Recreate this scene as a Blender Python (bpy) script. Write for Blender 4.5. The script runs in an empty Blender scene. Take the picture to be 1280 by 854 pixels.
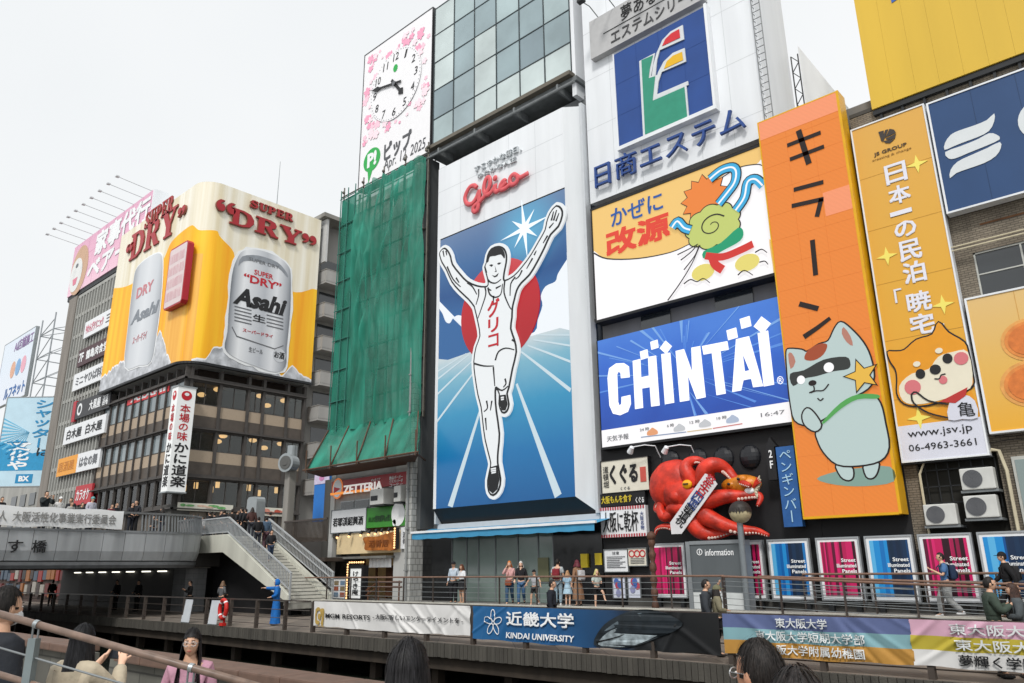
import bpy, bmesh, math, random
from math import sin, cos, pi, radians
from mathutils import Vector, Matrix
from mathutils.geometry import tessellate_polygon
random.seed(7)
SC = bpy.context.scene
COL = SC.collection

# ---------------------------------------------------------------- camera
FPX, YAW, PITCH, ROLL = 962.1, .7356376, .2882374, -.0121564
_f = Vector((-sin(YAW)*cos(PITCH), cos(YAW)*cos(PITCH), sin(PITCH)))
_r0 = Vector((cos(YAW), sin(YAW), 0)); _u0 = _r0.cross(_f)
_r = _r0*cos(ROLL) + _u0*sin(ROLL); _u = _u0*cos(ROLL) - _r0*sin(ROLL)
cam = bpy.data.cameras.new("camera")
cam.sensor_width = 36; cam.lens = FPX/1280*36; cam.clip_start = .05; cam.clip_end = 3000
camo = bpy.data.objects.new("camera", cam); COL.objects.link(camo)
camo.matrix_world = Matrix(((_r.x, _u.x, -_f.x, 0), (_r.y, _u.y, -_f.y, 0), (_r.z, _u.z, -_f.z, 0), (0, 0, 0, 1)))
SC.camera = camo
# ---------------------------------------------------------------- light
SUN_EL, SUN_AZ = radians(48), radians(152)      # azimuth clockwise from +Y
W = bpy.data.worlds.new("World"); SC.world = W; W.use_nodes = True
nt = W.node_tree; nt.nodes.clear()
sky = nt.nodes.new("ShaderNodeTexSky"); sky.sky_type = 'NISHITA'; sky.sun_disc = False
sky.sun_elevation = SUN_EL; sky.sun_rotation = SUN_AZ; sky.dust_density = 6; sky.air_density = 1; sky.ozone_density = 1
hs = nt.nodes.new("ShaderNodeHueSaturation"); hs.inputs["Saturation"].default_value = .12
mx = nt.nodes.new("ShaderNodeMix"); mx.data_type = 'RGBA'; mx.inputs[0].default_value = .9
tc = nt.nodes.new("ShaderNodeTexCoord"); nz = nt.nodes.new("ShaderNodeTexNoise")
nz.inputs["Scale"].default_value = 1.6; nz.inputs["Detail"].default_value = 4
cr = nt.nodes.new("ShaderNodeValToRGB")
cr.color_ramp.elements[0].position = .3; cr.color_ramp.elements[0].color = (9.5, 9.8, 10.0, 1)
cr.color_ramp.elements[1].position = .75; cr.color_ramp.elements[1].color = (10.5, 10.65, 10.75, 1)
bg = nt.nodes.new("ShaderNodeBackground"); bg.inputs[1].default_value = .1
ow = nt.nodes.new("ShaderNodeOutputWorld")
L = nt.links.new
L(sky.outputs[0], hs.inputs["Color"]); L(hs.outputs[0], mx.inputs[6]); L(tc.outputs["Generated"], nz.inputs["Vector"])
L(nz.outputs[0], cr.inputs[0]); L(cr.outputs[0], mx.inputs[7]); L(mx.outputs[2], bg.inputs[0]); L(bg.outputs[0], ow.inputs[0])
sun = bpy.data.lights.new("sun", 'SUN'); sun.energy = 2.2; sun.angle = radians(10); sun.color = (1, .97, .93)
suno = bpy.data.objects.new("sun", sun); COL.objects.link(suno)
_sd = Vector((sin(SUN_AZ)*cos(SUN_EL), cos(SUN_AZ)*cos(SUN_EL), sin(SUN_EL)))
suno.rotation_euler = _sd.to_track_quat('Z', 'Y').to_euler(); suno.location = (0, -20, 60)
SC.view_settings.view_transform = 'Standard'; SC.view_settings.look = 'None'
SC.view_settings.exposure = 0; SC.view_settings.gamma = 1
SC.view_settings.use_curve_mapping = False
SC.cycles.max_bounces = 6; SC.cycles.diffuse_bounces = 3; SC.cycles.glossy_bounces = 3
SC.cycles.use_denoising = True

# ---------------------------------------------------------------- materials
def lin(h):
    if not isinstance(h, str): return tuple(h)
    h = h.lstrip('#'); o = []
    for i in (0, 2, 4):
        c = int(h[i:i+2], 16)/255
        o.append(c/12.92 if c <= .04045 else ((c+.055)/1.055)**2.4)
    return tuple(o)
MATS = {}
def M(name, col, rough=.6, metal=0, var=.12, scale=3, bump=0, bscale=30, emit=0, spec=.4, streak=0):
    """principled material: base colour broken up by noise (dirt), optional streaks down the wall, optional bump"""
    if name in MATS: return MATS[name]
    m = bpy.data.materials.new(name); m.use_nodes = True; t = m.node_tree; b = t.nodes["Principled BSDF"]
    c = lin(col)
    b.inputs["Roughness"].default_value = rough; b.inputs["Metallic"].default_value = metal
    b.inputs["Specular IOR Level"].default_value = spec
    b.inputs["Base Color"].default_value = (*c, 1)
    co = t.nodes.new("ShaderNodeTexCoord")
    src = None
    if var:
        n = t.nodes.new("ShaderNodeTexNoise"); n.inputs["Scale"].default_value = scale; n.inputs["Detail"].default_value = 6
        mp = t.nodes.new("ShaderNodeMapping")
        if streak: mp.inputs["Scale"].default_value = (1, 1, .12)
        t.links.new(co.outputs["Object"], mp.inputs[0]); t.links.new(mp.outputs[0], n.inputs["Vector"])
        r = t.nodes.new("ShaderNodeValToRGB")
        r.color_ramp.elements[0].position = .3; r.color_ramp.elements[1].position = .7
        r.color_ramp.elements[0].color = (*[x*(1-var) for x in c], 1)
        r.color_ramp.elements[1].color = (*[min(x*(1+var*.5), 1) for x in c], 1)
        t.links.new(n.outputs[0], r.inputs[0]); t.links.new(r.outputs[0], b.inputs["Base Color"]); src = r
        n2 = t.nodes.new("ShaderNodeMapRange"); n2.inputs["To Min"].default_value = max(rough-.1, .02); n2.inputs["To Max"].default_value = min(rough+.12, 1)
        t.links.new(n.outputs[0], n2.inputs[0]); t.links.new(n2.outputs[0], b.inputs["Roughness"])
    if bump:
        n = t.nodes.new("ShaderNodeTexNoise"); n.inputs["Scale"].default_value = bscale; n.inputs["Detail"].default_value = 4
        t.links.new(co.outputs["Object"], n.inputs["Vector"])
        bp = t.nodes.new("ShaderNodeBump"); bp.inputs["Strength"].default_value = bump; bp.inputs["Distance"].default_value = .05
        t.links.new(n.outputs[0], bp.inputs["Height"]); t.links.new(bp.outputs[0], b.inputs["Normal"])
    if emit:
        b.inputs["Emission Strength"].default_value = emit
        if src: t.links.new(src.outputs[0], b.inputs["Emission Color"])
        else: b.inputs["Emission Color"].default_value = (*c, 1)
    MATS[name] = m; return m
def LED(name, col, e=.72, base=.25, grid=0):
    """pixels of a lit screen: mostly its own light, a little reflected"""
    if name in MATS: return MATS[name]
    c = lin(col); m = M(name, [x*base for x in c], .35, var=0); b = m.node_tree.nodes["Principled BSDF"]
    b.inputs["Emission Color"].default_value = (*c, 1); b.inputs["Emission Strength"].default_value = e
    if grid:
        t = m.node_tree; co = t.nodes.new("ShaderNodeTexCoord"); w = t.nodes.new("ShaderNodeTexWave")
        w.wave_type = 'BANDS'; w.bands_direction = 'DIAGONAL'; w.inputs["Scale"].default_value = grid; w.inputs["Distortion"].default_value = 3; w.inputs["Detail"].default_value = 1
        r = t.nodes.new("ShaderNodeMapRange"); r.inputs["To Min"].default_value = e*.97; r.inputs["To Max"].default_value = e*1.02
        t.links.new(co.outputs["Object"], w.inputs[0]); t.links.new(w.outputs["Fac"], r.inputs[0]); t.links.new(r.outputs[0], b.inputs["Emission Strength"])
    return m
def RAMP(name, stops, axis='Z', lo=0, hi=1, rough=.5, emit=0, wavy=0, wsc=2):
    """printed/lit artwork whose colour runs along one world axis between lo and hi"""
    if name in MATS: return MATS[name]
    m = bpy.data.materials.new(name); m.use_nodes = True; t = m.node_tree; b = t.nodes["Principled BSDF"]
    g = t.nodes.new("ShaderNodeNewGeometry"); s = t.nodes.new("ShaderNodeSeparateXYZ"); t.links.new(g.outputs["Position"], s.inputs[0])
    mr = t.nodes.new("ShaderNodeMapRange"); mr.inputs["From Min"].default_value = lo; mr.inputs["From Max"].default_value = hi
    t.links.new(s.outputs[axis], mr.inputs[0])
    src = mr.outputs[0]
    if wavy:
        n = t.nodes.new("ShaderNodeTexNoise"); n.inputs["Scale"].default_value = wsc; n.inputs["Detail"].default_value = 5
        t.links.new(g.outputs["Position"], n.inputs["Vector"])
        a = t.nodes.new("ShaderNodeMath"); a.operation = 'MULTIPLY_ADD'; a.inputs[1].default_value = wavy
        t.links.new(n.outputs[0], a.inputs[0]); t.links.new(src, a.inputs[2])
        a2 = t.nodes.new("ShaderNodeMath"); a2.operation = 'SUBTRACT'; a2.inputs[1].default_value = wavy*.5
        t.links.new(a.outputs[0], a2.inputs[0]); src = a2.outputs[0]
    r = t.nodes.new("ShaderNodeValToRGB"); el = r.color_ramp.elements
    while len(el) > 1: el.remove(el[-1])
    el[0].position = stops[0][0]; el[0].color = (*lin(stops[0][1]), 1)
    for p, c in stops[1:]:
        e = el.new(p); e.color = (*lin(c), 1)
    t.links.new(src, r.inputs[0]); t.links.new(r.outputs[0], b.inputs["Base Color"]); b.inputs["Roughness"].default_value = rough
    if emit:
        mm = t.nodes.new("ShaderNodeMix"); mm.data_type = 'RGBA'; mm.inputs[0].default_value = .75; mm.inputs[7].default_value = (0, 0, 0, 1)
        t.links.new(r.outputs[0], mm.inputs[6]); t.links.new(mm.outputs[2], b.inputs["Base Color"])
        t.links.new(r.outputs[0], b.inputs["Emission Color"]); b.inputs["Emission Strength"].default_value = emit
    MATS[name] = m; return m
def BRICK(name, c1, c2, mort, scale=1, bw=.22, rh=.07, axis='XZ', rough=.85, msize=.012):
    if name in MATS: return MATS[name]
    m = bpy.data.materials.new(name); m.use_nodes = True; t = m.node_tree; b = t.nodes["Principled BSDF"]
    g = t.nodes.new("ShaderNodeNewGeometry"); s = t.nodes.new("ShaderNodeSeparateXYZ"); c = t.nodes.new("ShaderNodeCombineXYZ")
    t.links.new(g.outputs["Position"], s.inputs[0]); ad = t.nodes.new("ShaderNodeMath"); ad.operation = 'ADD'
    t.links.new(s.outputs["X"], ad.inputs[0]); t.links.new(s.outputs["Y"], ad.inputs[1])
    t.links.new(ad.outputs[0], c.inputs[0]); t.links.new(s.outputs["Z"], c.inputs[1])
    k = t.nodes.new("ShaderNodeTexBrick"); k.inputs["Scale"].default_value = scale
    k.inputs["Brick Width"].default_value = bw; k.inputs["Row Height"].default_value = rh; k.inputs["Mortar Size"].default_value = msize
    k.inputs["Color1"].default_value = (*lin(c1), 1); k.inputs["Color2"].default_value = (*lin(c2), 1); k.inputs["Mortar"].default_value = (*lin(mort), 1)
    t.links.new(c.outputs[0], k.inputs["Vector"])
    n = t.nodes.new("ShaderNodeTexNoise"); n.inputs["Scale"].default_value = .9; n.inputs["Detail"].default_value = 6
    mp = t.nodes.new("ShaderNodeMapping"); mp.inputs["Scale"].default_value = (1, 1, .25)
    t.links.new(g.outputs["Position"], mp.inputs[0]); t.links.new(mp.outputs[0], n.inputs["Vector"])
    mr = t.nodes.new("ShaderNodeMapRange"); mr.inputs["From Min"].default_value = .3; mr.inputs["From Max"].default_value = .7; mr.inputs["To Min"].default_value = .6; mr.inputs["To Max"].default_value = 1.1
    t.links.new(n.outputs[0], mr.inputs[0])
    mm = t.nodes.new("ShaderNodeMix"); mm.data_type = 'RGBA'; mm.blend_type = 'MULTIPLY'; mm.inputs[0].default_value = 1
    t.links.new(k.outputs["Color"], mm.inputs[6]); t.links.new(mr.outputs[0], mm.inputs[7]); t.links.new(mm.outputs[2], b.inputs["Base Color"])
    b.inputs["Roughness"].default_value = rough
    bp = t.nodes.new("ShaderNodeBump"); bp.inputs["Strength"].default_value = .4; bp.inputs["Distance"].default_value = .02; bp.invert = True
    t.links.new(k.outputs["Fac"], bp.inputs["Height"]); t.links.new(bp.outputs[0], b.inputs["Normal"])
    MATS[name] = m; return m
def GLASS(name, col, rough=.04, var=.3, spec=1.0, metal=0):
    m = M(name, col, rough, metal, var=var, scale=.35, spec=spec); return m

# ---------------------------------------------------------------- pixels of the photograph -> rays from the viewpoint
def ray(px, py):
    return _r*(px-640) + _u*(427-py) + _f*FPX
def P(px, py, X=None, Y=None, Z=None):
    d = ray(px, py)
    t = X/d.x if X is not None else Y/d.y if Y is not None else Z/d.z
    return d*t
class Pl:
    """an upright plane: u runs to the viewer's right along it, v is world height, off is towards the viewer"""
    def __init__(s, o, u):
        s.o = Vector(o); s.u = Vector(u).normalized(); s.n = s.u.cross(Vector((0, 0, 1)))
    def uv(s, px, py):
        d = ray(px, py); p = d*(s.o.dot(s.n)/d.dot(s.n)); return ((p-s.o).dot(s.u), p.z)
    def w(s, u, v, off=0):
        p = s.o + s.u*u + s.n*off; return (p.x, p.y, v)
    def box(s, tl, br):
        a = s.uv(*tl); b = s.uv(*br); return (a[0], b[1], b[0], a[1])
    def pts(s, pp): return [s.uv(*p) for p in pp]
def YP(y): return Pl((0, y, 0), (1, 0, 0))
def XP(x): return Pl((x, 0, 0), (0, 1, 0))
def zm(x0, y0, s): return lambda pp: [(x0+a/s, y0+b/s) for a, b in pp]
def smooth(pts, n=4, closed=True):
    o = []; N = len(pts)
    rng = range(N) if closed else range(N-1)
    for i in rng:
        g = (lambda k: pts[k % N]) if closed else (lambda k: pts[max(0, min(N-1, k))])
        p0, p1, p2, p3 = g(i-1), g(i), g(i+1), g(i+2)
        for j in range(n):
            t = j/n
            o.append(tuple(.5*(2*p1[k] + (p2[k]-p0[k])*t + (2*p0[k]-5*p1[k]+4*p2[k]-p3[k])*t*t + (3*p1[k]-p0[k]-3*p2[k]+p3[k])*t**3) for k in range(len(p1))))
    if not closed: o.append(tuple(pts[-1]))
    return o
def area(c): return .5*sum(c[i-1][0]*c[i][1]-c[i][0]*c[i-1][1] for i in range(len(c)))
def grow(c, d):
    """offset a closed contour outwards by d"""
    s = 1 if area(c) > 0 else -1; o = []; N = len(c)
    for i in range(N):
        a, b = c[i-1], c[(i+1) % N]; tx, ty = b[0]-a[0], b[1]-a[1]; l = math.hypot(tx, ty) or 1
        o.append((c[i][0]+s*ty/l*d, c[i][1]-s*tx/l*d))
    return o
def offset(c, d, res=None):
    """clean outline of everything within d of a closed contour (d<0: inside it by -d), by marching over a distance grid"""
    import numpy as np
    A_ = np.array(c); B_ = np.roll(A_, -1, 0); pad = max(d, 0)+.1
    x0, y0 = A_.min(0)-pad; x1, y1 = A_.max(0)+pad; res = res or max(.03, (x1-x0)/160)
    xs = np.arange(x0, x1+res, res); ys = np.arange(y0, y1+res, res); X, Y = np.meshgrid(xs, ys); D = np.full(X.shape, 1e9); ins = np.zeros(X.shape, bool)
    for a, b in zip(A_, B_):
        e = b-a; L2 = (e*e).sum() or 1e-12; t = np.clip(((X-a[0])*e[0]+(Y-a[1])*e[1])/L2, 0, 1)
        D = np.minimum(D, np.hypot(X-a[0]-t*e[0], Y-a[1]-t*e[1]))
        if a[1] != b[1]:
            k = ((a[1] > Y) != (b[1] > Y)) & (X < (b[0]-a[0])*(Y-a[1])/(b[1]-a[1])+a[0]); ins ^= k
    S = np.where(ins, -D, D)-d; S[abs(S) < 1e-9] = 1e-9
    seg = {}
    def ip(i, j, k, l):
        a, b = S[j, i], S[l, k]; t = a/(a-b); return (i+(k-i)*t, j+(l-j)*t)
    H, Wd = S.shape; neg = S < 0
    cells = np.argwhere((neg[:-1, :-1].astype(int)+neg[1:, :-1]+neg[:-1, 1:]+neg[1:, 1:]) % 4 != 0)
    for j, i in cells:
        cr = [(i, j), (i+1, j), (i+1, j+1), (i, j+1)]; pts = []
        for q in range(4):
            a, b = cr[q], cr[(q+1) % 4]; na, nb = neg[a[1], a[0]], neg[b[1], b[0]]
            if na != nb: lo, hi = min(a, b), max(a, b); pts.append((na, (lo, hi), ip(*lo, *hi)))
        st = [p for p in pts if p[0]]; en = [p for p in pts if not p[0]]
        for a, b in zip(st, en): seg[a[1]] = (a[2], b[1])
    out = []
    while seg:
        k0, (p, nx) = seg.popitem(); loop = [p]
        while nx in seg: p, nx2 = seg.pop(nx); loop.append(p); nx = nx2
        if len(loop) > 8: out.append([(x0+px*res, y0+py*res) for px, py in loop])
    out.sort(key=lambda l: -abs(area(l)))
    return out[:1]+[l for l in out[1:] if abs(area(l)) > .02]
def ell(cx, cy, rx, ry, n=28, a0=0): return [(cx+rx*cos(a0+2*pi*i/n), cy+ry*sin(a0+2*pi*i/n)) for i in range(n)]
def star(cx, cy, R, r, n, a0=pi/2): return [(cx+(R if i % 2 == 0 else r)*cos(a0+pi*i/n), cy+(R if i % 2 == 0 else r)*sin(a0+pi*i/n)) for i in range(2*n)]
def ribbon(pts, w, w1=None):
    """polyline -> outline of a flat stroke w wide"""
    Lf, Rt = [], []; N = len(pts); w1 = w if w1 is None else w1
    for i in range(N):
        a, b = pts[max(0, i-1)], pts[min(N-1, i+1)]; tx, ty = b[0]-a[0], b[1]-a[1]; l = math.hypot(tx, ty) or 1
        ww = (w+(w1-w)*i/(N-1))*.5
        Lf.append((pts[i][0]-ty/l*ww, pts[i][1]+tx/l*ww)); Rt.append((pts[i][0]+ty/l*ww, pts[i][1]-tx/l*ww))
    return Lf + Rt[::-1]

# ---------------------------------------------------------------- objects
ORI = {}
def tag(o, label=None, cat=None, group=None, kind=None):
    if label: o['label'] = label
    if cat: o['category'] = cat
    if group: o['group'] = group
    if kind: o['kind'] = kind
    return o
def thing(name, label, cat, loc, group=None, rz=0):
    o = bpy.data.objects.new(name, None); COL.objects.link(o); o.location = loc; o.rotation_euler = (0, 0, rz)
    o.empty_display_size = .2; ORI[o.name] = Vector(loc) if not rz else Vector((0, 0, 0))
    return tag(o, label, cat, group)
def mk(name, v, f, mats, parent=None, mi=None, sm=False, local=False):
    if not isinstance(mats, (list, tuple)): mats = [mats]
    if parent is not None: off = Vector((0, 0, 0)) if local else ORI[parent.name]
    else:
        xs = [p[0] for p in v]; ys = [p[1] for p in v]; zs = [p[2] for p in v]
        off = Vector(((min(xs)+max(xs))/2, (min(ys)+max(ys))/2, min(zs)))
    me = bpy.data.meshes.new(name); me.from_pydata([(p[0]-off.x, p[1]-off.y, p[2]-off.z) for p in v], [], f)
    for m in mats: me.materials.append(m)
    if mi: me.polygons.foreach_set('material_index', mi)
    if sm: me.polygons.foreach_set('use_smooth', [True]*len(f))
    me.update()
    o = bpy.data.objects.new(name, me); COL.objects.link(o)
    if parent is not None: o.parent = parent; ORI[o.name] = off
    else: o.location = off; ORI[o.name] = off
    return o
class MB:
    def __init__(s): s.v = []; s.f = []; s.mi = []; s.m = 0
    def add(s, v, f):
        b = len(s.v); s.v += [tuple(p) for p in v]; s.f += [tuple(i+b for i in q) for q in f]; s.mi += [s.m]*len(f); return s
    def box(s, x0, x1, y0, y1, z0, z1):
        if x0 > x1: x0, x1 = x1, x0
        if y0 > y1: y0, y1 = y1, y0
        if z0 > z1: z0, z1 = z1, z0
        return s.add([(x0, y0, z0), (x1, y0, z0), (x1, y1, z0), (x0, y1, z0), (x0, y0, z1), (x1, y0, z1), (x1, y1, z1), (x0, y1, z1)],
                     [(0, 3, 2, 1), (4, 5, 6, 7), (0, 1, 5, 4), (1, 2, 6, 5), (2, 3, 7, 6), (3, 0, 4, 7)])
    def pbox(s, pl, u0, u1, v0, v1, o0, o1):
        """box on a plane"""
        if u0 > u1: u0, u1 = u1, u0
        if v0 > v1: v0, v1 = v1, v0
        if o0 > o1: o0, o1 = o1, o0
        q = [pl.w(u, v, o) for o in (o0, o1) for u, v in ((u0, v0), (u1, v0), (u1, v1), (u0, v1))]
        return s.add(q, [(0, 3, 2, 1), (4, 5, 6, 7), (0, 1, 5, 4), (1, 2, 6, 5), (2, 3, 7, 6), (3, 0, 4, 7)])
    def bbox(s, x0, x1, y0, y1, z0, z1, r=.02):
        """box with chamfered edges"""
        bm = bmesh.new(); bmesh.ops.create_cube(bm, size=1)
        for v in bm.verts: v.co = Vector((x0+(v.co.x+.5)*(x1-x0), y0+(v.co.y+.5)*(y1-y0), z0+(v.co.z+.5)*(z1-z0)))
        bmesh.ops.bevel(bm, geom=bm.edges[:], offset=r, segments=2, affect='EDGES', profile=.6)
        return s.bm(bm)
    def bm(s, bm):
        bm.verts.index_update(); s.add([v.co[:] for v in bm.verts], [[v.index for v in f.verts] for f in bm.faces]); bm.free(); return s
    def prism(s, pl, conts, o0, o1):
        """extrude outline(s) with holes from offset o0 to o1"""
        if not isinstance(conts[0][0], (tuple, list, Vector)): conts = [conts]
        flat = [p for c in conts for p in c]
        tr = tessellate_polygon([[Vector((p[0], p[1], 0)) for p in c] for c in conts])
        n = len(flat); fs = []
        for t in tr:
            a, b, c = (flat[i] for i in t)
            cr = (b[0]-a[0])*(c[1]-a[1])-(b[1]-a[1])*(c[0]-a[0])
            if abs(cr) < 1e-12: continue
            if cr < 0: t = (t[0], t[2], t[1])
            fs.append(tuple(i+n for i in t))
            fs.append((t[2], t[1], t[0]))
        b = 0
        for ci, c in enumerate(conts):
            N = len(c); ccw = area(c) > 0
            if ci: ccw = not ccw
            for i in range(N):
                p, q = b+i, b+(i+1) % N
                if not ccw if ci == 0 else ccw: p, q = q, p
                fs.append((p, q, q+n, p+n))
            b += N
        return s.add([pl.w(p[0], p[1], o0) for p in flat] + [pl.w(p[0], p[1], o1) for p in flat], fs)
    def cyl(s, a, b, r, n=10, r2=None, cap=True):
        a = Vector(a); b = Vector(b); d = (b-a).normalized(); r2 = r if r2 is None else r2
        x = d.orthogonal().normalized(); y = d.cross(x)
        v = [a+(x*cos(2*pi*i/n)+y*sin(2*pi*i/n))*r for i in range(n)] + [b+(x*cos(2*pi*i/n)+y*sin(2*pi*i/n))*r2 for i in range(n)]
        f = [(i, (i+1) % n, n+(i+1) % n, n+i) for i in range(n)]
        if cap: f += [tuple(range(n))[::-1], tuple(range(n, 2*n))]
        return s.add(v, f)
    def bar(s, a, b, w, h=None):
        """square bar between two points"""
        h = h or w; a = Vector(a); b = Vector(b); d = (b-a).normalized()
        x = d.cross(Vector((0, 0, 1))); x = Vector((1, 0, 0)) if x.length < 1e-4 else x.normalized(); y = x.cross(d)
        v = [p+x*i*w/2+y*j*h/2 for p in (a, b) for i, j in ((-1, -1), (1, -1), (1, 1), (-1, 1))]
        return s.add(v, [(0, 1, 2, 3), (7, 6, 5, 4), (0, 4, 5, 1), (1, 5, 6, 2), (2, 6, 7, 3), (3, 7, 4, 0)])
    def tube(s, pts, r, n=8, rad=None, flat=1, fdir=None, cap=True):
        pts = [Vector(p) for p in pts]; N = len(pts); rings = []; x = None
        for i in range(N):
            d = (pts[min(N-1, i+1)]-pts[max(0, i-1)]).normalized()
            if x is None: x = d.orthogonal().normalized()
            x = (x-d*x.dot(d)); x = d.orthogonal().normalized() if x.length < 1e-5 else x.normalized()
            y = d.cross(x); rr = rad[i] if rad else r
            ring = []
            for k in range(n):
                o = (x*cos(2*pi*k/n)+y*sin(2*pi*k/n))*rr
                if fdir is not None: o = o-fdir*o.dot(fdir)*(1-flat)
                ring.append(pts[i]+o)
            rings += ring
        f = [(i*n+k, i*n+(k+1) % n, (i+1)*n+(k+1) % n, (i+1)*n+k) for i in range(N-1) for k in range(n)]
        if cap: f += [tuple(range(n))[::-1], tuple(range((N-1)*n, N*n))]
        return s.add(rings, f)
    def sph(s, c, rx, ry=None, rz=None, nu=14, nv=9, fn=None):
        ry = ry or rx; rz = rz or rx; c = Vector(c); v = [c+Vector((0, 0, rz))]
        for j in range(1, nv):
            t = pi*j/nv
            for i in range(nu):
                a = 2*pi*i/nu; v.append(c+Vector((rx*sin(t)*cos(a), ry*sin(t)*sin(a), rz*cos(t))))
        v.append(c-Vector((0, 0, rz))); f = []
        for i in range(nu): f.append((0, 1+i, 1+(i+1) % nu))
        for j in range(nv-2):
            for i in range(nu):
                a = 1+j*nu; f.append((a+i, a+nu+i, a+nu+(i+1) % nu, a+(i+1) % nu))
        e = 1+(nv-2)*nu
        for i in range(nu): f.append((e+i, e+nu, e+(i+1) % nu))
        if fn: v = [fn(p) for p in v]
        return s.add(v, f)
    def quad(s, a, b, c, d): return s.add([a, b, c, d], [(0, 1, 2, 3)])
    def build(s, name, mats, parent=None, sm=False, local=False):
        return mk(name, s.v, s.f, mats, parent, s.mi, sm, local)

_tx = {}
def glyphs(body, bold=0, th=.02):
    k = (body, bold)
    if k not in _tx:
        c = bpy.data.curves.new('t', 'FONT'); c.body = body; c.offset = bold; c.resolution_u = 2
        o = bpy.data.objects.new('t', c); COL.objects.link(o)
        me = bpy.data.meshes.new_from_object(o.evaluated_get(bpy.context.evaluated_depsgraph_get()))
        _tx[k] = ([tuple(v.co[:2]) for v in me.vertices], [tuple(p.vertices) for p in me.polygons])
        bpy.data.objects.remove(o); bpy.data.curves.remove(c); bpy.data.meshes.remove(me)
    return _tx[k]
def put_text(mb, body, pl, box, off, th, bold=0, vertical=False, shear=0, keep=False):
    """fit text into box (u0,v0,u1,v1) of a plane; front face plus side walls"""
    u0, v0, u1, v1 = box
    if bold and any(ord(c) > 0x2E80 for c in body):     # heavy characters: shifted stamps, each a hair further out
        kx = (u1-u0)/max(len(body) if not vertical else 1, 1)*bold*.75; kz = (v1-v0)/(len(body) if vertical else 1)*bold*.75; kz = kx = min(kx, kz)
        for i, (a, b) in enumerate(((-1, -1), (1, -1), (1, 1), (-1, 1), (0, 0))):
            put_text(mb, body, pl, (u0+kx+a*kx, v0+kz+b*kz, u1-kx+a*kx, v1-kz+b*kz), off, th+i*.0012, 0, vertical, shear)
        return
    def emit(vs, fs, mapf):
        n = len(vs); edges = {}
        front = []
        for f in fs:
            a, b, c = (mapf(*vs[i]) for i in f[:3])
            if (b[0]-a[0])*(c[1]-a[1])-(b[1]-a[1])*(c[0]-a[0]) < 0: f = f[::-1]
            front.append(f)
            for i in range(len(f)):
                e = (f[i], f[(i+1) % len(f)])
                if (e[1], e[0]) in edges: edges.pop((e[1], e[0]))
                else: edges[e] = 1
        V = [pl.w(*mapf(*p), off+th) for p in vs] + [pl.w(*mapf(*p), off) for p in vs]
        F = [tuple(f) for f in front] + [(e[1], e[0], e[0]+n, e[1]+n) for e in edges]
        mb.add(V, F)
    if vertical:
        ch = [c for c in body]; h = (v1-v0)/len(ch); w = u1-u0
        for i, c in enumerate(ch):
            if c in ' 　': continue
            vs, fs = glyphs({'ー': '丨'}.get(c, c), bold)
            if not vs: continue
            xs = [p[0] for p in vs]; ys = [p[1] for p in vs]
            cx, cy = (min(xs)+max(xs))/2, (min(ys)+max(ys))/2
            k = 1.0
            sx, sy = w/k/.98, h/k/1.0
            ox = {'「': .12, '」': -.12}.get(c, 0)*w
            emit(vs, fs, lambda x, y, i=i, cx=cx, cy=cy: ((u0+u1)/2+(x-cx)*sx-ox, v1-(i+.5)*h+(y-cy)*sy))
    else:
        vs, fs = glyphs(body, bold)
        xs = [p[0]+shear*p[1] for p in vs]; ys = [p[1] for p in vs]
        x0, x1, y0, y1 = min(xs), max(xs), min(ys), max(ys)
        sx = (u1-u0)/(x1-x0); sy = (v1-v0)/(y1-y0)
        emit(vs, fs, lambda x, y: (u0+(x+shear*y-x0)*sx, v0+(y-y0)*sy))
def text(body, pl, box, mat, parent, off=.012, th=.01, bold=0, vertical=False, shear=0, name='lettering'):
    mb = MB(); put_text(mb, body, pl, box, off, th, bold, vertical, shear); return mb.build(name, mat, parent)
def texts(items, pl, mat, parent, off=.012, th=.01, name='lettering'):
    mb = MB()
    for it in items: put_text(mb, it[0], pl, it[1], off, th, *(it[2:]))
    return mb.build(name, mat, parent)
def art(name, polys, pl, off, mat, parent, th=.008):
    mb = MB()
    for i, p in enumerate(polys): mb.prism(pl, p, off-.004, off+th+.0012*(i % 7))
    return mb.build(name, mat, parent)
def board(name, label, cat, pl, tl, br, th, face, frame=None, fw=.12, group=None, proud=.03, back=None):
    """a sign box: panel plus an edging frame, returns the thing and its rectangle"""
    u0, v0, u1, v1 = pl.box(tl, br) if len(tl) == 2 else tl
    t = thing(name, label, cat, pl.w((u0+u1)/2, v0, -th/2), group)
    MB().pbox(pl, u0, u1, v0, v1, -th, 0).build('panel', face, t)
    if frame:
        m = MB()
        m.pbox(pl, u0-fw, u1+fw, v1, v1+fw, -th-.01, proud); m.pbox(pl, u0-fw, u1+fw, v0-fw, v0, -th-.01, proud)
        m.pbox(pl, u0-fw, u0, v0, v1, -th-.01, proud); m.pbox(pl, u1, u1+fw, v0, v1, -th-.01, proud)
        m.build('frame', frame, t)
    return t, (u0, v0, u1, v1)
def sub(r, a, b, c, d):
    """fraction of a rectangle"""
    return (r[0]+(r[2]-r[0])*a, r[1]+(r[3]-r[1])*b, r[0]+(r[2]-r[0])*c, r[1]+(r[3]-r[1])*d)
def structure(o): o['kind'] = 'structure'; return o
YF = 26.6
FAC = YP(YF)
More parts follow.
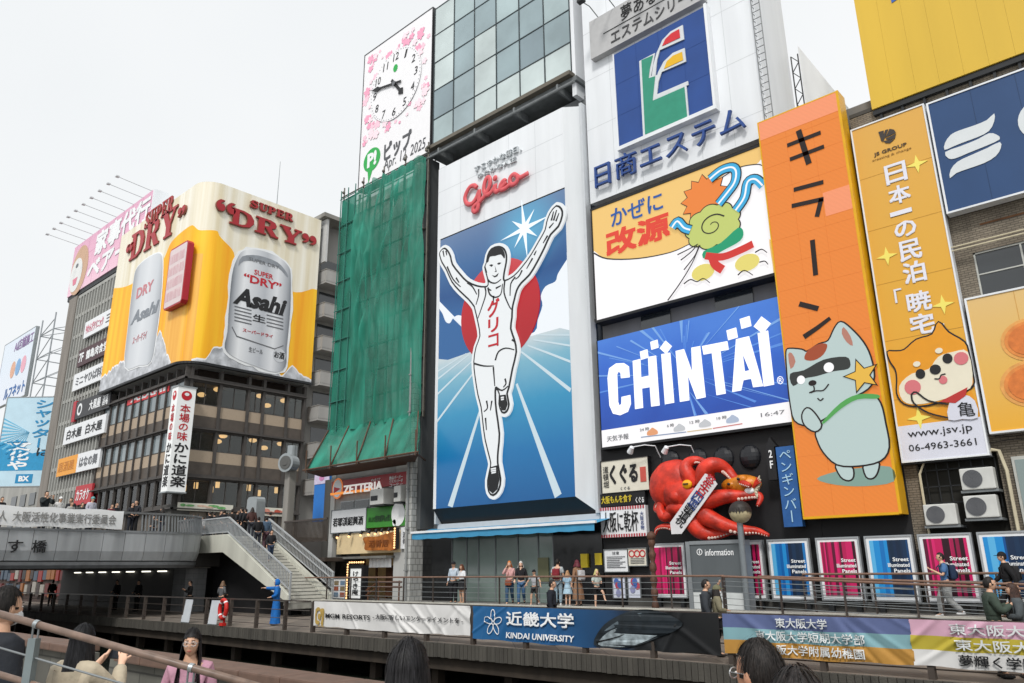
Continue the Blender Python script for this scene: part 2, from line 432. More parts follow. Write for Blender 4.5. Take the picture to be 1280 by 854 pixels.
# ---------------------------------------------------------------- materials in use
white_panel = M('white_panel', '#e4e7ea', .45, var=.1, scale=1.1, streak=1)
cream_panel = M('cream_panel', '#d9dcdc', .5, var=.08, scale=.5, streak=1)
grey_metal = M('grey_metal', '#9aa0a2', .4, .3, var=.1)
dark_metal = M('dark_metal', '#2b2d2f', .5, .3, var=.15)
steel = M('steel', '#7d8284', .45, .3, var=.15)
black_wall = M('black_wall', '#1d1d1f', .6, var=.35, scale=1.2, streak=1)
concrete = M('concrete', '#8d8a84', .85, var=.25, scale=1.2, bump=.15, streak=1)
pale_concrete = M('pale_concrete', '#b9b7ae', .85, var=.2, scale=1.5, bump=.1, streak=1)
dark_concrete = M('dark_concrete', '#4c4b48', .9, var=.35, scale=1, bump=.2, streak=1)
grey_wall = M('grey_wall', '#a2a19c', .8, var=.22, scale=.8, streak=1)
sign_white = M('sign_white', '#e6e8ea', .4, var=.04)
sign_black = M('sign_black', '#17171a', .5, var=.1)
ink = M('ink', '#1a1a1c', .5, var=0)
red_ink = M('red_ink', '#c0202c', .5, var=0)
blue_ink = M('blue_ink', '#1f4f9c', .5, var=0)
white_ink = M('white_ink', '#eceeef', .5, var=0)
grey_ink = M('grey_ink', '#6a6c70', .5, var=0)
dark_glass = GLASS('dark_glass', '#23282b', .05, .4)
mid_glass = GLASS('mid_glass', '#7b878b', .05, .3)
rail_metal = M('rail_metal', '#5d5550', .4, .6, var=.2, scale=4)
wood_rail = M('wood_rail', '#7a5f50', .45, var=.2, scale=8)
water_m = M('water', '#1b211c', .06, var=.3, scale=.4, bump=.12, bscale=1.3, spec=.5)
def clear_glass():
    m = bpy.data.materials.new('clear_glass'); m.use_nodes = True; t = m.node_tree; t.nodes.clear()
    o = t.nodes.new("ShaderNodeOutputMaterial"); mix = t.nodes.new("ShaderNodeMixShader"); a = t.nodes.new("ShaderNodeBsdfTransparent")
    a.inputs[0].default_value = (.72, .76, .74, 1); g = t.nodes.new("ShaderNodeBsdfGlossy"); g.inputs["Roughness"].default_value = .03
    f = t.nodes.new("ShaderNodeFresnel"); f.inputs[0].default_value = 1.6
    t.links.new(f.outputs[0], mix.inputs[0]); t.links.new(a.outputs[0], mix.inputs[1]); t.links.new(g.outputs[0], mix.inputs[2]); t.links.new(mix.outputs[0], o.inputs[0])
    return m
CLEAR = clear_glass()
warm_lamp = M('warm_lamp', '#ffc88a', .4, var=0, emit=1.5)
tube_lamp = M('tube_lamp', '#fbf6e6', .4, var=0, emit=2.0)

# ---------------------------------------------------------------- ground, water, banks
structure(MB().box(-400, 400, -3, 420, -3.5, -3.42).build('canal_water', water_m))
pave = BRICK('terrace_paving', '#7f7c78', '#8a8782', '#6a6864', 1, .6, .3, msize=.01)
structure(MB().box(-400, 400, 23.75, 900, -3.4, -1.4).build('ground', M('ground', '#6f6d69', .85, var=.2, scale=.7, bump=.1)))
# lower boardwalk along the far bank
m = MB(); m.box(-140, 30, 16.9, 23.75, -2.3, -2.08); structure(m.build('boardwalk', BRICK('boardwalk', '#82776c', '#6f665d', '#47413b', 1, 1.6, .14, msize=.012)))
m = MB(); x = -60
plank = M('plank', '#4d4a44', .85, var=.4, scale=3, bump=.3, streak=1)
while x < 12:
    w = .16+random.uniform(-.01, .01); m.box(x, x+w-.018, 16.80-random.uniform(0, .012), 16.9, -2.47-random.uniform(0, .02), -2.085); x += w
structure(m.build('boardwalk_fascia', plank))
m = MB(); m.box(-140, 30, 17.0, 17.3, -2.85, -2.31)
for i in range(40): m.box(-100+i*3.1, -99.7+i*3.1, 17.5, 17.8, -3.5, -2.31)
structure(m.build('boardwalk_beam', M('beam', '#3a322a', .85, var=.4, scale=2, streak=1)))
# retaining wall between boardwalk and terrace
stone = BRICK('stone_wall_blocks', '#55534f', '#45433f', '#34332f', 1, .9, .35, msize=.02)
structure(MB().box(-36, 30, 23.55, 23.74, -2.08, -1.36).build('retaining_wall', stone))
structure(MB().box(-36.2, 30, 23.48, 23.78, -1.36, -1.31).build('terrace_edge', pale_concrete))
# street level ground beyond the bridge
structure(MB().box(-160, -40.6, 24.1, 300, -1.38, 1.98).build('street', M('street', '#6c6a68', .85, var=.2, scale=.6)))
# near bank: promenade, canal parapet with brown coping
structure(MB().box(-120, 60, -40, 4.9, -3.6, -2.0).build('promenade', pave))
nb = thing('parapet_wall', 'low grey canal wall under a brown tiled coping along the near bank', 'wall', (-8, 4.7, -2))
m = MB(); m.box(-60, -12.6, 4.62, 4.86, -1.998, -1.09); m.box(-11.6, 20, 4.62, 4.86, -1.998, -1.09); m.build('wall_body', BRICK('near_wall', '#6d6c64', '#605f58', '#484742', 1, .8, .4, msize=.012), nb)
m = MB(); x = -60
while x < 20:
    if not (-12.9 < x+.4 < -11.3): m.bbox(x, x+.79, 4.5, 4.94, -1.09, -.98, .02)
    x += .8
m.build('coping', M('coping', '#6a5347', .6, var=.25, scale=6), nb)

# ---------------------------------------------------------------- bridge
BX = -41.0
path = [(BX, y) for y in (-60, 0, 6, 9, 12, 14, 16, 18)] + [(-44+3*cos(a*pi/180), 18.2+3*sin(a*pi/180)) for a in range(6, 91, 7)] + [(-46, 21.2)]
def seg_len(p):
    o = [0]
    for a, b in zip(p, p[1:]): o.append(o[-1]+math.hypot(b[0]-a[0], b[1]-a[1]))
    return o
SL = seg_len(path)
def along(s):
    for i in range(len(path)-1):
        if s <= SL[i+1] or i == len(path)-2:
            t = (s-SL[i])/(SL[i+1]-SL[i]); a, b = path[i], path[i+1]
            d = Vector((b[0]-a[0], b[1]-a[1], 0)).normalized(); n = Vector((d.y, -d.x, 0))
            return Vector((a[0]+(b[0]-a[0])*t, a[1]+(b[1]-a[1])*t, 0)), n
def sweep(mb, s0, s1, ds, prof):
    """profile of (out, z) swept along the bridge edge"""
    N = max(1, int((s1-s0)/ds)); rows = []
    for i in range(N+1):
        p, n = along(s0+(s1-s0)*i/N); rows += [p+n*o+Vector((0, 0, z)) for o, z in prof]
    K = len(prof)
    mb.add(rows, [(i*K+k, (i+1)*K+k, (i+1)*K+(k+1) % K, i*K+(k+1) % K) for i in range(N) for k in range(K)]
           + [tuple(range(K)), tuple(range(N*K, N*K+K))[::-1]])
br = thing('footbridge', 'wide grey bridge with curved panelled side crossing the canal at left', 'bridge', (-53, 18, -2))
m = MB(); m.box(-66, BX-.1, -60, 18.2, .38, 2.0); m.box(-66, -44, 18.2, 24.08, .38, 1.98); m.cyl((-44, 18.2, .39), (-44, 18.2, 1.99), 2.9, 32); m.build('deck', dark_concrete, br)
TOT = SL[-1]
fas = MB(); seams = MB()
bridge_panel = M('bridge_panel', '#a9acae', .5, .15, var=.25, scale=1.6, streak=1)
s = 60+4.0; k = 0
while s < TOT-.2:
    e = min(s+1.02, TOT); sweep(fas, s+.01, e-.01, .26, [(-.12, .62), (.02, .66), (.14, 1.1), (.17, 2.0), (-.12, 2.0)]); s = e
fas.build('side_panel', bridge_panel, br)
m = MB(); sweep(m, 60, TOT, .3, [(-.3, .3), (-.05, .3), (.03, .45), (.03, .6), (-.3, .6)]); m.build('edge_beam', M('edge_beam', '#6c6e70', .6, .2, var=.2), br)
m = MB(); sweep(m, 60, TOT, .3, [(-.12, 2.0), (.2, 2.0), (.2, 2.1), (-.12, 2.1)]); m.build('ledge', M('ledge', '#8a8d8f', .5, .3, var=.1), br)
m = MB(); sweep(m, 60, TOT, .3, [(-.02, 2.93), (.14, 2.93), (.16, 3.02), (-.04, 3.02)]); m.build('handrail', M('handrail', '#9b9ea0', .35, .5, var=.1), br)
m = MB(); s = 60+17
while s < TOT:
    p, n = along(s); m.bar(p+n*.2+Vector((0, 0, 2.1)), p+n*.07+Vector((0, 0, 2.95)), .05, .05); s += .17
m.build('balusters', M('baluster', '#8c8f91', .4, .4, var=.1), br)
bridge_face = XP(BX+.19)
FS = 60
def bridge_txt(b, px, name='lettering'):
    u, v = bridge_face.uv(*px)
    text(b, bridge_face, (u-.3, v-.28, u+.3, v+.28), ink, br, off=.0, th=.02, bold=.012)
bridge_txt('す', (19, 683)); bridge_txt('橋', (49, 683))
# cloth banner on the bridge rail
bn = thing('bridge_banner', 'long white cloth banner with grey characters tied along the bridge rail', 'banner', (BX+.3, 12, 2.1))
bp = XP(BX+.3); uL, _ = bp.uv(-60, 640); uR, _ = bp.uv(155, 640)
m = MB(); N = 60
rows = []
for i in range(N+1):
    u = uL+(uR-uL)*i/N
    for v, o in ((2.16, 0), (2.5, .03), (3.04, 0)): rows.append(bp.w(u, v+.03*sin(u*3.1), o+.02*sin(u*5.3+v*3)))
m.add(rows, [(i*3+k, (i+1)*3+k, (i+1)*3+k+1, i*3+k+1) for i in range(N) for k in range(2)])
cl = m.build('cloth', M('cloth_white', '#e9eaea', .8, var=.06, scale=2), bn, sm=True)
text('財団法人  大阪活性化事業実行委員会', bp, (uL+.6, 2.36, uR-.35, 2.82), M('faded_ink', '#8b8a88', .7, var=0), bn, off=.055, th=.01, bold=.012)
# underside wall with lamps
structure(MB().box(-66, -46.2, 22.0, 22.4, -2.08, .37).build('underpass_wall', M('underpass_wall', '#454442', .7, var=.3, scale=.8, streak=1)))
for i, px in enumerate((98, 113, 129, 146, 164, 184, 204)):
    p = P(px, 712-i*.9, Y=21.9)
    t = thing('strip_light', 'lit fluorescent strip light on the dark wall under the bridge', 'lamp', (p.x, 21.9, .1), 'strip lights under the bridge')
    MB().box(p.x-.65, p.x+.65, 21.84, 21.99, .2, .24).build('housing', steel, t)
    MB().cyl((p.x-.6, 21.88, .16), (p.x+.6, 21.88, .16), .035, 8).build('tube', tube_lamp, t)
t = thing('bridge_pier', 'grey tiled pier carrying the bridge end beside the stairs', 'pier', (-45.3, 21.6, -2.08))
MB().box(-46.1, -44.6, 21.35, 22.6, -2.08, .3).build('shaft', BRICK('pier_tiles', '#8f9193', '#868889', '#717375', 1, .6, .3, msize=.008), t)
MB().box(-46.25, -44.45, 21.2, 22.7, .3, .37).build('cap', concrete, t)

# ---------------------------------------------------------------- stairs from the bridge down to the terrace
st = thing('staircase', 'concrete stairs with white barred railings coming down from the bridge', 'stairs', (-38, 22.7, -1.4))
NS = 21; X0, Z0, X1, Z1 = -40.8, 1.98, -34.3, -1.4
m = MB()
for i in range(NS):
    xa = X0+(X1-X0)*i/NS; xb = X0+(X1-X0)*(i+1)/NS; z = Z0+(Z1-Z0)*(i+1)/NS
    m.box(xa, xb, 21.75, 24.0, z-.3, z)
m.build('steps', M('step_stone', '#96958d', .85, var=.3, scale=3, bump=.1), st)
m = MB()
for i in range(NS):
    xa = X0+(X1-X0)*i/NS; z = Z0+(Z1-Z0)*(i)/NS
    m.box(xa+.25, xa+.33, 21.76, 23.99, z-.035, z+.004-.16)
m.build('step_nosing', M('nosing', '#cfcdc2', .8, var=.1), st)
for yy in (21.6, 24.0):
    m = MB(); pl = YP(yy)
    m.prism(pl, [(-45 if yy < 22 else X0-.4, 1.1), (X0-.1, 1.1), (X1+.1, Z1-.0), (X1+.1, Z1+.35), (X0+.2, 2.05), (-45 if yy < 22 else X0-.4, 2.05)], -.08, .1)
    m.build('stringer', M('stringer', '#c2c2b6', .8, var=.15, scale=1.5, streak=1), st)
wrail = M('pale_rail', '#b8bcbe', .4, .3, var=.1)
for yy, xs in ((21.6, -44.9), (24.05, X0-.2)):
    m = MB()
    top = [(xs, yy, 2.95), (X0+.1, yy, 2.95), (X1+.15, yy, -.05)]
    for a, b in zip(top, top[1:]): m.bar(a, b, .09, .07)
    low = [(p[0], p[1], p[2]-.78) for p in top]
    for a, b in zip(low, low[1:]): m.bar(a, b, .05, .05)
    if yy > 22:
        mid = [(p[0], p[1]-.06, p[2]-.3) for p in top[1:]]; m.bar(mid[0], mid[1], .05, .05)
    m.bar((X1+.1, yy, Z1), (X1+.1, yy, -.05), .08, .08)
    hr = m.build('railing', wrail, st)
    m = MB(); x = xs+.1
    while x < X1:
        z = 2.95 if x < X0+.1 else 2.95+(x-X0-.1)*(-.05-2.95)/(X1+.15-X0-.1)
        m.bar((x, yy, z-.8), (x, yy, z), .035, .035); x += .14
    m.build('railing_bars', wrail, hr)
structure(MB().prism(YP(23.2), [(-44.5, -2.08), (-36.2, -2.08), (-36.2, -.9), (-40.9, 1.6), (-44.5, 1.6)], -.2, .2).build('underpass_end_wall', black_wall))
structure(MB().box(-44.5, X0-.05, 21.7, 24.08, 1.8, 1.97).build('landing', concrete))
# ================================================================ left of the street
# ---- crab restaurant block
CX = -58.9; CR = XP(CX)
crab = thing('restaurant_building', 'dark brown corner building with three rows of restaurant windows under the beer billboard', 'building', (-66, 32, 2))
brown = M('brown_timber', '#55504a', .7, var=.25, scale=1.2, streak=1)
MB().box(-75.3, CX-1.6, YF+1.6, 37.4, 1.98, 16.2).build('core', M('room_dark', '#3a302a', .8, var=.2), crab)
tim = MB()
levels = [(4.6, 5.05), (7.05, 7.45), (10.85, 11.15), (14.75, 15.2)]
beam_m = M('dark_beam', '#4b4744', .6, var=.25)
for z0, z1 in levels:
    tim.box(-75.4, CX+.06, YF-.06, YF+.35, z0, z1); tim.box(CX-.35, CX+.08, YF+.36, 37.5, z0-.004, z1-.004)
    tim.box(-75.4, CX+.3, YF-.3, YF-.061, z0+.1, z0+.2); tim.box(CX+.081, CX+.3, YF-.299, 37.5, z0+.1, z0+.2)
tim.build('floor_beam', beam_m, crab)
# posts, panels, windows per face
wood_panel = M('wood_panel', '#6b5a4a', .7, var=.3, scale=2, streak=1)
rowsW = [(5.05, 7.05), (9.3, 10.85), (12.95, 14.75)]
rowsP = [(7.45, 9.3), (11.15, 12.95)]
posts = MB(); y = YF+.3
RY = [YF+.4, 29.5, 32.0, 33.4, 35.7, 37.4]
for y in RY: posts.box(CX-.3, CX+.1, y-.12, y+.12, 2, 15.9)
FXs = [-75.2+i*1.62 for i in range(11)]
for x in FXs: posts.box(x-.07, x+.07, YF-.1, YF+.3, 2, 15.9)
posts.build('post', beam_m, crab)
spandrel_m = M('spandrel', '#574f48', .6, var=.2, scale=2); reed_m = RAMP('reed_blind', [(0, '#a08f7c'), (.5, '#8a7966'), (1, '#ab9a86')], 'Z', 0, .35, .8, wavy=.5, wsc=8)
for z0, z1 in rowsP:
    for a, b in zip(RY, RY[1:]):
        MB().box(CX-.2, CX-.02, a+.12, b-.12, z0, z1-.9).build('spandrel_panel', spandrel_m, crab); MB().box(CX-.25, CX-.05, a+.12, b-.12, z1-.9, z1).build('reed_blind', reed_m, crab)
    for a, b in zip(FXs, FXs[1:]):
        MB().box(a+.07, b-.07, YF+.05, YF+.2, z0, z1-.95).build('spandrel_panel', spandrel_m, crab); MB().box(a+.07, b-.07, YF+.05, YF+.2, z1-.95, z1).build('reed_blind', reed_m, crab)
lamp_n = 0
for z0, z1 in rowsW:
    for i, (a, b) in enumerate(zip(RY, RY[1:])):
        w = MB()
        for yy in (a+.12, (a+b)/2-.03, b-.18): w.box(CX-.12, CX-.04, yy, yy+.06, z0, z1)
        w.box(CX-.118, CX-.042, a+.121, b-.121, z0, z0+.06); w.box(CX-.118, CX-.042, a+.121, b-.121, z1-.06, z1)
        wo = w.build('window', beam_m, crab)
        MB().box(CX-.09, CX-.08, a+.12, b-.12, z0+.05, z1-.05).build('pane', CLEAR, wo)
    for i, (a, b) in enumerate(zip(FXs, FXs[1:])):
        w = MB(); w.box(a+.07, a+.12, YF+.02, YF+.1, z0, z1); w.box(b-.12, b-.07, YF+.02, YF+.1, z0, z1)
        w.box(a+.121, b-.121, YF+.022, YF+.098, z0, z0+.06); w.box(a+.121, b-.121, YF+.022, YF+.098, z1-.06, z1)
        wo = w.build('window', beam_m, crab)
        MB().box(a+.1, b-.1, YF+.06, YF+.07, z0+.05, z1-.05).build('pane', CLEAR if z0 < 6 else mid_glass, wo)
ceil = MB()
for z0, z1 in rowsW: ceil.box(CX-1.59, CX-.36, YF+.4, 37.3, z1+.01, z1+.05)
ceil.build('room_ceiling', M('room_ceiling', '#6b5b4a', .8, var=.1), crab)
# pendant lamps inside
spots = [(252, 493.5, 0), (272, 487, 0), (325, 495, 0), (334, 507, 0), (355, 501, 0), (272, 552, 1), (279, 545, 1), (316, 550.5, 1), (330, 560, 1), (351, 555, 1),
         (230, 610, 2), (245, 607, 2), (264, 612, 2), (272, 606, 2), (311, 610, 2), (323.5, 616.5, 2), (345.5, 613, 2)]
for px, py, r in spots:
    p = P(px, py, X=CX-.85); t = thing('pendant_lamp', 'glowing pendant lamp hanging behind a restaurant window', 'lamp', p, 'pendant lamps in the restaurant')
    m = MB()
    if r < 2: m.sph(p, .34, .34, .19, 10, 6)
    else: m.cyl((p.x, p.y, p.z-.24), (p.x, p.y, p.z+.24), .17, 10)
    m.build('shade', warm_lamp, t); zc = {0: 14.75, 1: 10.85, 2: 7.05}[r]
    MB().cyl((p.x, p.y, p.z+.18), (p.x, p.y, zc), .02, 5).build('cord', sign_black, t)
# lower floor: corner pillar, shop front
MB().box(CX-1.3, CX+.12, YF-.12, YF+1.3, 1.98, 5.0).build('corner_pillar', dark_concrete, crab)
MB().box(CX-.5, CX-.1, YF+1.31, 37.4, 1.98, 4.6).build('shop_front', M('shop_front', '#7d7468', .7, var=.2, scale=3), crab)
MB().box(-75.3, CX-1.31, YF+.1, YF+.4, 1.98, 4.6).build('shop_front', M('shop_front_dark', '#5c554d', .7, var=.2, scale=3), crab)
def poster_cluster(pl, tl, br, n, label, cols):
    u0, v0, u1, v1 = pl.box(tl, br); t = thing('shop_sign', label, 'sign', pl.w((u0+u1)/2, v0, 0))
    MB().pbox(pl, u0, u1, v0, v1, 0, .1).build('panel', M('shop_sign_pale', '#d8d6c8', .5, var=.06), t)
    for i in range(n):
        a = u0+(u1-u0)*random.uniform(.02, .85); b = v0+(v1-v0)*random.uniform(.1, .5); c = random.choice(cols)
        art('picture', [ell(a+.25, b+(v1-v0)*.25, random.uniform(.2, .5), (v1-v0)*random.uniform(.12, .26), 9)], pl, .11+.004*i, M('pic_'+c, c, .5, var=.3, scale=6), t, .002)
s1 = XP(CX+.14)
poster_cluster(s1, (222, 628), (290, 641), 6, 'pale shop signboard with food pictures under the restaurant windows left of the pillar', ['#6fae6a', '#b04a34', '#d9b8a2'])
poster_cluster(s1, (322, 634), (356, 646), 5, 'pale shop signboard with red food pictures right of the grey kiosk hood', ['#c4553f', '#d88f7c', '#a7392e'])
# vertical crab restaurant sign on the corner
cs = thing('vertical_sign', 'tall white lit sign with red and black characters on the corner of the restaurant', 'sign', (CX+.4, YF-.4, 5.8))
pR = XP(CX+.95)
u0, v0, u1, v1 = pR.box((213.5, 474), (235, 585))
v0, v1 = 5.9, 13.9
pF = YP(YF-1.0)
MB().box(CX-.1, CX+.94, YF-.98, u1, v0, v1).build('light_box', M('lightbox', '#e9ebea', .4, var=.02, emit=.12), cs)
fr = MB()
for z in (v0-.1, v1): fr.box(CX-.16, CX+1.0, YF-1.04, u1+.06, z, z+.1)
fr.build('frame', grey_metal, cs)
pR = XP(CX+.94); pF = YP(YF-.98)
w = u1-(YF-.98)
text('本場の味', pR, (YF-.98+w*.2, v1-4.2, YF-.98+w*.8, v1-1.3), red_ink, cs, bold=.02, vertical=True)
text('かに道楽', pR, (YF-.98+w*.1, v0+.3, YF-.98+w*.95, v0+3.75), ink, cs, bold=.03, vertical=True)
text('本場の味', pF, (CX+.15, v1-4.2, CX+.7, v1-1.3), red_ink, cs, bold=.02, vertical=True)
text('かに道楽', pF, (CX+.05, v0+.3, CX+.9, v0+3.75), ink, cs, bold=.03, vertical=True)
for pl, c, r in ((pR, YF-.98+w*.5, .42), (pF, CX+.42, .3)):
    art('emblem', [[ell(c, v1-.65, r, .38, 16)], ], pl, .012, red_ink, cs)
    art('emblem', [[ell(c, v1-.55, r*.45, .13, 10)], ], pl, .03, white_ink, cs)
# stacked balconies at the back of the right face
bb = thing('rear_building', 'grey building with stacked concrete balconies right of the beer billboard', 'building', (-57, 42, 2))
m = MB(); m.box(-75, CX-.6, 37.6, 48, 1.98, 32.4); m.build('wall', M('rear_wall', '#8f8d89', .85, var=.2, scale=.7, streak=1), bb)
for z in (6.4, 9.6, 12.9, 16.1, 19.4, 22.6, 25.9):
    b = MB().box(CX-.59, CX+1.0, 38.2, 43.5, z, z+.22).box(CX+.88, CX+1.02, 38.2, 43.5, z+.22, z+1.3).box(CX-.59, CX+.88, 38.18, 38.3, z+.221, z+1.3).build('balcony', M('balcony', '#a5a39f', .8, var=.15, scale=1, streak=1), bb)
    MB().box(CX-.5, CX+1.04, 38.14, 43.6, z+1.3, z+1.38).build('coping', concrete, b)
    MB().box(CX-.6, CX-.56, 38.6, 43.2, z+1.4, z+2.9).build('window', dark_glass, bb)
m = MB().box(-75.2, CX+1.2, 37.5, 48.2, 32.4, 32.8); m.build('roof_edge', concrete, bb)
MB().box(CX-.5, CX+.9, 38.0, 38.25, 28.0, 32.35).build('screen_wall', M('screen_wall', '#c4c4c2', .7, var=.1), bb)
m = MB(); m.cyl((-64, 36, 32), (-64, 36, 40), .05, 6, .02); m.build('aerial', steel, bb)

# ---- beer billboard: box with a rounded corner wrapped round the top of the block
beer = thing('beer_billboard', 'huge billboard wrapped round the corner showing beer and a silver can', 'billboard', (-66, 32, 16))
zb, zt = 16.25, 32.15; R = 1.7
XR = CX+.55; YL = YF-.55
xL = -75.6; yR = 37.6
outline = [(xL, YL)] + [(XR-R+R*sin(a), YL+R-R*cos(a)) for a in [i*pi/2/10 for i in range(11)]] + [(XR, yR)]
def wrap(mb, z0, z1, dz, th=0):
    pass
def wrapped(name, zlo, zhi, mat, off=0, u_from=None, u_to=None, n=160):
    """sheet following the rounded corner; zlo/zhi are functions of arc length"""
    sl = seg_len(outline); T = sl[-1]; a = u_from if u_from is not None else 0; b = u_to if u_to is not None else T
    rows = []
    for i in range(n+1):
        s = a+(b-a)*i/n
        for k in range(len(sl)-1):
            if s <= sl[k+1]+1e-9 or k == len(sl)-2:
                t = (s-sl[k])/(sl[k+1]-sl[k]); p, q = outline[k], outline[k+1]
                d = Vector((q[0]-p[0], q[1]-p[1], 0)).normalized(); nn = Vector((d.y, -d.x, 0))
                c = Vector((p[0]+(q[0]-p[0])*t, p[1]+(q[1]-p[1])*t, 0))+nn*off; break
        lo, hi = zlo(s), max(zhi(s), zlo(s)+.001)
        for j in range(5): rows.append((c.x, c.y, lo+(hi-lo)*j/4))
    mb = MB(); mb.add(rows, [(i*5+j, (i+1)*5+j, (i+1)*5+j+1, i*5+j+1) for i in range(n) for j in range(4)])
    return mb.build(name, mat, beer, sm=False)
beer_cream = RAMP('beer_cream', [(0, '#cfc4a4'), (.3, '#e2dcc8'), (.55, '#d3c6a6'), (.8, '#e6e1d0'), (1, '#c9bb98')], 'X', 0, 1, .55)
def stripes(name, cols, f1, f2, rough=.55):
    """vertical streaks down the printed sheet"""
    m = bpy.data.materials.new(name); m.use_nodes = True; t = m.node_tree; b = t.nodes["Principled BSDF"]
    g = t.nodes.new("ShaderNodeNewGeometry"); mp = t.nodes.new("ShaderNodeMapping"); mp.inputs["Scale"].default_value = (f1, f1, f2)
    n = t.nodes.new("ShaderNodeTexNoise"); n.inputs["Scale"].default_value = 1; n.inputs["Detail"].default_value = 3
    t.links.new(g.outputs["Position"], mp.inputs[0]); t.links.new(mp.outputs[0], n.inputs["Vector"])
    r = t.nodes.new("ShaderNodeValToRGB"); r.color_ramp.elements[0].position = .32; r.color_ramp.elements[1].position = .68
    r.color_ramp.elements[0].color = (*lin(cols[0]), 1); r.color_ramp.elements[1].color = (*lin(cols[1]), 1)
    t.links.new(n.outputs[0], r.inputs[0]); t.links.new(r.outputs[0], b.inputs["Base Color"]); b.inputs["Roughness"].default_value = rough
    return m
beer_foam = stripes('beer_foam', ('#ddd2b4', '#f2eee0'), 1.3, .05)
beer_gold = stripes('beer_gold', ('#f7a600', '#ffc81e'), 1.1, .06)
beer_amber = stripes('beer_amber', ('#eaa030', '#f6bd52'), 1.5, .06)
ice_m = M('ice_print', '#c4c7cc', .5, var=.45, scale=1.6)
sl = seg_len(outline); T = sl[-1]; sc0, sc1 = sl[1], sl[11]
wrapped('backing', lambda s: zb, lambda s: zt+.0, beer_foam)
pF = YP(YL); pRr = XP(XR)
def arcR(px, py): u, v = pRr.uv(px, py); return (sc1+u-(YL+R), v)      # right face pixel -> arc length, height
def arcL(px, py): u, v = pF.uv(px, py); return (u-xL, v)
# gold beer: curve through traced points
gold = [arcL(150, 356), arcL(163, 356), arcL(200, 330), arcL(215, 302), (sc0-.1, arcL(226, 290)[1]), ((sc0+sc1)/2-.3, arcR(243, 281)[1]), (sc1-.2, arcR(249, 281.5)[1]), arcR(275, 296), arcR(291, 313), arcR(300, 330), arcR(362, 364), arcR(391, 361)]
gold[0] = (0, gold[0][1]); gold = sorted(gold)
def interp(tab):
    def f(s):
        if s <= tab[0][0]: return tab[0][1]
        for (a, x), (b, y) in zip(tab, tab[1:]):
            if s <= b: return x+(y-x)*(s-a)/max(b-a, 1e-6)
        return tab[-1][1]
    return f
gold_f = interp(gold)
gold = smooth(gold, 5, False); gold_f = interp(gold)
wrapped('beer_print', lambda s: zb+.02, gold_f, beer_gold, .012)
ab = sorted([arcL(205, 330), arcL(213, 310), arcL(222, 318), arcL(227, 420)])
wrapped('amber_glass', lambda s: zb+.02, lambda s: min(gold_f(s), 25.5), beer_amber, .016, arcL(207, 400)[0], arcL(236, 400)[0], 20)
# ice heaps along the foot
random.seed(3)
def jag(tab, amp):
    f = interp(tab); ks = [random.uniform(-1, 1) for _ in range(400)]
    return lambda s: f(s)+amp*(ks[int(s*4) % 400]*(1-(s*4) % 1)+ks[int(s*4+1) % 400]*((s*4) % 1))
iceL = jag([(0, arcL(136, 470)[1]), arcL(150, 455), arcL(165, 452), arcL(190, 436), arcL(200, 415), arcL(205, 432), arcL(212, 455), (arcL(214, 458)[0], zb+.01)], .22)
eL = arcL(213, 458)[0]
wrapped('ice_edge', lambda s: zb+.01, lambda s: iceL(s)+.16, white_ink, .02, 0, eL, 120)
wrapped('ice_heap', lambda s: zb+.01, iceL, ice_m, .025, 0, eL, 120)
iceR = jag([(arcR(240, 456)[0], zb+.01), arcR(257, 449), arcR(265, 437), arcR(280, 436), arcR(300, 447), arcR(330, 462), arcR(352, 470), arcR(365, 460), arcR(384, 474)], .2)
sR = arcR(240, 456)[0]
wrapped('ice_edge', lambda s: zb+.01, lambda s: iceR(s)+.14, white_ink, .02, sR, T, 120)
wrapped('ice_heap', lambda s: zb+.01, iceR, ice_m, .025, sR, T, 120)
# top, underside and closing walls
m = MB(); m.prism(Pl((0, 0, 0), (1, 0, 0)), [(0, 0), (1, 0), (1, 1)], 0, .01); m = MB()
top = [(x, y, zt) for x, y in outline]+[(xL, yR, zt)]; bot = [(x, y, zb) for x, y in outline]+[(xL, yR, zb)]; n = len(top)
m.add(top, [tuple(range(n))]); m.add(bot, [tuple(range(n))[::-1]])
m.quad((xL, YL, zb), (xL, YL, zt), (xL, yR, zt), (xL, yR, zb)); m.quad((XR, yR, zb), (xL, yR, zb), (xL, yR, zt), (XR, yR, zt)); m.build('casing', cream_panel, beer)
m = MB()
for z in (zb-.22,):
    o2 = outline+[(xL, yR)]
    for a, b in zip(outline, outline[1:]): m.bar((a[0], a[1], z+.11), (b[0], b[1], z+.11), .3, .2)
m.build('bottom_trim', dark_metal, beer)
# the cans
can_m = lambda nm, ax, lo, hi: RAMP(nm, [(0, '#6d7279'), (.06, '#a9adb3'), (.2, '#eceef0'), (.34, '#d7dade'), (.55, '#b9bdc3'), (.75, '#e4e6e9'), (.92, '#a9adb3'), (1, '#6f747b')], ax, lo, hi, .35)
za = zm(0, 200, 1280/430)
canR = [(845, 640), (850, 560), (862, 430), (880, 370), (905, 338), (960, 335), (1030, 360), (1068, 392), (1080, 430), (1078, 560), (1065, 700), (1060, 770), (1020, 790), (940, 765), (870, 735), (835, 700)]
halo = grow(smooth(pRr.pts(za(canR)), 3), .22); hj = [(p[0]+random.uniform(-.1, .1), p[1]+random.uniform(-.12, .12)) for p in halo]
art('can_edge', [hj], pRr, .03, white_ink, beer, .02)
cu = pRr.pts(za(canR)); ulo, uhi = min(p[0] for p in cu), max(p[0] for p in cu)
art('can_print', [smooth(cu, 3)], pRr, .06, can_m('can_silver', 'Y', ulo, uhi), beer, .02)
rim = [(885, 395), (900, 360), (960, 357), (1030, 382), (1064, 420), (1067, 437), (1030, 400), (960, 378), (905, 378)]
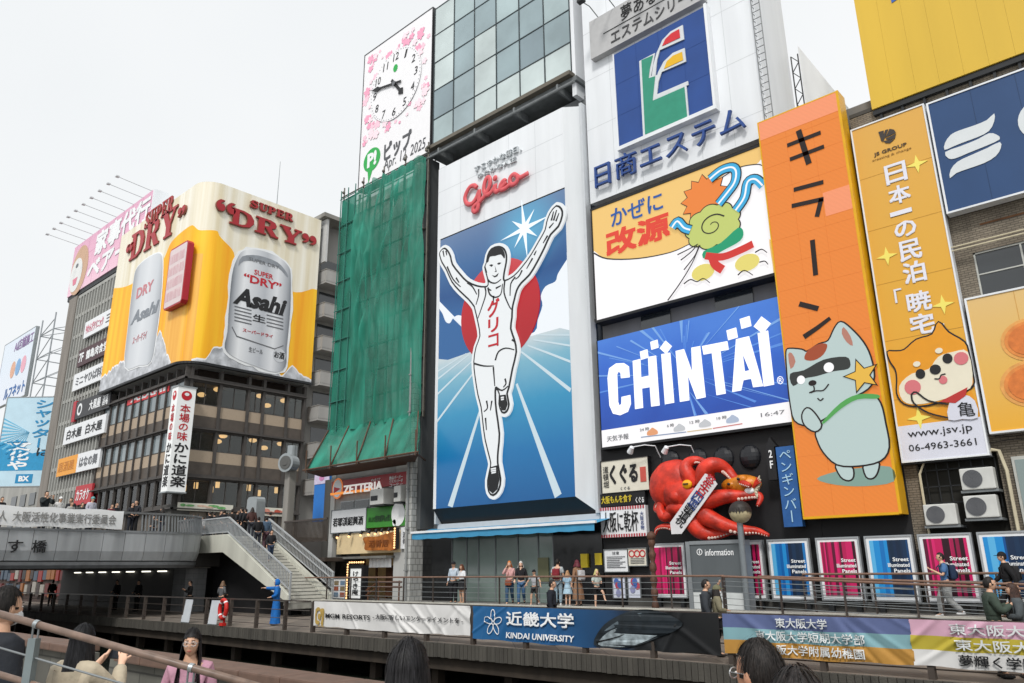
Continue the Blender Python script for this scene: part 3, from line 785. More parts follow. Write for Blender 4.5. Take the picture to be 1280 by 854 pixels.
art('can_rim', [smooth(pRr.pts(za(rim)), 3)], pRr, .09, M('can_rim', '#8f949b', .35, var=.15), beer)
lab = [(862, 620), (880, 655), (1020, 702), (1052, 690), (1053, 693), (1020, 706), (878, 659), (860, 624)]
art('can_line', [pRr.pts(za(lab))], pRr, .09, grey_ink, beer)
def tb(pl, z, tl, br): return pl.box(z([tl])[0], z([br])[0])
text('SUPER', pRr, tb(pRr, za, (945, 408), (1014, 447)), red_ink, beer, .09, .01, .02)
text('“DRY”', pRr, tb(pRr, za, (906, 420), (1044, 490)), red_ink, beer, .09, .01, .03)
text('Asahi', pRr, tb(pRr, za, (870, 468), (1062, 585)), ink, beer, .09, .012, .045, shear=.25)
text('生', pRr, tb(pRr, za, (940, 572), (985, 610)), ink, beer, .09, .01, .03)
text('スーパードライ', pRr, tb(pRr, za, (902, 626), (1012, 665)), red_ink, beer, .09, .01, .03)
text('生ビール', pRr, tb(pRr, za, (925, 695), (975, 725)), grey_ink, beer, .09, .01, .01)
text('SUPER DRY', pRr, tb(pRr, za, (925, 362), (1035, 408)), grey_ink, beer, .105, .008, 0)
lines = []
for k in range(5):
    for a, b in ((870, 934), (990, 1052)):
        p, q = za([(a, 548+k*13+(a-870)*.16), (b, 548+k*13+(b-870)*.16)]); p = pRr.uv(*p); q = pRr.uv(*q); z = (p[1]+q[1])/2
        lines.append([(p[0], z-.05), (q[0], z-.05), (q[0], z+.05), (p[0], z+.05)])
art('small_print', lines, pRr, .09, grey_ink, beer)
c = pRr.uv(*za([(1037, 728)])[0]); art('age_mark', [ell(c[0], c[1], .62, .62)], pRr, .09, M('mark_grey', '#c9ccd0', .4, var=0), beer)
text('お酒', pRr, (c[0]-.5, c[1]-.3, c[0]+.5, c[1]+.3), ink, beer, .105, .01, .03)
canL = [(468, 770), (480, 620), (500, 450), (515, 400), (560, 362), (600, 350), (607, 400), (600, 520), (585, 640), (565, 750), (520, 765)]
cu = pF.pts(za(canL)); ulo, uhi = min(p[0] for p in cu), max(p[0] for p in cu)
art('can_edge', [grow(smooth(cu, 3), .14)], pF, .03, white_ink, beer, .02)
art('can_print', [smooth(cu, 3)], pF, .06, RAMP('can_silver_front', [(0, '#8f949a'), (.2, '#c6cacf'), (.5, '#d9dce0'), (.8, '#c9cdd2'), (1, '#9fa4aa')], 'X', ulo, uhi, .35), beer, .02)
pale_red = M('pale_red', '#c98087', .5, var=0); pale_ink = M('pale_ink', '#80868e', .5, var=0)
text('DRY', pF, tb(pF, za, (515, 480), (572, 485)), pale_red, beer, .09, .01, .03)
text('Asahi', pF, tb(pF, za, (495, 570), (592, 565)), pale_ink, beer, .09, .012, .04, shear=.25)
text('スーパードライ', pF, tb(pF, za, (500, 660), (548, 664)), pale_red, beer, .09, .01, .02)
# raised red letters with gold sides
letter_red = M('letter_red', '#a8242c', .4, var=.1, scale=2); letter_gold = M('letter_side', '#8c5040', .5, var=.1)
def serif(ch, x, y, w, h):
    """slab serif capitals, unit box 1x1 mapped to x,y,w,h"""
    S = {'D': [[(0, 0), (.55, 0), (.85, .12), (1, .4), (1, .62), (.85, .9), (.55, 1), (0, 1), (0, .93), (.12, .9), (.12, .1), (0, .07)], [(.36, .1), (.36, .9), (.52, .9), (.68, .78), (.74, .6), (.74, .4), (.68, .2), (.52, .1)]],
         'R': [[(0, 0), (.48, 0), (.48, .07), (.38, .1), (.38, .45), (.45, .45), (.72, 0), (1.04, 0), (1.04, .07), (.94, .1), (.7, .48), (.88, .58), (.92, .75), (.85, .92), (.65, 1), (0, 1), (0, .93), (.12, .9), (.12, .1), (0, .07)], [(.38, .54), (.38, .9), (.52, .9), (.64, .82), (.66, .7), (.6, .58), (.5, .54)]],
         'Y': [[(.28, 0), (.8, 0), (.8, .07), (.68, .1), (.68, .42), (.92, .9), (1.04, .93), (1.04, 1), (.7, 1), (.7, .93), (.8, .9), (.6, .52), (.4, .9), (.5, .93), (.5, 1), (0, 1), (0, .93), (.1, .9), (.4, .38), (.4, .1), (.28, .07)]],
         'S': [[(.02, .02), (.1, .02), (.16, .06), (.5, 0), (.8, .06), (.95, .25), (.88, .45), (.6, .58), (.34, .7), (.34, .84), (.5, .91), (.72, .84), (.8, .68), (.88, .68), (.88, .98), (.8, .98), (.76, .94), (.5, 1), (.22, .95), (.06, .78), (.1, .58), (.36, .44), (.66, .3), (.68, .16), (.5, .09), (.24, .16), (.1, .34), (.02, .34)]],
         'U': [[(.5, 0), (.75, .06), (.88, .25), (.88, .9), (1, .93), (1, 1), (.66, 1), (.66, .93), (.78, .9), (.78, .28), (.68, .13), (.54, .1), (.42, .16), (.38, .3), (.38, .9), (.5, .93), (.5, 1), (0, 1), (0, .93), (.12, .9), (.12, .26), (.24, .06)]],
         'P': [[(0, 0), (.5, 0), (.5, .07), (.38, .1), (.38, .42), (.6, .42), (.86, .52), (.95, .72), (.86, .92), (.62, 1), (0, 1), (0, .93), (.12, .9), (.12, .1), (0, .07)], [(.38, .52), (.38, .9), (.52, .9), (.66, .84), (.7, .7), (.64, .57), (.5, .52)]],
         'E': [[(0, 0), (.92, 0), (.95, .3), (.87, .3), (.76, .1), (.38, .1), (.38, .45), (.58, .46), (.64, .34), (.7, .34), (.7, .68), (.64, .68), (.58, .56), (.38, .56), (.38, .9), (.7, .9), (.82, .72), (.9, .72), (.88, 1), (0, 1), (0, .93), (.12, .9), (.12, .1), (0, .07)]]}
    return [[(x+px*w+.0*py, y+py*h) for px, py in c] for c in S[ch]]
def word(pl, s, box, gap=.12, off=.04, th=.2, back=True):
    u0, v0, u1, v1 = box; n = len(s); w = (u1-u0)/(n+gap*(n-1)); m = MB(); g = MB()
    for i, ch in enumerate(s):
        cs_ = serif(ch, u0+i*w*(1+gap), v0, w, v1-v0)
        m.prism(pl, cs_, off+th-.03, off+th)
        g.prism(pl, [grow(cs_[0], .045)]+[grow(h_, -.045) for h_ in cs_[1:]], off, off+th-.031)
    m.build('lettering', letter_red, beer); g.build('letter_side', letter_gold, beer)
word(pRr, 'SUPER', tb(pRr, za, (930, 150), (1084, 232)))
word(pRr, 'DRY', tb(pRr, za, (857, 178), (1113, 324)), .1)
def quotes(pl, px, s, flip):
    m = MB(); g = MB(); z = pl.pts(za([px]))[0]; d = -1 if flip else 1
    for k in (0, 1):
        x = z[0]+k*s*1.0; c = [(x, z[1])]
        cont = [(x+d*(-.1)*s, z[1]+d*.62*s), (x-d*.42*s, z[1]+d*.3*s), (x-d*.45*s, z[1]-d*.1*s), (x-d*.2*s, z[1]-d*.42*s), (x+d*.2*s, z[1]-d*.4*s), (x+d*.36*s, z[1]-d*.08*s), (x+d*.2*s, z[1]+d*.22*s), (x-d*.12*s, z[1]+d*.22*s), (x+d*.1*s, z[1]+d*.5*s), (x+d*.3*s, z[1]+d*.6*s)]
        cont = smooth(cont, 2); m.prism(pl, cont, .21, .24); g.prism(pl, grow(cont, .045), .04, .209)
    m.build('quotation_mark', letter_red, beer); g.build('letter_side', letter_gold, beer)
quotes(pRr, (820, 175), .95, False); quotes(pRr, (1132, 290), .8, True)
word(pF, 'SUPER', tb(pF, za, (548, 203), (644, 190)), th=.1)
word(pF, 'DRY', tb(pF, za, (497, 282), (652, 272)), .1, th=.1)
quotes(pF, (484, 335), .75, False); quotes(pF, (676, 195), .75, True)
# small hanging red framed sign on the left face
pp_ = Pl((XR-1.9, YL-.6, 0), (1, .0, 0)); z = za
fs = thing('framed_sign', 'red framed panel of white lettering fixed on the beer print', 'sign', pp_.w(0, 21, 0))
b = tb(pp_, za, (628, 375), (690, 500)); zlo, zhi = pp_.uv(*za([(612, 560)])[0])[1], pp_.uv(*za([(632, 338)])[0])[1]
u0 = pp_.uv(*za([(620, 450)])[0])[0]; u1 = pp_.uv(*za([(688, 420)])[0])[0]
rr = [(u0+.25, zlo), (u1-.25, zlo), (u1, zlo+.25), (u1, zhi-.25), (u1-.25, zhi), (u0+.25, zhi), (u0, zhi-.25), (u0, zlo+.25)]
m = MB(); m.prism(pp_, rr, -.5, .0); m.build('panel', M('frame_red', '#b01f2c', .4, var=.05), fs)
art('face', [grow(rr, -.14)], pp_, .012, M('pale_pink', '#dccbcb', .5, var=.05), fs)
pl_ = []      # worn, unreadable tall lettering in four rows
rl = random.Random(2)
for k in range(4):
    zz = zhi-.5-(zhi-zlo-1)*(k+1)/4; x = u0+.3
    while x < u1-.4:
        h_ = (zhi-zlo-1)/4-.3; pl_.append([(x, zz+.15), (x+.09, zz+.15), (x+.09, zz+.15+h_*rl.uniform(.7, 1)), (x, zz+.15+h_)]); x += rl.uniform(.16, .26)
art('worn_lettering', pl_, pp_, .022, M('worn_pink', '#cda5ab', .5, var=0), fs)
# red sign seen behind the upper left windows
art_t, rct = board('window_sign', 'red lit shop sign with white letters behind the upper left restaurant windows', 'sign', YP(YF-.02), (160, 497), (211, 489), .03, M('sign_red', '#c42a30', .4, var=.05, emit=.15))
text('ASAHI', YP(YF-.02), sub(rct, .08, .2, .92, .8), white_ink, art_t, .01, .01, .04)

# ---- grey office building with fins
gb = thing('office_building', 'tall grey office building with vertical fins and signboards between its floors', 'building', (-82, 32, 2))
MB().box(-89.6, -75.7, YF+.5, 44, 1.98, 29.0).build('wall', M('office_wall', '#6b6a66', .8, var=.2, scale=.8), gb)
m = MB(); x = -87.3
while x < -75.8: m.box(x, x+.22, YF+.0, YF+.5, 3.0, 28.6); x += .78
for z in [3.0+i*2.33 for i in range(12)]: m.box(-87.3, -75.8, YF+.06, YF+.5, z, z+.34)
m.build('fins', M('fins', '#a3a39e', .75, var=.15, scale=1, streak=1), gb)
m = MB()
for i in range(11):
    z = 3.34+i*2.33; m.box(-87.2, -75.8, YF+.44, YF+.49, z+.4, z+1.95)
m.build('window_band', mid_glass, gb)
MB().box(-89.6, -87.35, YF-.1, YF+.5, 2, 29).build('end_wall', M('end_wall', '#857f78', .8, var=.2, streak=1), gb)
OF = YP(YF-.25)
zf = zm(0, 390, 512/150)
def osign(tl, br, face, items, label, tcol, fcol=None):
    u0, v0 = OF.uv(*zf([tl])[0]); u1, v1 = OF.uv(*zf([br])[0])
    t = thing('signboard', label, 'sign', OF.w((u0+u1)/2, min(v0, v1), 0))
    h = 1.75; v = (v0+v1)/2
    MB().pbox(OF, u0, u1, v-h/2, v+h/2, -.2, 0).build('panel', face, t)
    for tx, a, b, col in items: text(tx, OF, (u0+(u1-u0)*a, v-h*.28, u0+(u1-u0)*b, v+h*.28), col, t, .012, .01, .03)
    return t, (u0, v-h/2, u1, v+h/2)
pinkt = M('pink_ink', '#d77b8f', .5, var=0)
osign((360, 80), (500, 5), sign_white, [('やわらぎクリニック', .05, .6, pinkt), ('三階', .68, .95, grey_ink)], 'white signboard with pink and grey characters, topmost on the grey office building', None)
osign((332, 205), (485, 125), M('sign_maroon', '#4a2e33', .5, var=.1), [('7F', .04, .17, white_ink), ('鶴亀肉食堂', .25, .85, white_ink)], 'dark maroon signboard with white characters under the pink lettered one', None)
osign((312, 305), (470, 235), sign_white, [('ミニヤひば料理', .08, .9, grey_ink)], 'plain white signboard with grey characters in the middle of the grey office building', None)
t, r = osign((322, 425), (470, 365), M('sign_charcoal', '#37373a', .5, var=.1), [('大黒屋', .42, .75, white_ink), ('酒場', .8, .95, white_ink)], 'charcoal signboard with a red end and white ring on the grey office building', None)
u0, v0, u1, v1 = r; MB().pbox(OF, u0-.8, u0-.02, v0-.15, v1+.15, -.2, .02).build('red_end', M('sign_red2', '#b32c38', .5, var=.05), t)
art('ring', [[ell(u0+1.1, (v0+v1)/2, .6, .6), ell(u0+1.1, (v0+v1)/2, .38, .38)]], OF, .012, white_ink, t)
osign((272, 535), (450, 470), sign_white, [('白木屋', .08, .45, ink), ('白木屋', .55, .93, ink)], 'white signboard repeating the same black characters twice', None)
t, r = osign((246, 668), (425, 620), sign_white, [('はなの舞', .54, .95, grey_ink)], 'half orange half white signboard low on the grey office building', None)
u0, v0, u1, v1 = r; MB().pbox(OF, u0, u0+(u1-u0)*.48, v0, v1, .0, .03).build('orange_half', M('sign_orange', '#eba13a', .5, var=.05), t)
text('居酒屋', OF, (u0+.3, v0+.4, u0+(u1-u0)*.42, v1-.4), M('dull_gold', '#c47a1c', .5, var=0), t, .032, .01, .03)
osign((318, 790), (390, 768), M('sign_red3', '#b8323a', .5, var=.05), [('カラオケ', .1, .9, white_ink)], 'small red signboard with white lettering above the bridge crowd', None)
# ---- pink rooftop billboard with arm lamps
zp = zm(60, 220, 712/150)
pk = thing('pink_billboard', 'pale pink rooftop billboard with white characters and a cartoon bear muzzle', 'billboard', (-81, YF, 29))
zlo = FAC.uv(*zp([(110, 725)])[0])[1]; u0 = FAC.uv(*zp([(112, 725)])[0])[0]; u1, zhi = FAC.uv(*zp([(627, 80)])[0])
MB().box(u0, u1, YF, YF+1.3, zlo, zhi).build('panel', RAMP('pink_print', [(0, '#ecc3d3'), (.5, '#e5b0c7'), (1, '#dca6bf')], 'Z', zlo, zhi, .5), pk)  # pinks lightened: haze over the distance is put into the print colour
MB().box(u1+.01, u1+.15, YF-.02, YF+1.4, zlo, zhi+.05).build('end_plate', white_panel, pk)
m = MB(); m.box(u0, u1, YF+.1, YF+2.2, zlo-.5, zlo-.02)
for i in range(20): m.bar((u0+.5+i*.9, YF+.1, zlo-.7), (u0+.5+i*.9, YF+2, zlo-.05), .08, .08)
m.build('support_frame', dark_metal, pk)
pkb = (u0, zlo, u1, zhi)
b = sub(pkb, -.0, .0, .3, .8)
art('bear', [ell(u0+2.6, zlo+2.6, 2.5, 2.9, 26)], FAC, .02, M('bear_tan', '#c8a488', .6, var=.05), pk)
art('muzzle', [ell(u0+1.9, zlo+2.2, 1.75, 2.0, 24)], FAC, .04, M('bear_white', '#dfe0de', .6, var=0), pk)
art('mouth', [[(u0+1.2, zlo+1.8), (u0+2.6, zlo+1.8), (u0+2.3, zlo+1.0), (u0+1.5, zlo+1.0)]], FAC, .06, pinkt, pk)
art('nose', [ell(u0+1.9, zlo+3.3, .4, .25, 12)], FAC, .06, grey_ink, pk)
text('家事代行', FAC, sub(pkb, .33, .48, .99, .94), white_ink, pk, .03, .02, .05)
text('ベアーズ', FAC, sub(pkb, .27, .07, .96, .46), white_ink, pk, .03, .02, .06)
for i in range(10):
    x = u0+1+i*(u1-u0-1.5)/9.
    t = thing('arm_lamp', 'thin arm lamp leaning out over the pink rooftop billboard', 'lamp', (x, YF, zhi), 'arm lamps over the pink billboard')
    MB().cyl((x, YF+.5, zhi), (x-.1, YF-3.1, zhi+.35), .03, 5).build('arm', M('arm_pale', '#b4b8ba', .5, var=0), t)
    MB().box(x-.25, x+.1, YF-3.35, YF-3.05, zhi+.28, zhi+.4).build('lamp_head', M('lamp_pale', '#c4c7c9', .5, var=0), t)
# ---- far left: shutter billboard and the building under it
zs = Pl((-94, 27.5, 0), (cos(.72), sin(.72), 0))
sb, r = board('blue_billboard', 'blue and white billboard with brushed vertical characters at the far left', 'billboard', zs, (10, 497.5), (69, 607), .5, M('sky_print', '#bcd8e6', .5, var=.08, scale=.8), grey_metal, .1)
u0, v0, u1, v1 = r; W_, H_ = u1-u0, v1-v0
art('blue_field', [[(u0, v0+H_*.17), (u1, v0+H_*.17), (u1, v0+H_*.42), (u0+W_*.55, v0+H_*.36), (u0, v0+H_*.5)]], zs, .012, M('print_blue', '#2f94c4', .5, var=.1), sb)
rays = []
for k in range(12):
    a = 2.6+k*.17; rays.append([(u0+W_*.45, v0+H_*.6), (u0+W_*.45+W_*.6*cos(a), v0+H_*.62+H_*.28*sin(a)), (u0+W_*.45+W_*.6*cos(a+.07), v0+H_*.62+H_*.28*sin(a+.07))])
rays = [[(min(max(x, u0+.02), u1-.02), y) for x, y in p] for p in rays]
art('sun_rays', rays, zs, .012, M('print_cyan', '#69b5d6', .5, var=0), sb)
brush = M('brush_blue', '#2487b8', .5, var=0)
text('シャッター', zs, (u0+W_*.46, v0+H_*.42, u0+W_*.8, v0+H_*.98), brush, sb, .03, .01, .03, vertical=True)
text('は', zs, (u0+W_*.62, v0+H_*.33, u0+W_*.84, v0+H_*.42), ink, sb, .03, .01, .03)
text('文化や', zs, (u0+W_*.16, v0+H_*.17, u0+W_*.52, v0+H_*.5), white_ink, sb, .03, .01, .05, vertical=True)
text('文化', zs, (u0+W_*.1, v0+H_*.3, u0+W_*.46, v0+H_*.52), brush, sb, .05, .01, .02, vertical=True)
art('logo_box', [[(u0+W_*.35, v0+H_*.03), (u0+W_*.62, v0+H_*.03), (u0+W_*.62, v0+H_*.13), (u0+W_*.35, v0+H_*.13)]], zs, .012, brush, sb)
text('BX', zs, (u0+W_*.4, v0+H_*.05, u0+W_*.57, v0+H_*.11), white_ink, sb, .024, .01, .05)
sbB = thing('concrete_building', 'plain pale concrete building behind the far left billboards', 'building', (-110, 45, 0))
m = MB(); m.box(-135, -96.5, 31, 60, -1.4, 17.2); m.build('wall', pale_concrete, sbB)
zx = Pl((-97, 30.4, 0), (1, 0, 0)); m = MB(); m.box(-135, -97.5, 30.3, 31, -1.4, 13.5); m.build('front_wall', grey_wall, sbB)
for i in range(4):
    for z in (5, 8, 11): MB().box(-112+i*3.4, -110+i*3.4, 30.2, 30.29, z, z+1.4).build('window', dark_glass, sbB)
upl = YP(29.5)
_a, _b = upl.uv(44, 409), upl.uv(32, 493); ub, r = board('pale_billboard', 'pale blue and pink roof billboard with small characters held by a lattice frame', 'billboard', upl, ((_a[0]+_b[0])/2-13, _b[1], (_a[0]+_b[0])/2, _a[1]), None, .4, RAMP('pale_print', [(0, '#5f9fd0'), (.25, '#b9d4e8'), (.5, '#dfe3ec'), (1, '#d7e0ea')], 'Z', 17, 28, .5), grey_metal, .08)
u0, v0, u1, v1 = r
text('AI店舗施工', upl, sub(r, .38, .78, .98, .95), M('mauve_ink', '#8d6fa0', .5, var=0), ub, .02, .01, .02)
text('ルフネット', upl, sub(r, .3, .06, .96, .24), M('deep_blue', '#2c66a8', .5, var=0), ub, .02, .01, .04)
for k, c in enumerate(('#d9a98f', '#7fa8d0', '#e2a9b8')):
    a = sub(r, .45+k*.17, .5, 0, 0); art('picture', [ell(a[0], a[1], 1.0, 1.2, 14)], upl, .02, M('blot'+c, c, .6, var=.1), ub)
lt = thing('lattice_mast', 'open steel lattice frame standing behind the pale roof billboard', 'mast', (u1+3, 31, 17))
m = MB(); xs = (u1+.6, u1+5.5); ys = (30, 33.5)
for x in xs:
    for y in ys: m.cyl((x, y, 17), (x, y, v1+.8), .1, 6)
for k in range(5):
    z = 17.5+k*(v1-17)/4.6
    for y in ys: m.bar((xs[0], y, z), (xs[1], y, z), .1); m.bar((xs[0], y, z), (xs[1], y, min(z+2.4, v1)), .08)
    for x in xs: m.bar((x, ys[0], z), (x, ys[1], z), .1); m.bar((x, ys[0], z), (x, ys[1], min(z+2.4, v1)), .08)
m.build('lattice', M('lattice_steel', '#9a9fa3', .5, .4, var=.2), lt)
# shops under the far end of the bridge
sh = thing('shop_arcade', 'row of small bright shops with red lanterns seen under the bridge', 'shop', (-80, 22.6, -2.08))
MB().box(-100, -66.05, 23.0, 23.7, -2.08, 1.2).build('wall', M('arcade_wall', '#4a3d38', .8, var=.3), sh)
cols = ['#8a2b26', '#9a958c', '#5f2320', '#8f5a30', '#a39a8c', '#42505f', '#3a2f2a', '#2c2a2a']  # board colours darkened, shade of the wall recess painted in
for i in range(54):
    c = random.choice(cols); x = -93+(i//2)*1.0+random.uniform(-.1, .1); z = -1.7+(i % 2)*1.2+random.uniform(0, .25)
    MB().box(x, x+random.uniform(.6, .95), 22.85-random.uniform(0, .05), 22.99, z, z+random.uniform(.6, 1.05)).build('shop_board', M('arc_'+c, c, .5, var=.15, scale=5), sh)
# side-street pieces between the blocks
post = thing('siren_post', 'concrete street post carrying a round horn speaker by the stairs', 'post', P(362, 640, Y=26.2))
pp = P(362, 600, Y=26.2); m = MB().bbox(pp.x-.27, pp.x+.27, 26.0, 26.5, 1.98, pp.z+1.2, .06); m.build('column', concrete, post)
c = P(361, 579, Y=26.0)
m = MB().cyl((c.x+.1, c.y-.3, c.z), (c.x-.12, c.y+.4, c.z), .58, 20, .5); m.build('horn', grey_metal, post)
m = MB().cyl((c.x+.11, c.y-.335, c.z), (c.x+.1, c.y-.302, c.z), .42, 20); m.cyl((c.x+.13, c.y-.37, c.z), (c.x+.11, c.y-.33, c.z), .18, 14); m.build('horn_mouth', M('horn_dark', '#5a5a58', .6, var=.1), post)
MB().cyl((pp.x, 26.25, c.z+.4), (pp.x, 26.25, c.z+1.1), .3, 14).build('cap', grey_metal, post)
kk = P(316, 640, Y=25.5)
hood = thing('kiosk_hood', 'grey rounded metal kiosk hood standing among people at the stair head', 'kiosk', (kk.x, 25.5, 2))
pl = YP(25.2); b = pl.box((309, 622), (319, 652)); u0, v0, u1, v1 = b
m = MB(); m.prism(pl, [(u0, 2), (u1, 2), (u1, v1-.3)]+[(u1-.3+.3*cos(a), v1-.3+.3*sin(a)) for a in (.5, 1, 1.57)]+[(u0+.3-.3*sin(a), v1-.3+.3*cos(a)) for a in (0, .5, 1.1)], -.6, 0); m.build('hood', grey_metal, hood)
bl = YP(29.5)
bs, r = board('blue_banner_sign', 'tall blue street sign with a pink top beside the burger shop', 'sign', bl, (394, 592), (409, 651), .25, M('blue_panel', '#2273c4', .5, var=.08), None)
u0, v0, u1, v1 = r; MB().pbox(bl, u0, u1, v1-.75, v1, 0, .03).build('pink_top', M('lilac', '#cfc4dd', .5, var=.15, scale=5), bs)
c = sub(r, .5, .88, 0, 0); art('picture', [ell(c[0], c[1], .3, .18, 12)], bl, .035, M('rosy', '#cf86b4', .5, var=.2), bs)
# ================================================================ netted building with the clock
net_b = thing('netted_building', 'narrow building wrapped in green scaffold netting above the burger shop', 'building', (-35, 30, -1.4))
MB().box(-38.6, -31.0, YF+.4, 40, 5.4, 22.9).build('core', M('core_grey', '#b5b8b4', .8, var=.3), net_b)
tiles = BRICK('white_tiles', '#c9cac6', '#bfc0bc', '#8f908c', 1, .3, .3, msize=.02)
MB().box(-30.98, -30.5, YF-.62, 40, -1.4, 22.7).build('tile_wall', tiles, net_b)
net_m = bpy.data.materials.new('green_net'); net_m.use_nodes = True
t_ = net_m.node_tree; b_ = t_.nodes["Principled BSDF"]
g_ = t_.nodes.new("ShaderNodeNewGeometry"); n_ = t_.nodes.new("ShaderNodeTexNoise"); n_.inputs["Scale"].default_value = .55; n_.inputs["Detail"].default_value = 7
mp_ = t_.nodes.new("ShaderNodeMapping"); mp_.inputs["Scale"].default_value = (1.6, 1.6, .5); t_.links.new(g_.outputs["Position"], mp_.inputs[0]); t_.links.new(mp_.outputs[0], n_.inputs["Vector"])
r_ = t_.nodes.new("ShaderNodeValToRGB"); r_.color_ramp.elements[0].position = .3; r_.color_ramp.elements[0].color = (*lin('#08604c'), 1); r_.color_ramp.elements[1].position = .7; r_.color_ramp.elements[1].color = (*lin('#26947d'), 1)
t_.links.new(n_.outputs[0], r_.inputs[0]); t_.links.new(r_.outputs[0], b_.inputs["Base Color"]); b_.inputs["Roughness"].default_value = .7
tr_ = t_.nodes.new("ShaderNodeBsdfTransparent"); mx_ = t_.nodes.new("ShaderNodeMixShader"); o_ = t_.nodes["Material Output"]
vn = t_.nodes.new("ShaderNodeTexNoise"); vn.inputs["Scale"].default_value = .35
t_.links.new(g_.outputs["Position"], vn.inputs["Vector"]); mr_ = t_.nodes.new("ShaderNodeMapRange"); mr_.inputs["From Min"].default_value = .35; mr_.inputs["From Max"].default_value = .65; mr_.inputs["To Min"].default_value = .14; mr_.inputs["To Max"].default_value = .4
t_.links.new(vn.outputs[0], mr_.inputs[0]); t_.links.new(mr_.outputs[0], mx_.inputs[0])
t_.links.new(b_.outputs[0], mx_.inputs[1]); t_.links.new(tr_.outputs[0], mx_.inputs[2]); t_.links.new(mx_.outputs[0], o_.inputs[0])
netx0, netx1, netz0, netz1 = P(418, 400, Y=25.9).x, P(528, 400, Y=25.9).x, 7.7, 22.9
nt_ = thing('scaffold_net', 'hanging green netting with deep folds draped over the scaffold', 'netting', (-35, 25.9, 8))
rnd = random.Random(5); folds = [(rnd.uniform(netx0+2, netx1-.4), rnd.uniform(.07, .24), rnd.uniform(.1, .27), rnd.uniform(-.1, .16), rnd.uniform(9, 22), rnd.uniform(2, 7)) for _ in range(60)]
def fold(x, z):
    o = .035*sin(x*9)+.02*sin(x*23+z)
    for fx, w, a, sl_, zc, zl in folds:
        d = x-fx-sl_*(z-zc)-.02*(z-zc)**2*(1 if sl_ > 0 else -1); o += a*math.exp(-(d/w)**2)*math.exp(-((z-zc)/zl)**2)
    return o
m = MB(); NX, NZ = 150, 90
vv = [(netx0+1.5+(netx1-netx0-1.5)*i/NX, 25.95-fold(netx0+1.5+(netx1-netx0-1.5)*i/NX, netz0+(netz1-netz0)*j/NZ), netz0+(netz1-netz0)*j/NZ-(.3*sin(i*.35)*.4 if j == NZ else 0)) for i in range(NX+1) for j in range(NZ+1)]
m.add(vv, [(i*(NZ+1)+j, (i+1)*(NZ+1)+j, (i+1)*(NZ+1)+j+1, i*(NZ+1)+j+1) for i in range(NX) for j in range(NZ)]); m.build('front_net', net_m, nt_, sm=True)
m = MB()
for i in range(8):      # flatter sheets lashed over the left bays
    for a, b in ((0, 1.5),):
        z = netz0+(netz1-netz0)*i/8; h = (netz1-netz0)/8-.05
        m.box(netx0+a, netx0+b, 25.98, 26.0, z, z+h)
m.box(netx0, netx0+.02, 26.01, 30, netz0, netz1); m.build('side_net', net_m, nt_)
m = MB()
for i in range(9):
    z = netz0+(netz1-netz0)*i/8; m.cyl((netx0-.1, 25.9, z), (netx0+1.6, 25.9, z), .03, 5)
for x in (netx0, netx0+.75, netx0+1.5): m.cyl((x, 25.9, netz0), (x, 25.9, netz1+.6), .035, 5)
m.build('net_ties', M('tie_green', '#2b6f62', .6, var=.1), nt_)
m = MB()
for x in [netx0+.02+(netx1-netx0-.05)*q/4 for q in range(5)]: m.cyl((x, 26.1, netz0), (x, 26.1, netz1+.9), .045, 6); m.sph((x, 26.05, netz1+.55), .1)
m.cyl((netx0-.2, 26.05, netz1+.25), (netx1+.1, 26.05, netz1+.2), .045, 6); m.cyl((netx0-.2, 27.2, netz1+.45), (netx1+.1, 27.2, netz1+.4), .045, 6)
for i in range(11):
    z = netz0+.3+i*1.5; m.cyl((netx0+.1, 26.22, z), (netx1-.1, 26.22, z), .06, 6)
for i in range(8): m.cyl((netx0+.3+i*1.1, 26.3, netz0), (netx0+.3+i*1.1, 26.3, netz1), .06, 6)
m.build('scaffold_poles', M('scaffold_steel', '#6d6a62', .6, .4, var=.3), nt_)
cn = thing('scaffold_canopy', 'sloping green netted safety canopy jutting out below the scaffold', 'canopy', (-36, 24.6, 6))
CB0 = P(383, 588, Y=24.5).x; CB1 = P(523, 575, Y=24.5).x; CBZ = P(383, 588, Y=24.5).z; m = MB(); NX = 90; NZ = 12
def cpt(i, j):
    t = j/NZ; xa = (1-t)*CB0+t*netx0; xb = (1-t)*CB1+t*netx1; x = xa+(xb-xa)*i/NX; return (x, 25.95-1.45*(1-t)-.05*sin(x*7+t*2)-.05*sin(x*3+t*4), CBZ+.03*sin(x*2)+t*(7.95-CBZ))
vv = [cpt(i, j) for i in range(NX+1) for j in range(NZ+1)]
m.add(vv, [(i*(NZ+1)+j, (i+1)*(NZ+1)+j, (i+1)*(NZ+1)+j+1, i*(NZ+1)+j+1) for i in range(NX) for j in range(NZ)])
m.add([(CB0, 24.5, CBZ), (netx0, 25.95, CBZ), (netx0, 25.95, 7.95)], [(0, 1, 2)]); m.add([(CB1, 24.5, CBZ), (netx1, 25.95, CBZ), (netx1, 25.95, 7.95)], [(0, 1, 2)]); m.build('net_sheet', net_m, cn, sm=False)
m = MB()
for i in range(5):
    x = CB0+.1+(CB1-CB0-.2)*i/4; x2 = netx0+.1+(netx1-netx0-.2)*i/4
    m.bar((x, 24.40, CBZ), (x2, 25.85, 7.95), .06); m.bar((x, 24.5, CBZ-.06), (x2, 26.4, CBZ-.06), .07); m.cyl((x, 24.38, CBZ-.15), (x, 24.38, CBZ+1.1), .04, 5)
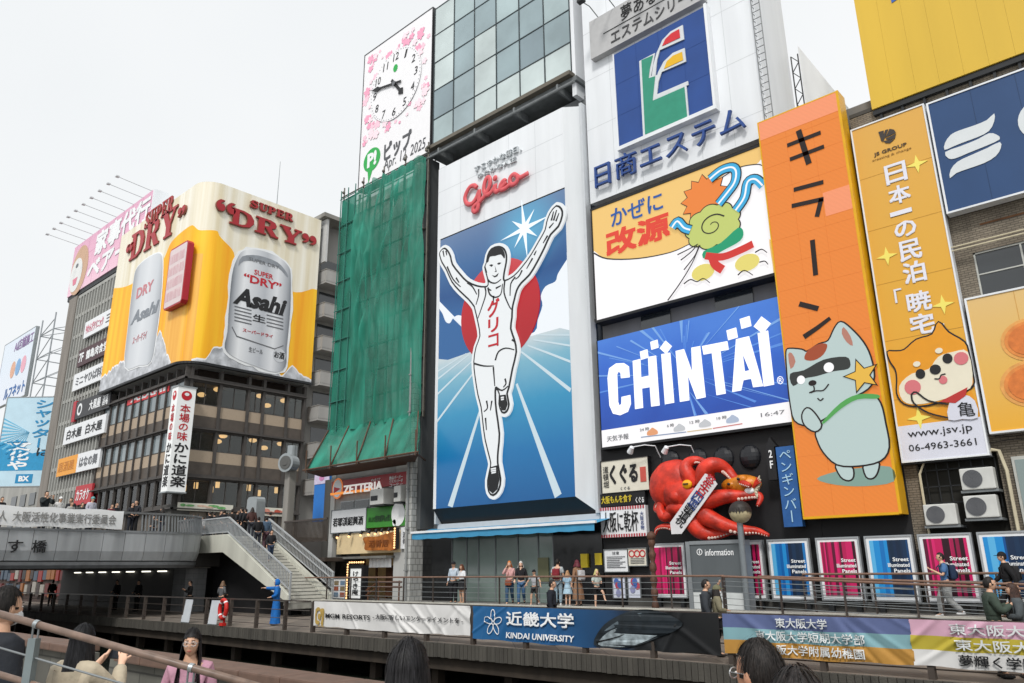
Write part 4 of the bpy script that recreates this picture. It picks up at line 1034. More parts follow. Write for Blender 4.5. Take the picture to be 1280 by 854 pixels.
m.add([(CB0, 24.5, CBZ-.12), (CB1, 24.5, CBZ-.12), (-31, 26.5, CBZ-.12), (-39.3, 26.5, CBZ-.12), (CB0, 24.5, CBZ-.08), (CB1, 24.5, CBZ-.08), (-31, 26.5, CBZ-.08), (-39.3, 26.5, CBZ-.08)], [(3, 2, 1, 0), (4, 5, 6, 7), (0, 1, 5, 4), (1, 2, 6, 5), (2, 3, 7, 6), (3, 0, 4, 7)]); m.cyl((CB0-.2, 24.4, CBZ), (CB1+.1, 24.4, CBZ), .05, 6)
m.build('canopy_frame', M('rusty_frame', '#5b4436', .8, var=.3), cn)
# clock billboard above
zc_ = zm(420, 0, 1280/360)
ck, r = board('clock_billboard', 'white rooftop clock billboard bordered with pink cherry blossom', 'billboard', FAC, (456.5, 70), (537.2, 191), .6, M('clock_white', '#efeef0', .45, var=.02), M('clock_frame', '#3a3a3c', .5, var=.1), .05)
u0, v0, u1, v1 = r
def cz(*p): return FAC.uv(*zc_([p])[0])
c12, c6, c3, c9 = cz(272, 250), cz(258, 503), cz(370, 310), cz(165, 437)
cc = ((c12[0]+c6[0])/2, (c12[1]+c6[1])/2); Rr = math.hypot(c12[0]-c6[0], c12[1]-c6[1])/2*.98
fl = {0: [], 1: [], 2: []}; rnd = random.Random(11)
for i in range(150):
    a = rnd.uniform(0, 2*pi); d = rnd.uniform(1.25, 2.2)*Rr; x, y = cc[0]+d*cos(a), cc[1]+d*sin(a)
    if not (u0+.25 < x < u1-.25 and v0+3.2 < y < v1-.25): continue
    s = rnd.uniform(.1, .3)*(1.25 if abs(cos(a)) > .5 else 1)
    pet = []
    for k in range(40):
        th = 2*pi*k/40; rr = s*(.55+.45*abs(cos(2.5*th))); pet.append((x+rr*cos(th+i), y+rr*sin(th+i)))
    fl[i % 3].append(pet)
for k, c in enumerate(('#f7c9d8', '#f0a5c0', '#f9dfe7')): art('blossom_pattern', fl[k], FAC, .01+.012*k, M('blossom%s' % c, c, .5, var=0), ck, .002)
art('clock_face', [ell(cc[0], cc[1], Rr*1.24, Rr*1.24, 40)], FAC, .05, M('clock_white', '#efeef0'), ck)
num = MB(); dots = []
for h in range(1, 13):
    a = pi/2-2*pi*h/12; x, y = cc[0]+Rr*cos(a), cc[1]+Rr*sin(a); s = Rr*.135; w = s*(1.0 if h > 9 else .62)
    put_text(num, str(h), FAC, (x-w, y-s, x+w, y+s), .066, .01, .0, False, .15)
num.build('numerals', ink, ck)
for k in range(60):
    a = 2*pi*k/60; x, y = cc[0]+Rr*1.19*cos(a), cc[1]+Rr*1.19*sin(a); dots.append(ell(x, y, .03, .03, 6))
art('minute_marks', dots, FAC, .062, grey_ink, ck)
def hand(px, back, w):
    e = cz(*px); d = ((e[0]-cc[0]), (e[1]-cc[1])); l = math.hypot(*d); d = (d[0]/l, d[1]/l); n = (-d[1], d[0])
    pt = lambda a, b: (cc[0]+d[0]*a+n[0]*b, cc[1]+d[1]*a+n[1]*b)
    return [pt(-back, w), pt(l*.62, w), pt(l*.74, w*2.6), pt(l, 0), pt(l*.74, -w*2.6), pt(l*.62, -w), pt(-back, -w)]
art('hour_hand', [hand((302, 418), .5, .1)], FAC, .09, ink, ck, .03)
art('minute_hand', [hand((165, 410), .7, .07)], FAC, .13, ink, ck, .03)
m = MB(); m.prism(FAC, ell(cc[0], cc[1], .16, .16, 14), .08, .19); m.build('hub', grey_ink, ck)
green_logo = M('logo_green', '#25a84a', .45, var=0)
c = cz(160, 710); rr = .86
art('logo_balloon', [ell(c[0], c[1], rr, rr*.95, 24)+[]], FAC, .012, green_logo, ck); art('logo_tail', [[(c[0]-.4, c[1]-.6), (c[0]+.1, c[1]-.8), (c[0]-.25, c[1]-1.6)]], FAC, .014, green_logo, ck)
text('P!', FAC, (c[0]-.45, c[1]-.5, c[0]+.5, c[1]+.55), white_ink, ck, .025, .01, .05)
c2 = cz(268, 305); art('logo_balloon', [ell(c2[0], c2[1], .22, .28, 14)], FAC, .07, green_logo, ck)
text('ピップ', FAC, FAC.box(*zc_([(216, 640), (335, 655)])), M('clock_grey', '#55565a', .5, var=0), ck, .012, .01, .05)
text('Apr. 12, 2025', FAC, FAC.box(*zc_([(213, 712), (398, 672)])), M('clock_grey2', '#55565a', .5, var=0), ck, .012, .01, .0, shear=.15)
# ---- burger shop building under the net
bs_ = thing('shop_building', 'small white shop building with signs stacked on its front beneath the green canopy', 'building', (-35, 30, -1.4))
m = MB(); sx0, sx1 = -38.5, -31.5
shop_wall = M('shop_wall', '#b4b5b2', .75, var=.15, scale=.8, streak=1)
m.box(sx0, sx1, YF+.3, 40, 2.75, 5.5); m.box(-32.6, sx1, YF+.02, YF+.3, -1.4, 5.5); m.box(sx0, -38.1, YF+.02, YF+.3, -1.4, 5.5); m.box(sx0, sx1, YF+2.8, 40, -1.4, 2.75)
m.build('wall', shop_wall, bs_)
MB().box(-38.1, -32.6, YF+.1, YF+.3, 2.75, 5.45).build('front_wall', M('shop_grey', '#8f908e', .8, var=.15), bs_)
MB().box(-38.09, -32.61, YF+2.0, YF+2.79, -1.4, 2.74).build('shop_interior', M('warm_wall', '#c7a978', .8, var=.15), bs_)
MB().box(-38.3, -32.5, YF-.55, YF+.3, .66, .78).build('ledge', M('ledge_grey', '#70706c', .8, var=.2), bs_)
zz_ = zm(400, 570, 584/130)
SH = YP(YF-.12)
def ssign(name, label, tl, br, th, face, **k):
    a, b = zz_([tl, br]); return board(name, label, 'sign', SH, a, b, th, face, k.get('frame'), .05)
for tl, br in (((118, 262), (186, 300)), ((200, 252), (272, 288))):
    u0, v0, u1, v1 = FAC.box(*zz_([tl, br])); w = MB().box(u0-.06, u1+.06, YF+.02, YF+.09, v0-.06, v1+.06).build('window', grey_metal, bs_)
    MB().box(u0, u1, YF-.0, YF+.015, v0, v1).build('pane', dark_glass, w)
z1, r = ssign('burger_sign', 'dark red burger shop sign with white lettering and a round orange badge', (66, 145), (496, 155), .3, M('zet_red', '#8a1c24', .4, var=.05, emit=.08))
c = SH.uv(*zz_([(100, 183)])[0]); art('badge', [ell(c[0], c[1], .52, .6, 22)], SH, .012, M('badge_orange', '#e8823a', .4, var=0, emit=.3), z1)
art('badge_mark', [ell(c[0], c[1], .42, .5, 22)], SH, .03, white_ink, z1); art('badge_mark', [[(c[0]-.3, c[1]+.1), (c[0]+.34, c[1]-.04), (c[0]-.3, c[1]-.25)]], SH, .05, red_ink, z1)
text('ZETTERIA', SH, SH.box(*zz_([(136, 168), (352, 190)])), M('lit_white', '#f6f3ee', .4, var=0, emit=.35), z1, .012, .05, .02)
text('ゼッテリア', SH, SH.box(*zz_([(288, 130), (340, 138)])), white_ink, z1, .012, .01, .02)
for k, s in enumerate(('絶品バーガー', 'クラフトソーダ', 'コーヒー')): text(s, SH, SH.box(*zz_([(392, 115+k*21), (466, 125+k*21)])), white_ink, z1, .012, .01, .02)
u0, v0, u1, v1 = r; MB().box(u0-.02, u0+3.9, YF-.16, YF-.0, v0-.13, v0-.01).build('glow_strip', M('orange_strip', '#f09030', .4, var=0, emit=.6), z1)
w1, r = ssign('white_shop_sign', 'white shop sign with bold black characters left of the green one', (68, 310), (256, 420), .14, sign_white, frame=steel)
text('若耶渓紹興酒', SH, SH.box(*zz_([(76, 350), (242, 385)])), ink, w1, .012, .02, .012)
g1, r = ssign('green_shop_sign', 'green shop sign with dark lettering and a white round balloon shape', (264, 295), (482, 390), .14, M('shop_green', '#3a8a2e', .45, var=.05))
text('BiRd!', SH, SH.box(*zz_([(312, 335), (398, 365)])), M('dark_green', '#1e4a1c', .5, var=0), g1, .012, .01, .05)
text('鳥居', SH, SH.box(*zz_([(272, 345), (310, 370)])), M('dark_green', '#1e4a1c'), g1, .012, .01, .0)
c = SH.uv(*zz_([(440, 325)])[0]); art('balloon', [ell(c[0], c[1], .55, .62, 22)], SH, .012, white_ink, g1); c = SH.uv(*zz_([(418, 375)])[0]); art('balloon', [ell(c[0], c[1], .15, .17, 14)], SH, .012, white_ink, g1)
for k, (a, b, c_) in enumerate(((325, 212, 100), (440, 195, 60))):
    p = SH.uv(*zz_([(a+45, b+20)])[0]); t = thing('air_conditioner', ('wide' if k == 0 else 'narrow')+' pale air conditioner box hung under the burger shop sign', 'air conditioner', (p[0], YF-.4, p[1]-.3))
    w = .95 if k == 0 else .45
    MB().bbox(p[0]-w*.6, p[0]+w*.6, YF-.75, YF+.0, p[1]-.42, p[1]+.4, .04).build('case', M('ac_white', '#c9cac6', .5, var=.1), t)
    MB().box(p[0]-w*.62, p[0]+w*.62, YF-.7, YF-.05, p[1]-.5, p[1]-.43).build('bracket', dark_metal, t)
    MB().box(p[0]-w*.5, p[0]+w*.1, YF-.77, YF-.751, p[1]-.2, p[1]+.05).build('grille', dark_metal, t)
# lit niche with the carved wooden plaque
u0, v0, u1, v1 = SH.box(*zz_([(92, 440), (440, 540)]))
MB().box(u0, u1, YF-.05, YF+.09, v0, v1).build('niche_panel', M('niche_cream', '#d8c39a', .6, var=.08, emit=.1), bs_)
for px in (120, 186, 252, 296, 334, 366, 405):
    p = SH.uv(*zz_([(px, 445-(px-120)*.1)])[0]); t = thing('spot_lamp', 'small warm spot lamp above the cream niche of the shop', 'lamp', (p[0], YF-.35, p[1]), 'spot lamps over the niche')
    MB().cyl((p[0], YF-.4, p[1]-.1), (p[0], YF-.3, p[1]+.08), .08, 8).build('can', sign_black, t); MB().sph((p[0], YF-.4, p[1]-.14), .07, nu=8, nv=6).build('bulb', warm_lamp, t)
    MB().box(p[0]-.02, p[0]+.02, YF-.32, YF-.06, p[1]+.08, p[1]+.11).build('arm', sign_black, t)
wp = thing('wooden_plaque', 'glossy carved orange-brown wooden plaque lit from above in the shop niche', 'plaque', SH.w(*SH.uv(*zz_([(350, 530)])[0]), .1))
con = smooth(SH.pts(zz_([(270, 458), (350, 452), (432, 428), (438, 480), (440, 528), (360, 530), (280, 530), (276, 495)])), 3)
m = MB(); m.prism(SH, con, .1, .3); m.build('board', M('carved_wood', '#a8642c', .3, var=.5, scale=3, bump=.6, bscale=4), wp)
text('酒肴居', SH, SH.box(*zz_([(300, 475), (410, 510)])), M('carving', '#7d4418', .4, var=0), wp, .3, .02, .02)
nl, r = ssign('narrow_lit_sign', 'narrow white upright sign edged with bulbs beside the wooden plaque', (455, 402), (498, 520), .3, sign_white)
text('酒肴', SH, sub(r, .25, .2, .75, .8), grey_ink, nl, .012, .01, .02, vertical=True)
u0, v0, u1, v1 = r; m = MB()
for i in range(9): m.sph((u0-.1, YF-.45, v0+(v1-v0)*(i+.5)/9), .05, nu=8, nv=5)
m.build('bulbs', warm_lamp, nl); MB().box(u0-.2, u0-.02, YF-.4, YF-.2, v0, v1).build('bulb_board', sign_black, nl)
nr = thing('door_curtain', 'white cloth door curtain hanging over the shop entrance', 'curtain', SH.w(*SH.uv(*zz_([(335, 625)])[0]), 0))
u0, v0, u1, v1 = SH.box(*zz_([(275, 572), (395, 625)])); m = MB(); n = 40
vv = [(u0+(u1-u0)*i/n, YF-.1-.03*sin(i*.9), v) for i in range(n+1) for v in (v0, v1)]; m.add(vv, [(2*i, 2*i+2, 2*i+3, 2*i+1) for i in range(n)]); m.build('cloth', M('cloth_white', '#d5d6d6'), nr, sm=True)
MB().cyl((u0-.1, YF-.1, v1+.02), (u1+.1, YF-.1, v1+.02), .03, 6).build('rod', wood_rail, nr)
LS = YP(YF-1.1)
ln, r = board('lantern_sign', 'upright white shop sign with brushed characters framed by glowing bulbs', 'sign', LS, zz_([(172, 632)])[0], zz_([(228, 800)])[0], .3, M('lightbox', '#e9ebea'), sign_black, .16)
text('けやき庵', LS, sub(r, .22, .1, .78, .92), ink, ln, .012, .01, .02, vertical=True)
u0, v0, u1, v1 = r; m = MB()
for i in range(14): m.sph((u0-.26, YF-1.1, v0+(v1-v0+.2)*i/13), .05, nu=7, nv=5)
for i in range(7): m.sph((u0-.1+(u1-u0+.2)*i/6, YF-1.1, v1+.3), .05, nu=7, nv=5)
m.build('bulbs', warm_lamp, ln)
mb_, r = board('menu_board', 'upright pale menu board with dish pictures beside the bulb-framed sign', 'sign', LS, zz_([(76, 690)])[0], zz_([(140, 800)])[0], .08, sign_white, steel, .04)
for i in range(6):
    a = sub(r, .1+.5*(i % 2), .68-.3*(i//2), .45+.5*(i % 2), .9-.3*(i//2)); art('picture', [[(a[0], a[1]), (a[2], a[1]), (a[2], a[3]), (a[0], a[3])]], LS, .012, M('dish%d' % (i % 3), ('#8a7a5c', '#7289a0', '#a05c48')[i % 3], .5, var=.3, scale=8), mb_)
m = MB()
for x in (-36.3, -35.2, -34.3, -33.4): m.box(x, x+.1, YF+.9, YF+1.0, -1.4, .66)
m.box(-34.2, -33.5, YF+.85, YF+.9, -1.3, .3); m.build('door_frame', M('door_wood', '#5d3d28', .6, var=.2), bs_)
rm = thing('ramp_rail', 'low wooden double handrail leading up to the shop door', 'railing', (-35, 25.6, -1.4))
m = MB()
for dz in (0, .45):
    a = zz_([(235, 800-dz*60), (330, 735-dz*60)]); p = [P(*q, Y=25.7) for q in a]; m.cyl(p[0], p[1], .05, 6); m.cyl(p[1], p[1]+Vector((1.8, 0, 0)), .05, 6)
for p in (P(*zz_([(330, 735)])[0], Y=25.7), P(*zz_([(330, 735)])[0], Y=25.7)+Vector((1.6, 0, 0)), P(*zz_([(270, 770)])[0], Y=25.7)): m.cyl((p.x, p.y, -1.4), (p.x, p.y, p.z+.3), .04, 6)
m.build('rails', M('door_wood', '#5d3d28'), rm)
dark = thing('side_alley_wall', 'dark alley wall between the stairs and the shop building', 'wall', (-41, 33, -1.4))
m = MB(); m.box(-40.58, -38.6, 27.6, 28, -1.4, 5.4); m.build('wall', dark_concrete, dark)
fe = thing('street_fence', 'brown barred fence along the street edge above the alley beside the stairs', 'fence', (-39.6, 25.5, 2))
m = MB(); a = P(343, 655, Y=25.0); b = P(409, 655, Y=25.0)
m.box(-40.6, b.x, 24.95, 25.05, 2.75, 2.85); m.box(-40.6, b.x, 24.95, 25.05, 1.6, 1.68); x = -40.55
while x < b.x: m.box(x, x+.03, 24.98, 25.02, 1.68, 2.75); x += .12
m.box(-40.6, b.x+.1, 24.9, 27.5, .55, .75); m.build('bars', rail_metal, fe)

# ================================================================ runner billboard building
gl = thing('billboard_building', 'dark fronted building carrying the runner billboard, glazed floors on top', 'building', (-25, 33, -1.4))
MB().box(-30.45, -19.2, YF+.62, 42, 2.0, 22.6).build('wall', M('mid_grey', '#6f7274', .7, var=.2), gl)
MB().box(-30.48, -30.2, YF-.3, YF+.6, 2.0, 23.0).build('side_column', M('col_grey', '#5c5f60', .6, .2, var=.2, streak=1), gl)
# glazed upper box
GY = YF; gx0, gx1, gz0, gz1 = -30.17, -19.85, 23.62, 33.45
glz = GLASS('curtain_glass', '#8c9c9f', .06, .25)
cgl = MB().box(gx0, gx1, GY+.05, GY+.2, gz0, gz1).build('curtain_wall', RAMP('curtain_blend', [(0, '#b7c7c5'), (.28, '#a9bbbb'), (.5, '#8a9ba0'), (.8, '#7d9095'), (1, '#93a5a8')], 'Z', gz0, gz1, .07, wavy=.35, wsc=.3), gl)
gv = [GLASS('pane_tint_reflection%d' % k, c, .05, .25) for k, c in enumerate(('#8fa3a8', '#a5b8ba', '#7d9097', '#c3d0cf', '#98abb0'))]; rg = random.Random(9)  # pane colours also carry painted reflections and the white interior behind
for i in range(6):
    for k in range(5):
        a_ = gx0+(gx1-gx0)*i/6; b_ = gx0+(gx1-gx0)*(i+1)/6; c_ = gz0+(gz1-gz0)*k/5; d_ = gz0+(gz1-gz0)*(k+1)/5
        mi_ = 3 if (k < 1 and i > 1) or (i == 2 and k < 3) or (i == 0 and k > 1) else rg.choice((0, 0, 2, 1, 4)); e_ = rg.uniform(-.006, .006)
        m = MB(); m.add([(a_, GY+.03+e_, c_), (b_, GY+.03-e_, c_), (b_, GY+.03-e_*.5, d_), (a_, GY+.03+e_*1.5, d_)], [(0, 1, 2, 3)]); m.build('pane', gv[mi_], cgl)
m = MB(); n = 6
for i in range(n+1): x = gx0+(gx1-gx0)*i/n; m.box(x-.035, x+.035, GY-.0, GY+.06, gz0, gz1)
for k in range(6): z = gz0+(gz1-gz0)*k/5; m.box(gx0, gx1, GY+.004, GY+.062, z-.03, z+.03)
m.build('mullions', M('mullion', '#3c4447', .4, .4, var=.1), gl)
m = MB(); m.box(gx0+.3, gx1-.3, GY+1.5, GY+1.6, gz0, gz1); m.build('rear_partition', cream_panel, gl)
MB().box(gx0, gx1+.02, GY+.21, 42, 33.45, 33.7).build('roof', cream_panel, gl)
MB().box(gx1+.0, gx1+.25, GY+.02, 42, 22.4, 33.6).build('side_wall', white_panel, gl)
MB().box(gx0, gx1, GY+1.7, 42, 22.7, 33.44).build('upper_core', cream_panel, gl)
m = MB(); m.box(gx0-.15, gx1+.2, GY-.45, GY+.04, 23.38, 23.6); m.build('ledge', M('ledge_brown', '#6d675c', .5, .3, var=.15), gl)
m = MB(); m.box(gx0-.1, gx1+.4, GY-.15, GY+1.6, 23.1, 23.36); m.cyl((gx0, GY-.5, 22.75), (gx1+.5, GY-.5, 22.75), .08, 8)
for i in range(4): x = gx0+1+i*2.9; m.box(x, x+.12, GY-.5, GY+.6, 22.68, 23.1)
m.build('gantry', M('gantry_grey', '#7d8182', .5, .4, var=.2), gl)
# storefront
m = MB(); m.box(-30.4, -19.3, YF+.6, 42, -1.4, 1.99); m.build('storefront_core', M('room_grey', '#34383a', .8, var=.2), gl)
m = MB(); SFX = [-30.4, -28.6, -27.9]
m.box(-30.4, -28.3, YF+.1, YF+.59, -1.4, 1.7); m.build('black_cladding', M('black_tile', '#17181a', .15, var=.2, spec=.6), gl); MB().box(-21.9, -19.3, YF+.1, YF+.59, -1.4, 1.7).build('black_cladding', MATS['black_tile'], gl)
w = MB()
for x in (-28.3, -27.3, -26.5, -25.4, -24.0, -22.8, -21.95): w.box(x, x+.05, YF+.1, YF+.2, -1.39, 1.7)
wo = w.build('display_window', steel, gl)
MB().box(-28.29, -21.9, YF+.14, YF+.16, -1.38, 1.69).build('pane', GLASS('shop_pane', '#7a8a84', .06, .4), wo)
MB().box(-28.3, -21.9, YF+.5, YF+.58, -1.39, 1.69).build('display_back', M('display_grey', '#7f8a86', .25, var=.3, scale=.6), gl)
m = MB()
for px, w_ in ((595, .9), (608, .3), (667, .5)):
    p = P(px, 716, Y=YF+.4); m.box(p.x-w_, p.x+w_, YF+.42, YF+.46, p.z-.03, p.z+.03)
m.build('strip_lamp', tube_lamp, gl)
p = P(680, 712, Y=YF+.12); MB().box(p.x-.3, p.x+.3, YF+.06, YF+.09, p.z-.5, p.z+.5).build('notice', M('notice_olive', '#6d6e52', .6, var=.1), gl)
aw = thing('blue_awning', 'long blue fabric awning over the glazed storefront under the runner', 'awning', (-25, 25.8, 1.7))
a = P(516, 672, Y=25.4); b = P(744, 660, Y=25.4); m = MB(); n = 60
rows = []
for i in range(n+1):
    x = a.x+(b.x-a.x)*i/n
    rows += [(x, YF+.0, 2.0), (x, 25.35, 1.72-.01*sin(i)), (x, 25.34, 1.48-.035*abs(sin(i*.5)))]
m.add(rows, [(i*3+k, i*3+k+1, (i+1)*3+k+1, (i+1)*3+k) for i in range(n) for k in range(2)]); m.build('fabric', M('awning_blue', '#3f8fb8', .7, var=.12, scale=2), aw, sm=False)
m = MB(); m.box(a.x-.05, b.x+.1, 25.28, 25.38, 1.74, 1.84); m.build('front_bar', white_panel, aw)
m = MB().box(-20.35, -20.0, YF-.02, YF+.09, .05, .6); m.build('yellow_notice', M('notice_yellow', '#d8be2a', .5, var=.05), gl)
# ---- the big sign itself
gs = thing('runner_billboard', 'giant white framed billboard of a runner with raised arms over a blue track', 'billboard', (-24.5, 26, 2.1))
GP = YP(26.0)
pu0, pv0, pu1, pv1 = GP.box((552, 300), (717, 619))
pu0 = GP.uv(548, 450)[0]; pu1 = GP.uv(713, 450)[0]; pv1 = (GP.uv(552, 299)[1]+GP.uv(707, 236)[1])/2; pv0 = (GP.uv(543.5, 637)[1]+GP.uv(719, 620)[1])/2
PIC_TOP = pv1; fu0 = pu0-.22; fu1 = pu1+.03; fv1 = GP.uv(640, 166)[1]; fv0 = 2.2
m = MB()
m.box(fu0, fu1, 26.0, 26.6, pv1+.06, fv1); m.box(fu0, pu0-.01, 26.001, 26.6, pv0, pv1+.06); m.build('white_front', white_panel, gs)
m = MB(); ru = -19.27
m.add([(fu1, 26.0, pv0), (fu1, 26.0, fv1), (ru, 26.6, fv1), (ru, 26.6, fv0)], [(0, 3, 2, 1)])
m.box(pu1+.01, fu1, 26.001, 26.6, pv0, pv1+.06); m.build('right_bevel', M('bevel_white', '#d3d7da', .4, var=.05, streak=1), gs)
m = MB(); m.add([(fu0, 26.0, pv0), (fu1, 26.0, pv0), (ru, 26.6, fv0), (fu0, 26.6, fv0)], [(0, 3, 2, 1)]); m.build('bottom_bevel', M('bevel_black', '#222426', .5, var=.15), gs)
m = MB(); m.box(fu0-.1, ru+.1, 26.4, 26.7, fv0-.25, fv0-.01); m.box(ru+.001, ru+.15, 26.3, 26.7, fv0, fv1); m.box(fu0-.12, fu0-.005, 26.2, 26.7, fv0-.0, fv1); m.build('edge_trim', M('trim_white', '#c8cccf', .4, .2, var=.05), gs)
# lit picture
zA = zm(540, 240, 1014/190); zB = zm(540, 380, 624/190)
EM = .5
MB().box(pu0, pu1, 26.02, 26.5, pv0, pv1).build('sky_picture', RAMP('runner_sky', [(0, '#2f6fb0'), (.25, '#1f5a9c'), (.55, '#3f74ae'), (1, '#7290bb')], 'Z', 12.5, pv1, .3, emit=EM, wavy=.25, wsc=.25), gs)
MB().box(pu0, pu1, 26.025, 26.05, pv1, pv1+.06).build('picture_edge', ink, gs)
hz = GP.uv(549, 470)[1]
def clip(pts): return [(min(max(x, pu0), pu1), min(max(y, pv0), pv1)) for x, y in pts]
cloudL = clip(GP.pts([(540, 380), (548, 386), (553, 392), (557, 402), (562, 404), (566, 398), (573, 394), (582, 398), (588, 406), (596, 412), (625, 430), (625, 475), (540, 475)]))
cloudR = clip(GP.pts([(625, 470), (640, 430), (668, 415), (672, 400), (678, 382), (676, 370), (682, 358), (694, 352), (697, 343), (703, 333), (712, 323), (722, 318), (725, 420), (722, 470)]))
art('clouds', [clip(smooth(cloudL, 3)[:-6]), clip(smooth(cloudR, 3))], GP, -.014, LED('cloud_led', '#e6ebf0', .8, .3), gs, .01)
tr = clip(GP.pts([(500, 462), (560, 450), (600, 436), (650, 424), (700, 410), (760, 400), (760, 700), (500, 700)]))
m = MB(); m.prism(GP, tr, -.02, .002); m.build('track_field', RAMP('track_blue', [(0, '#1268ab'), (.3, '#1680c2'), (.6, '#3aa4d4'), (.85, '#8ccae2'), (1, '#e2f0f5')], 'Z', pv0, GP.uv(700, 410)[1], .3, emit=EM, wavy=.05), gs)
lines = []
for p0, p1, w0, w1 in (((602, 508), (563, 634), .12, .36), ((646, 480), (698, 620), .12, .4), ((652, 440), (714, 488), .08, .2), ((660, 432), (714, 452), .06, .13), ((667, 425), (713, 432), .05, .09), ((672, 419), (712, 419), .04, .06),
                      ((594, 464), (546, 527), .08, .16), ((590, 452), (546, 493), .06, .12), ((586, 444), (547, 474), .05, .1), ((583, 442), (548, 464), .04, .07)):
    a, b = GP.uv(*p0), GP.uv(*p1)
    lines.append(clip(ribbon([a, ((a[0]+b[0])/2, (a[1]+b[1])/2), b], w0, w1)))
art('lane_lines', lines, GP, .01, LED('line_led', '#d9ecf5', .5, .35), gs)
dc = GP.uv(627, 388); dl = GP.uv(577, 400); dr = GP.uv(675.5, 385); dR = (dr[0]-dl[0])/2; dc = ((dl[0]+dr[0])/2, GP.uv(626, 387)[1])
m = MB(); m.prism(GP, ell(dc[0], dc[1], dR, dR, 48), -.02, .035); m.build('red_disc', RAMP('disc_red', [(0, '#c0101f'), (.7, '#d81828'), (1, '#e8525a')], 'Z', dc[1]-dR, dc[1]+dR, .3, emit=EM), gs)
sc_ = GP.uv(656, 286)
_m = MATS['runner_sky']; _t = _m.node_tree; _rp = [n for n in _t.nodes if n.type == 'VALTORGB'][0]     # glow of the drawn star, part of the picture
_g = [n for n in _t.nodes if n.type == 'NEW_GEOMETRY'][0]; _d = _t.nodes.new("ShaderNodeVectorMath"); _d.operation = 'DISTANCE'; _d.inputs[1].default_value = GP.w(sc_[0], sc_[1], -.02); _t.links.new(_g.outputs["Position"], _d.inputs[0])
_q = _t.nodes.new("ShaderNodeMapRange"); _q.interpolation_type = 'SMOOTHSTEP'; _q.inputs["From Min"].default_value = .2; _q.inputs["From Max"].default_value = 2.9; _q.inputs["To Min"].default_value = .95; _q.inputs["To Max"].default_value = 0; _t.links.new(_d.outputs["Value"], _q.inputs[0])
_x = _t.nodes.new("ShaderNodeMix"); _x.data_type = 'RGBA'; _x.inputs[7].default_value = (*lin('#6cc0ea'), 1); _t.links.new(_q.outputs[0], _x.inputs[0]); _ol = [l.to_socket for l in _rp.outputs[0].links]; _t.links.new(_rp.outputs[0], _x.inputs[6])
for _s in _ol: _t.links.new(_x.outputs[2], _s)
st_ = []
for k in range(8):
    a = pi/2+k*pi/4+.1; l = 1.6 if k % 2 == 0 else 1.05; n = (-sin(a)*.13, cos(a)*.13)
    st_.append((sc_[0]+l*cos(a), sc_[1]+l*sin(a))); a2 = a+pi/8; st_.append((sc_[0]+.3*cos(a2), sc_[1]+.3*sin(a2)))
art('star', [st_], GP, .035, LED('star_led', '#eef8fc', .7, .4), gs)
# athlete: cut-out plate with black line drawing
A = lambda *p: GP.pts(zA(p)); B = lambda *p: GP.pts(zB(p))
sil = A((72, 440), (68, 415), (80, 395), (100, 383), (122, 402), (140, 440), (152, 490), (200, 552), (250, 604), (318, 634), (372, 640), (392, 628), (390, 590), (378, 545), (370, 505), (380, 480), (388, 430), (412, 388), (460, 372), (496, 388), (512, 430), (510, 480), (502, 520), (494, 570), (500, 600), (560, 570), (615, 512), (675, 432), (730, 338), (772, 262), (782, 212), (805, 150), (845, 102), (878, 122), (884, 165), (858, 238), (806, 292), (765, 380), (715, 478), (665, 560), (612, 612), (582, 660), (566, 720), (552, 780)) + \
      B((338, 60), (333, 105), (348, 150), (356, 200), (340, 270), (326, 345), (318, 372), (326, 415), (316, 444), (298, 446), (286, 412), (288, 372), (272, 345), (270, 385), (274, 440), (287, 535), (282, 600), (280, 655), (292, 720), (284, 764), (262, 786), (244, 770), (240, 725), (252, 668), (250, 640), (230, 560), (220, 485), (213, 425), (200, 375), (188, 300), (183, 240), (192, 180), (208, 135), (200, 80), (186, 20)) + \
      A((296, 765), (262, 722), (200, 664), (150, 604), (114, 525), (84, 475))
sil = smooth(sil, 2)
white_led = LED('runner_white', '#e9edef', .62, .4); blackl = M('runner_black', '#18191b', .4, var=0)
sil_o = offset(sil, .2); m = MB(); m.prism(GP, sil_o, .06, .16); m.build('figure_edge', white_led, gs)
m = MB(); m.prism(GP, offset(sil, .05)[0], .161, .18); m.build('figure_outline', blackl, gs)
m = MB(); m.prism(GP, offset(sil, -.045)[0], .181, .2); m.build('runner_figure', white_led, gs)
lw = .1; st2 = []
for p in (A((372, 640), (378, 690), (350, 780), (325, 850)), A((330, 655), (330, 700), (312, 760)), A((505, 600), (500, 680), (530, 760), (548, 790)), A((575, 575), (545, 620), (540, 700)), A((392, 645), (405, 690), (440, 710), (478, 690), (490, 620)),
          A((395, 655), (415, 665)), A((255, 612), (290, 640), (318, 690)), A((120, 505), (160, 590), (210, 640)), A((620, 530), (600, 570), (575, 590)), A((690, 450), (650, 520)), A((790, 300), (760, 350)), A((430, 700), (428, 760)), A((445, 650), (480, 632)), A((180, 580), (200, 612)), A((700, 430), (715, 400)), A((390, 590), (410, 610), (445, 615), (480, 590)), A((370, 505), (385, 545)),
          A((92, 400), (100, 440)), A((112, 400), (118, 430)), A((815, 200), (830, 140)), A((830, 200), (850, 130)), A((845, 205), (866, 150)), A((800, 250), (830, 215)),
          B((186, 248), (225, 258), (266, 258)), B((264, 262), (270, 340)), B((272, 235), (285, 200), (315, 185), (350, 192)), B((275, 345), (300, 358), (325, 340)), B((312, 310), (316, 330), (305, 345)), B((236, 400), (240, 430), (225, 445)), B((258, 400), (252, 440)), B((232, 470), (236, 520)), B((340, 150), (352, 160))):
    st2.append(ribbon(smooth(p, 3, False), lw, lw*.5))
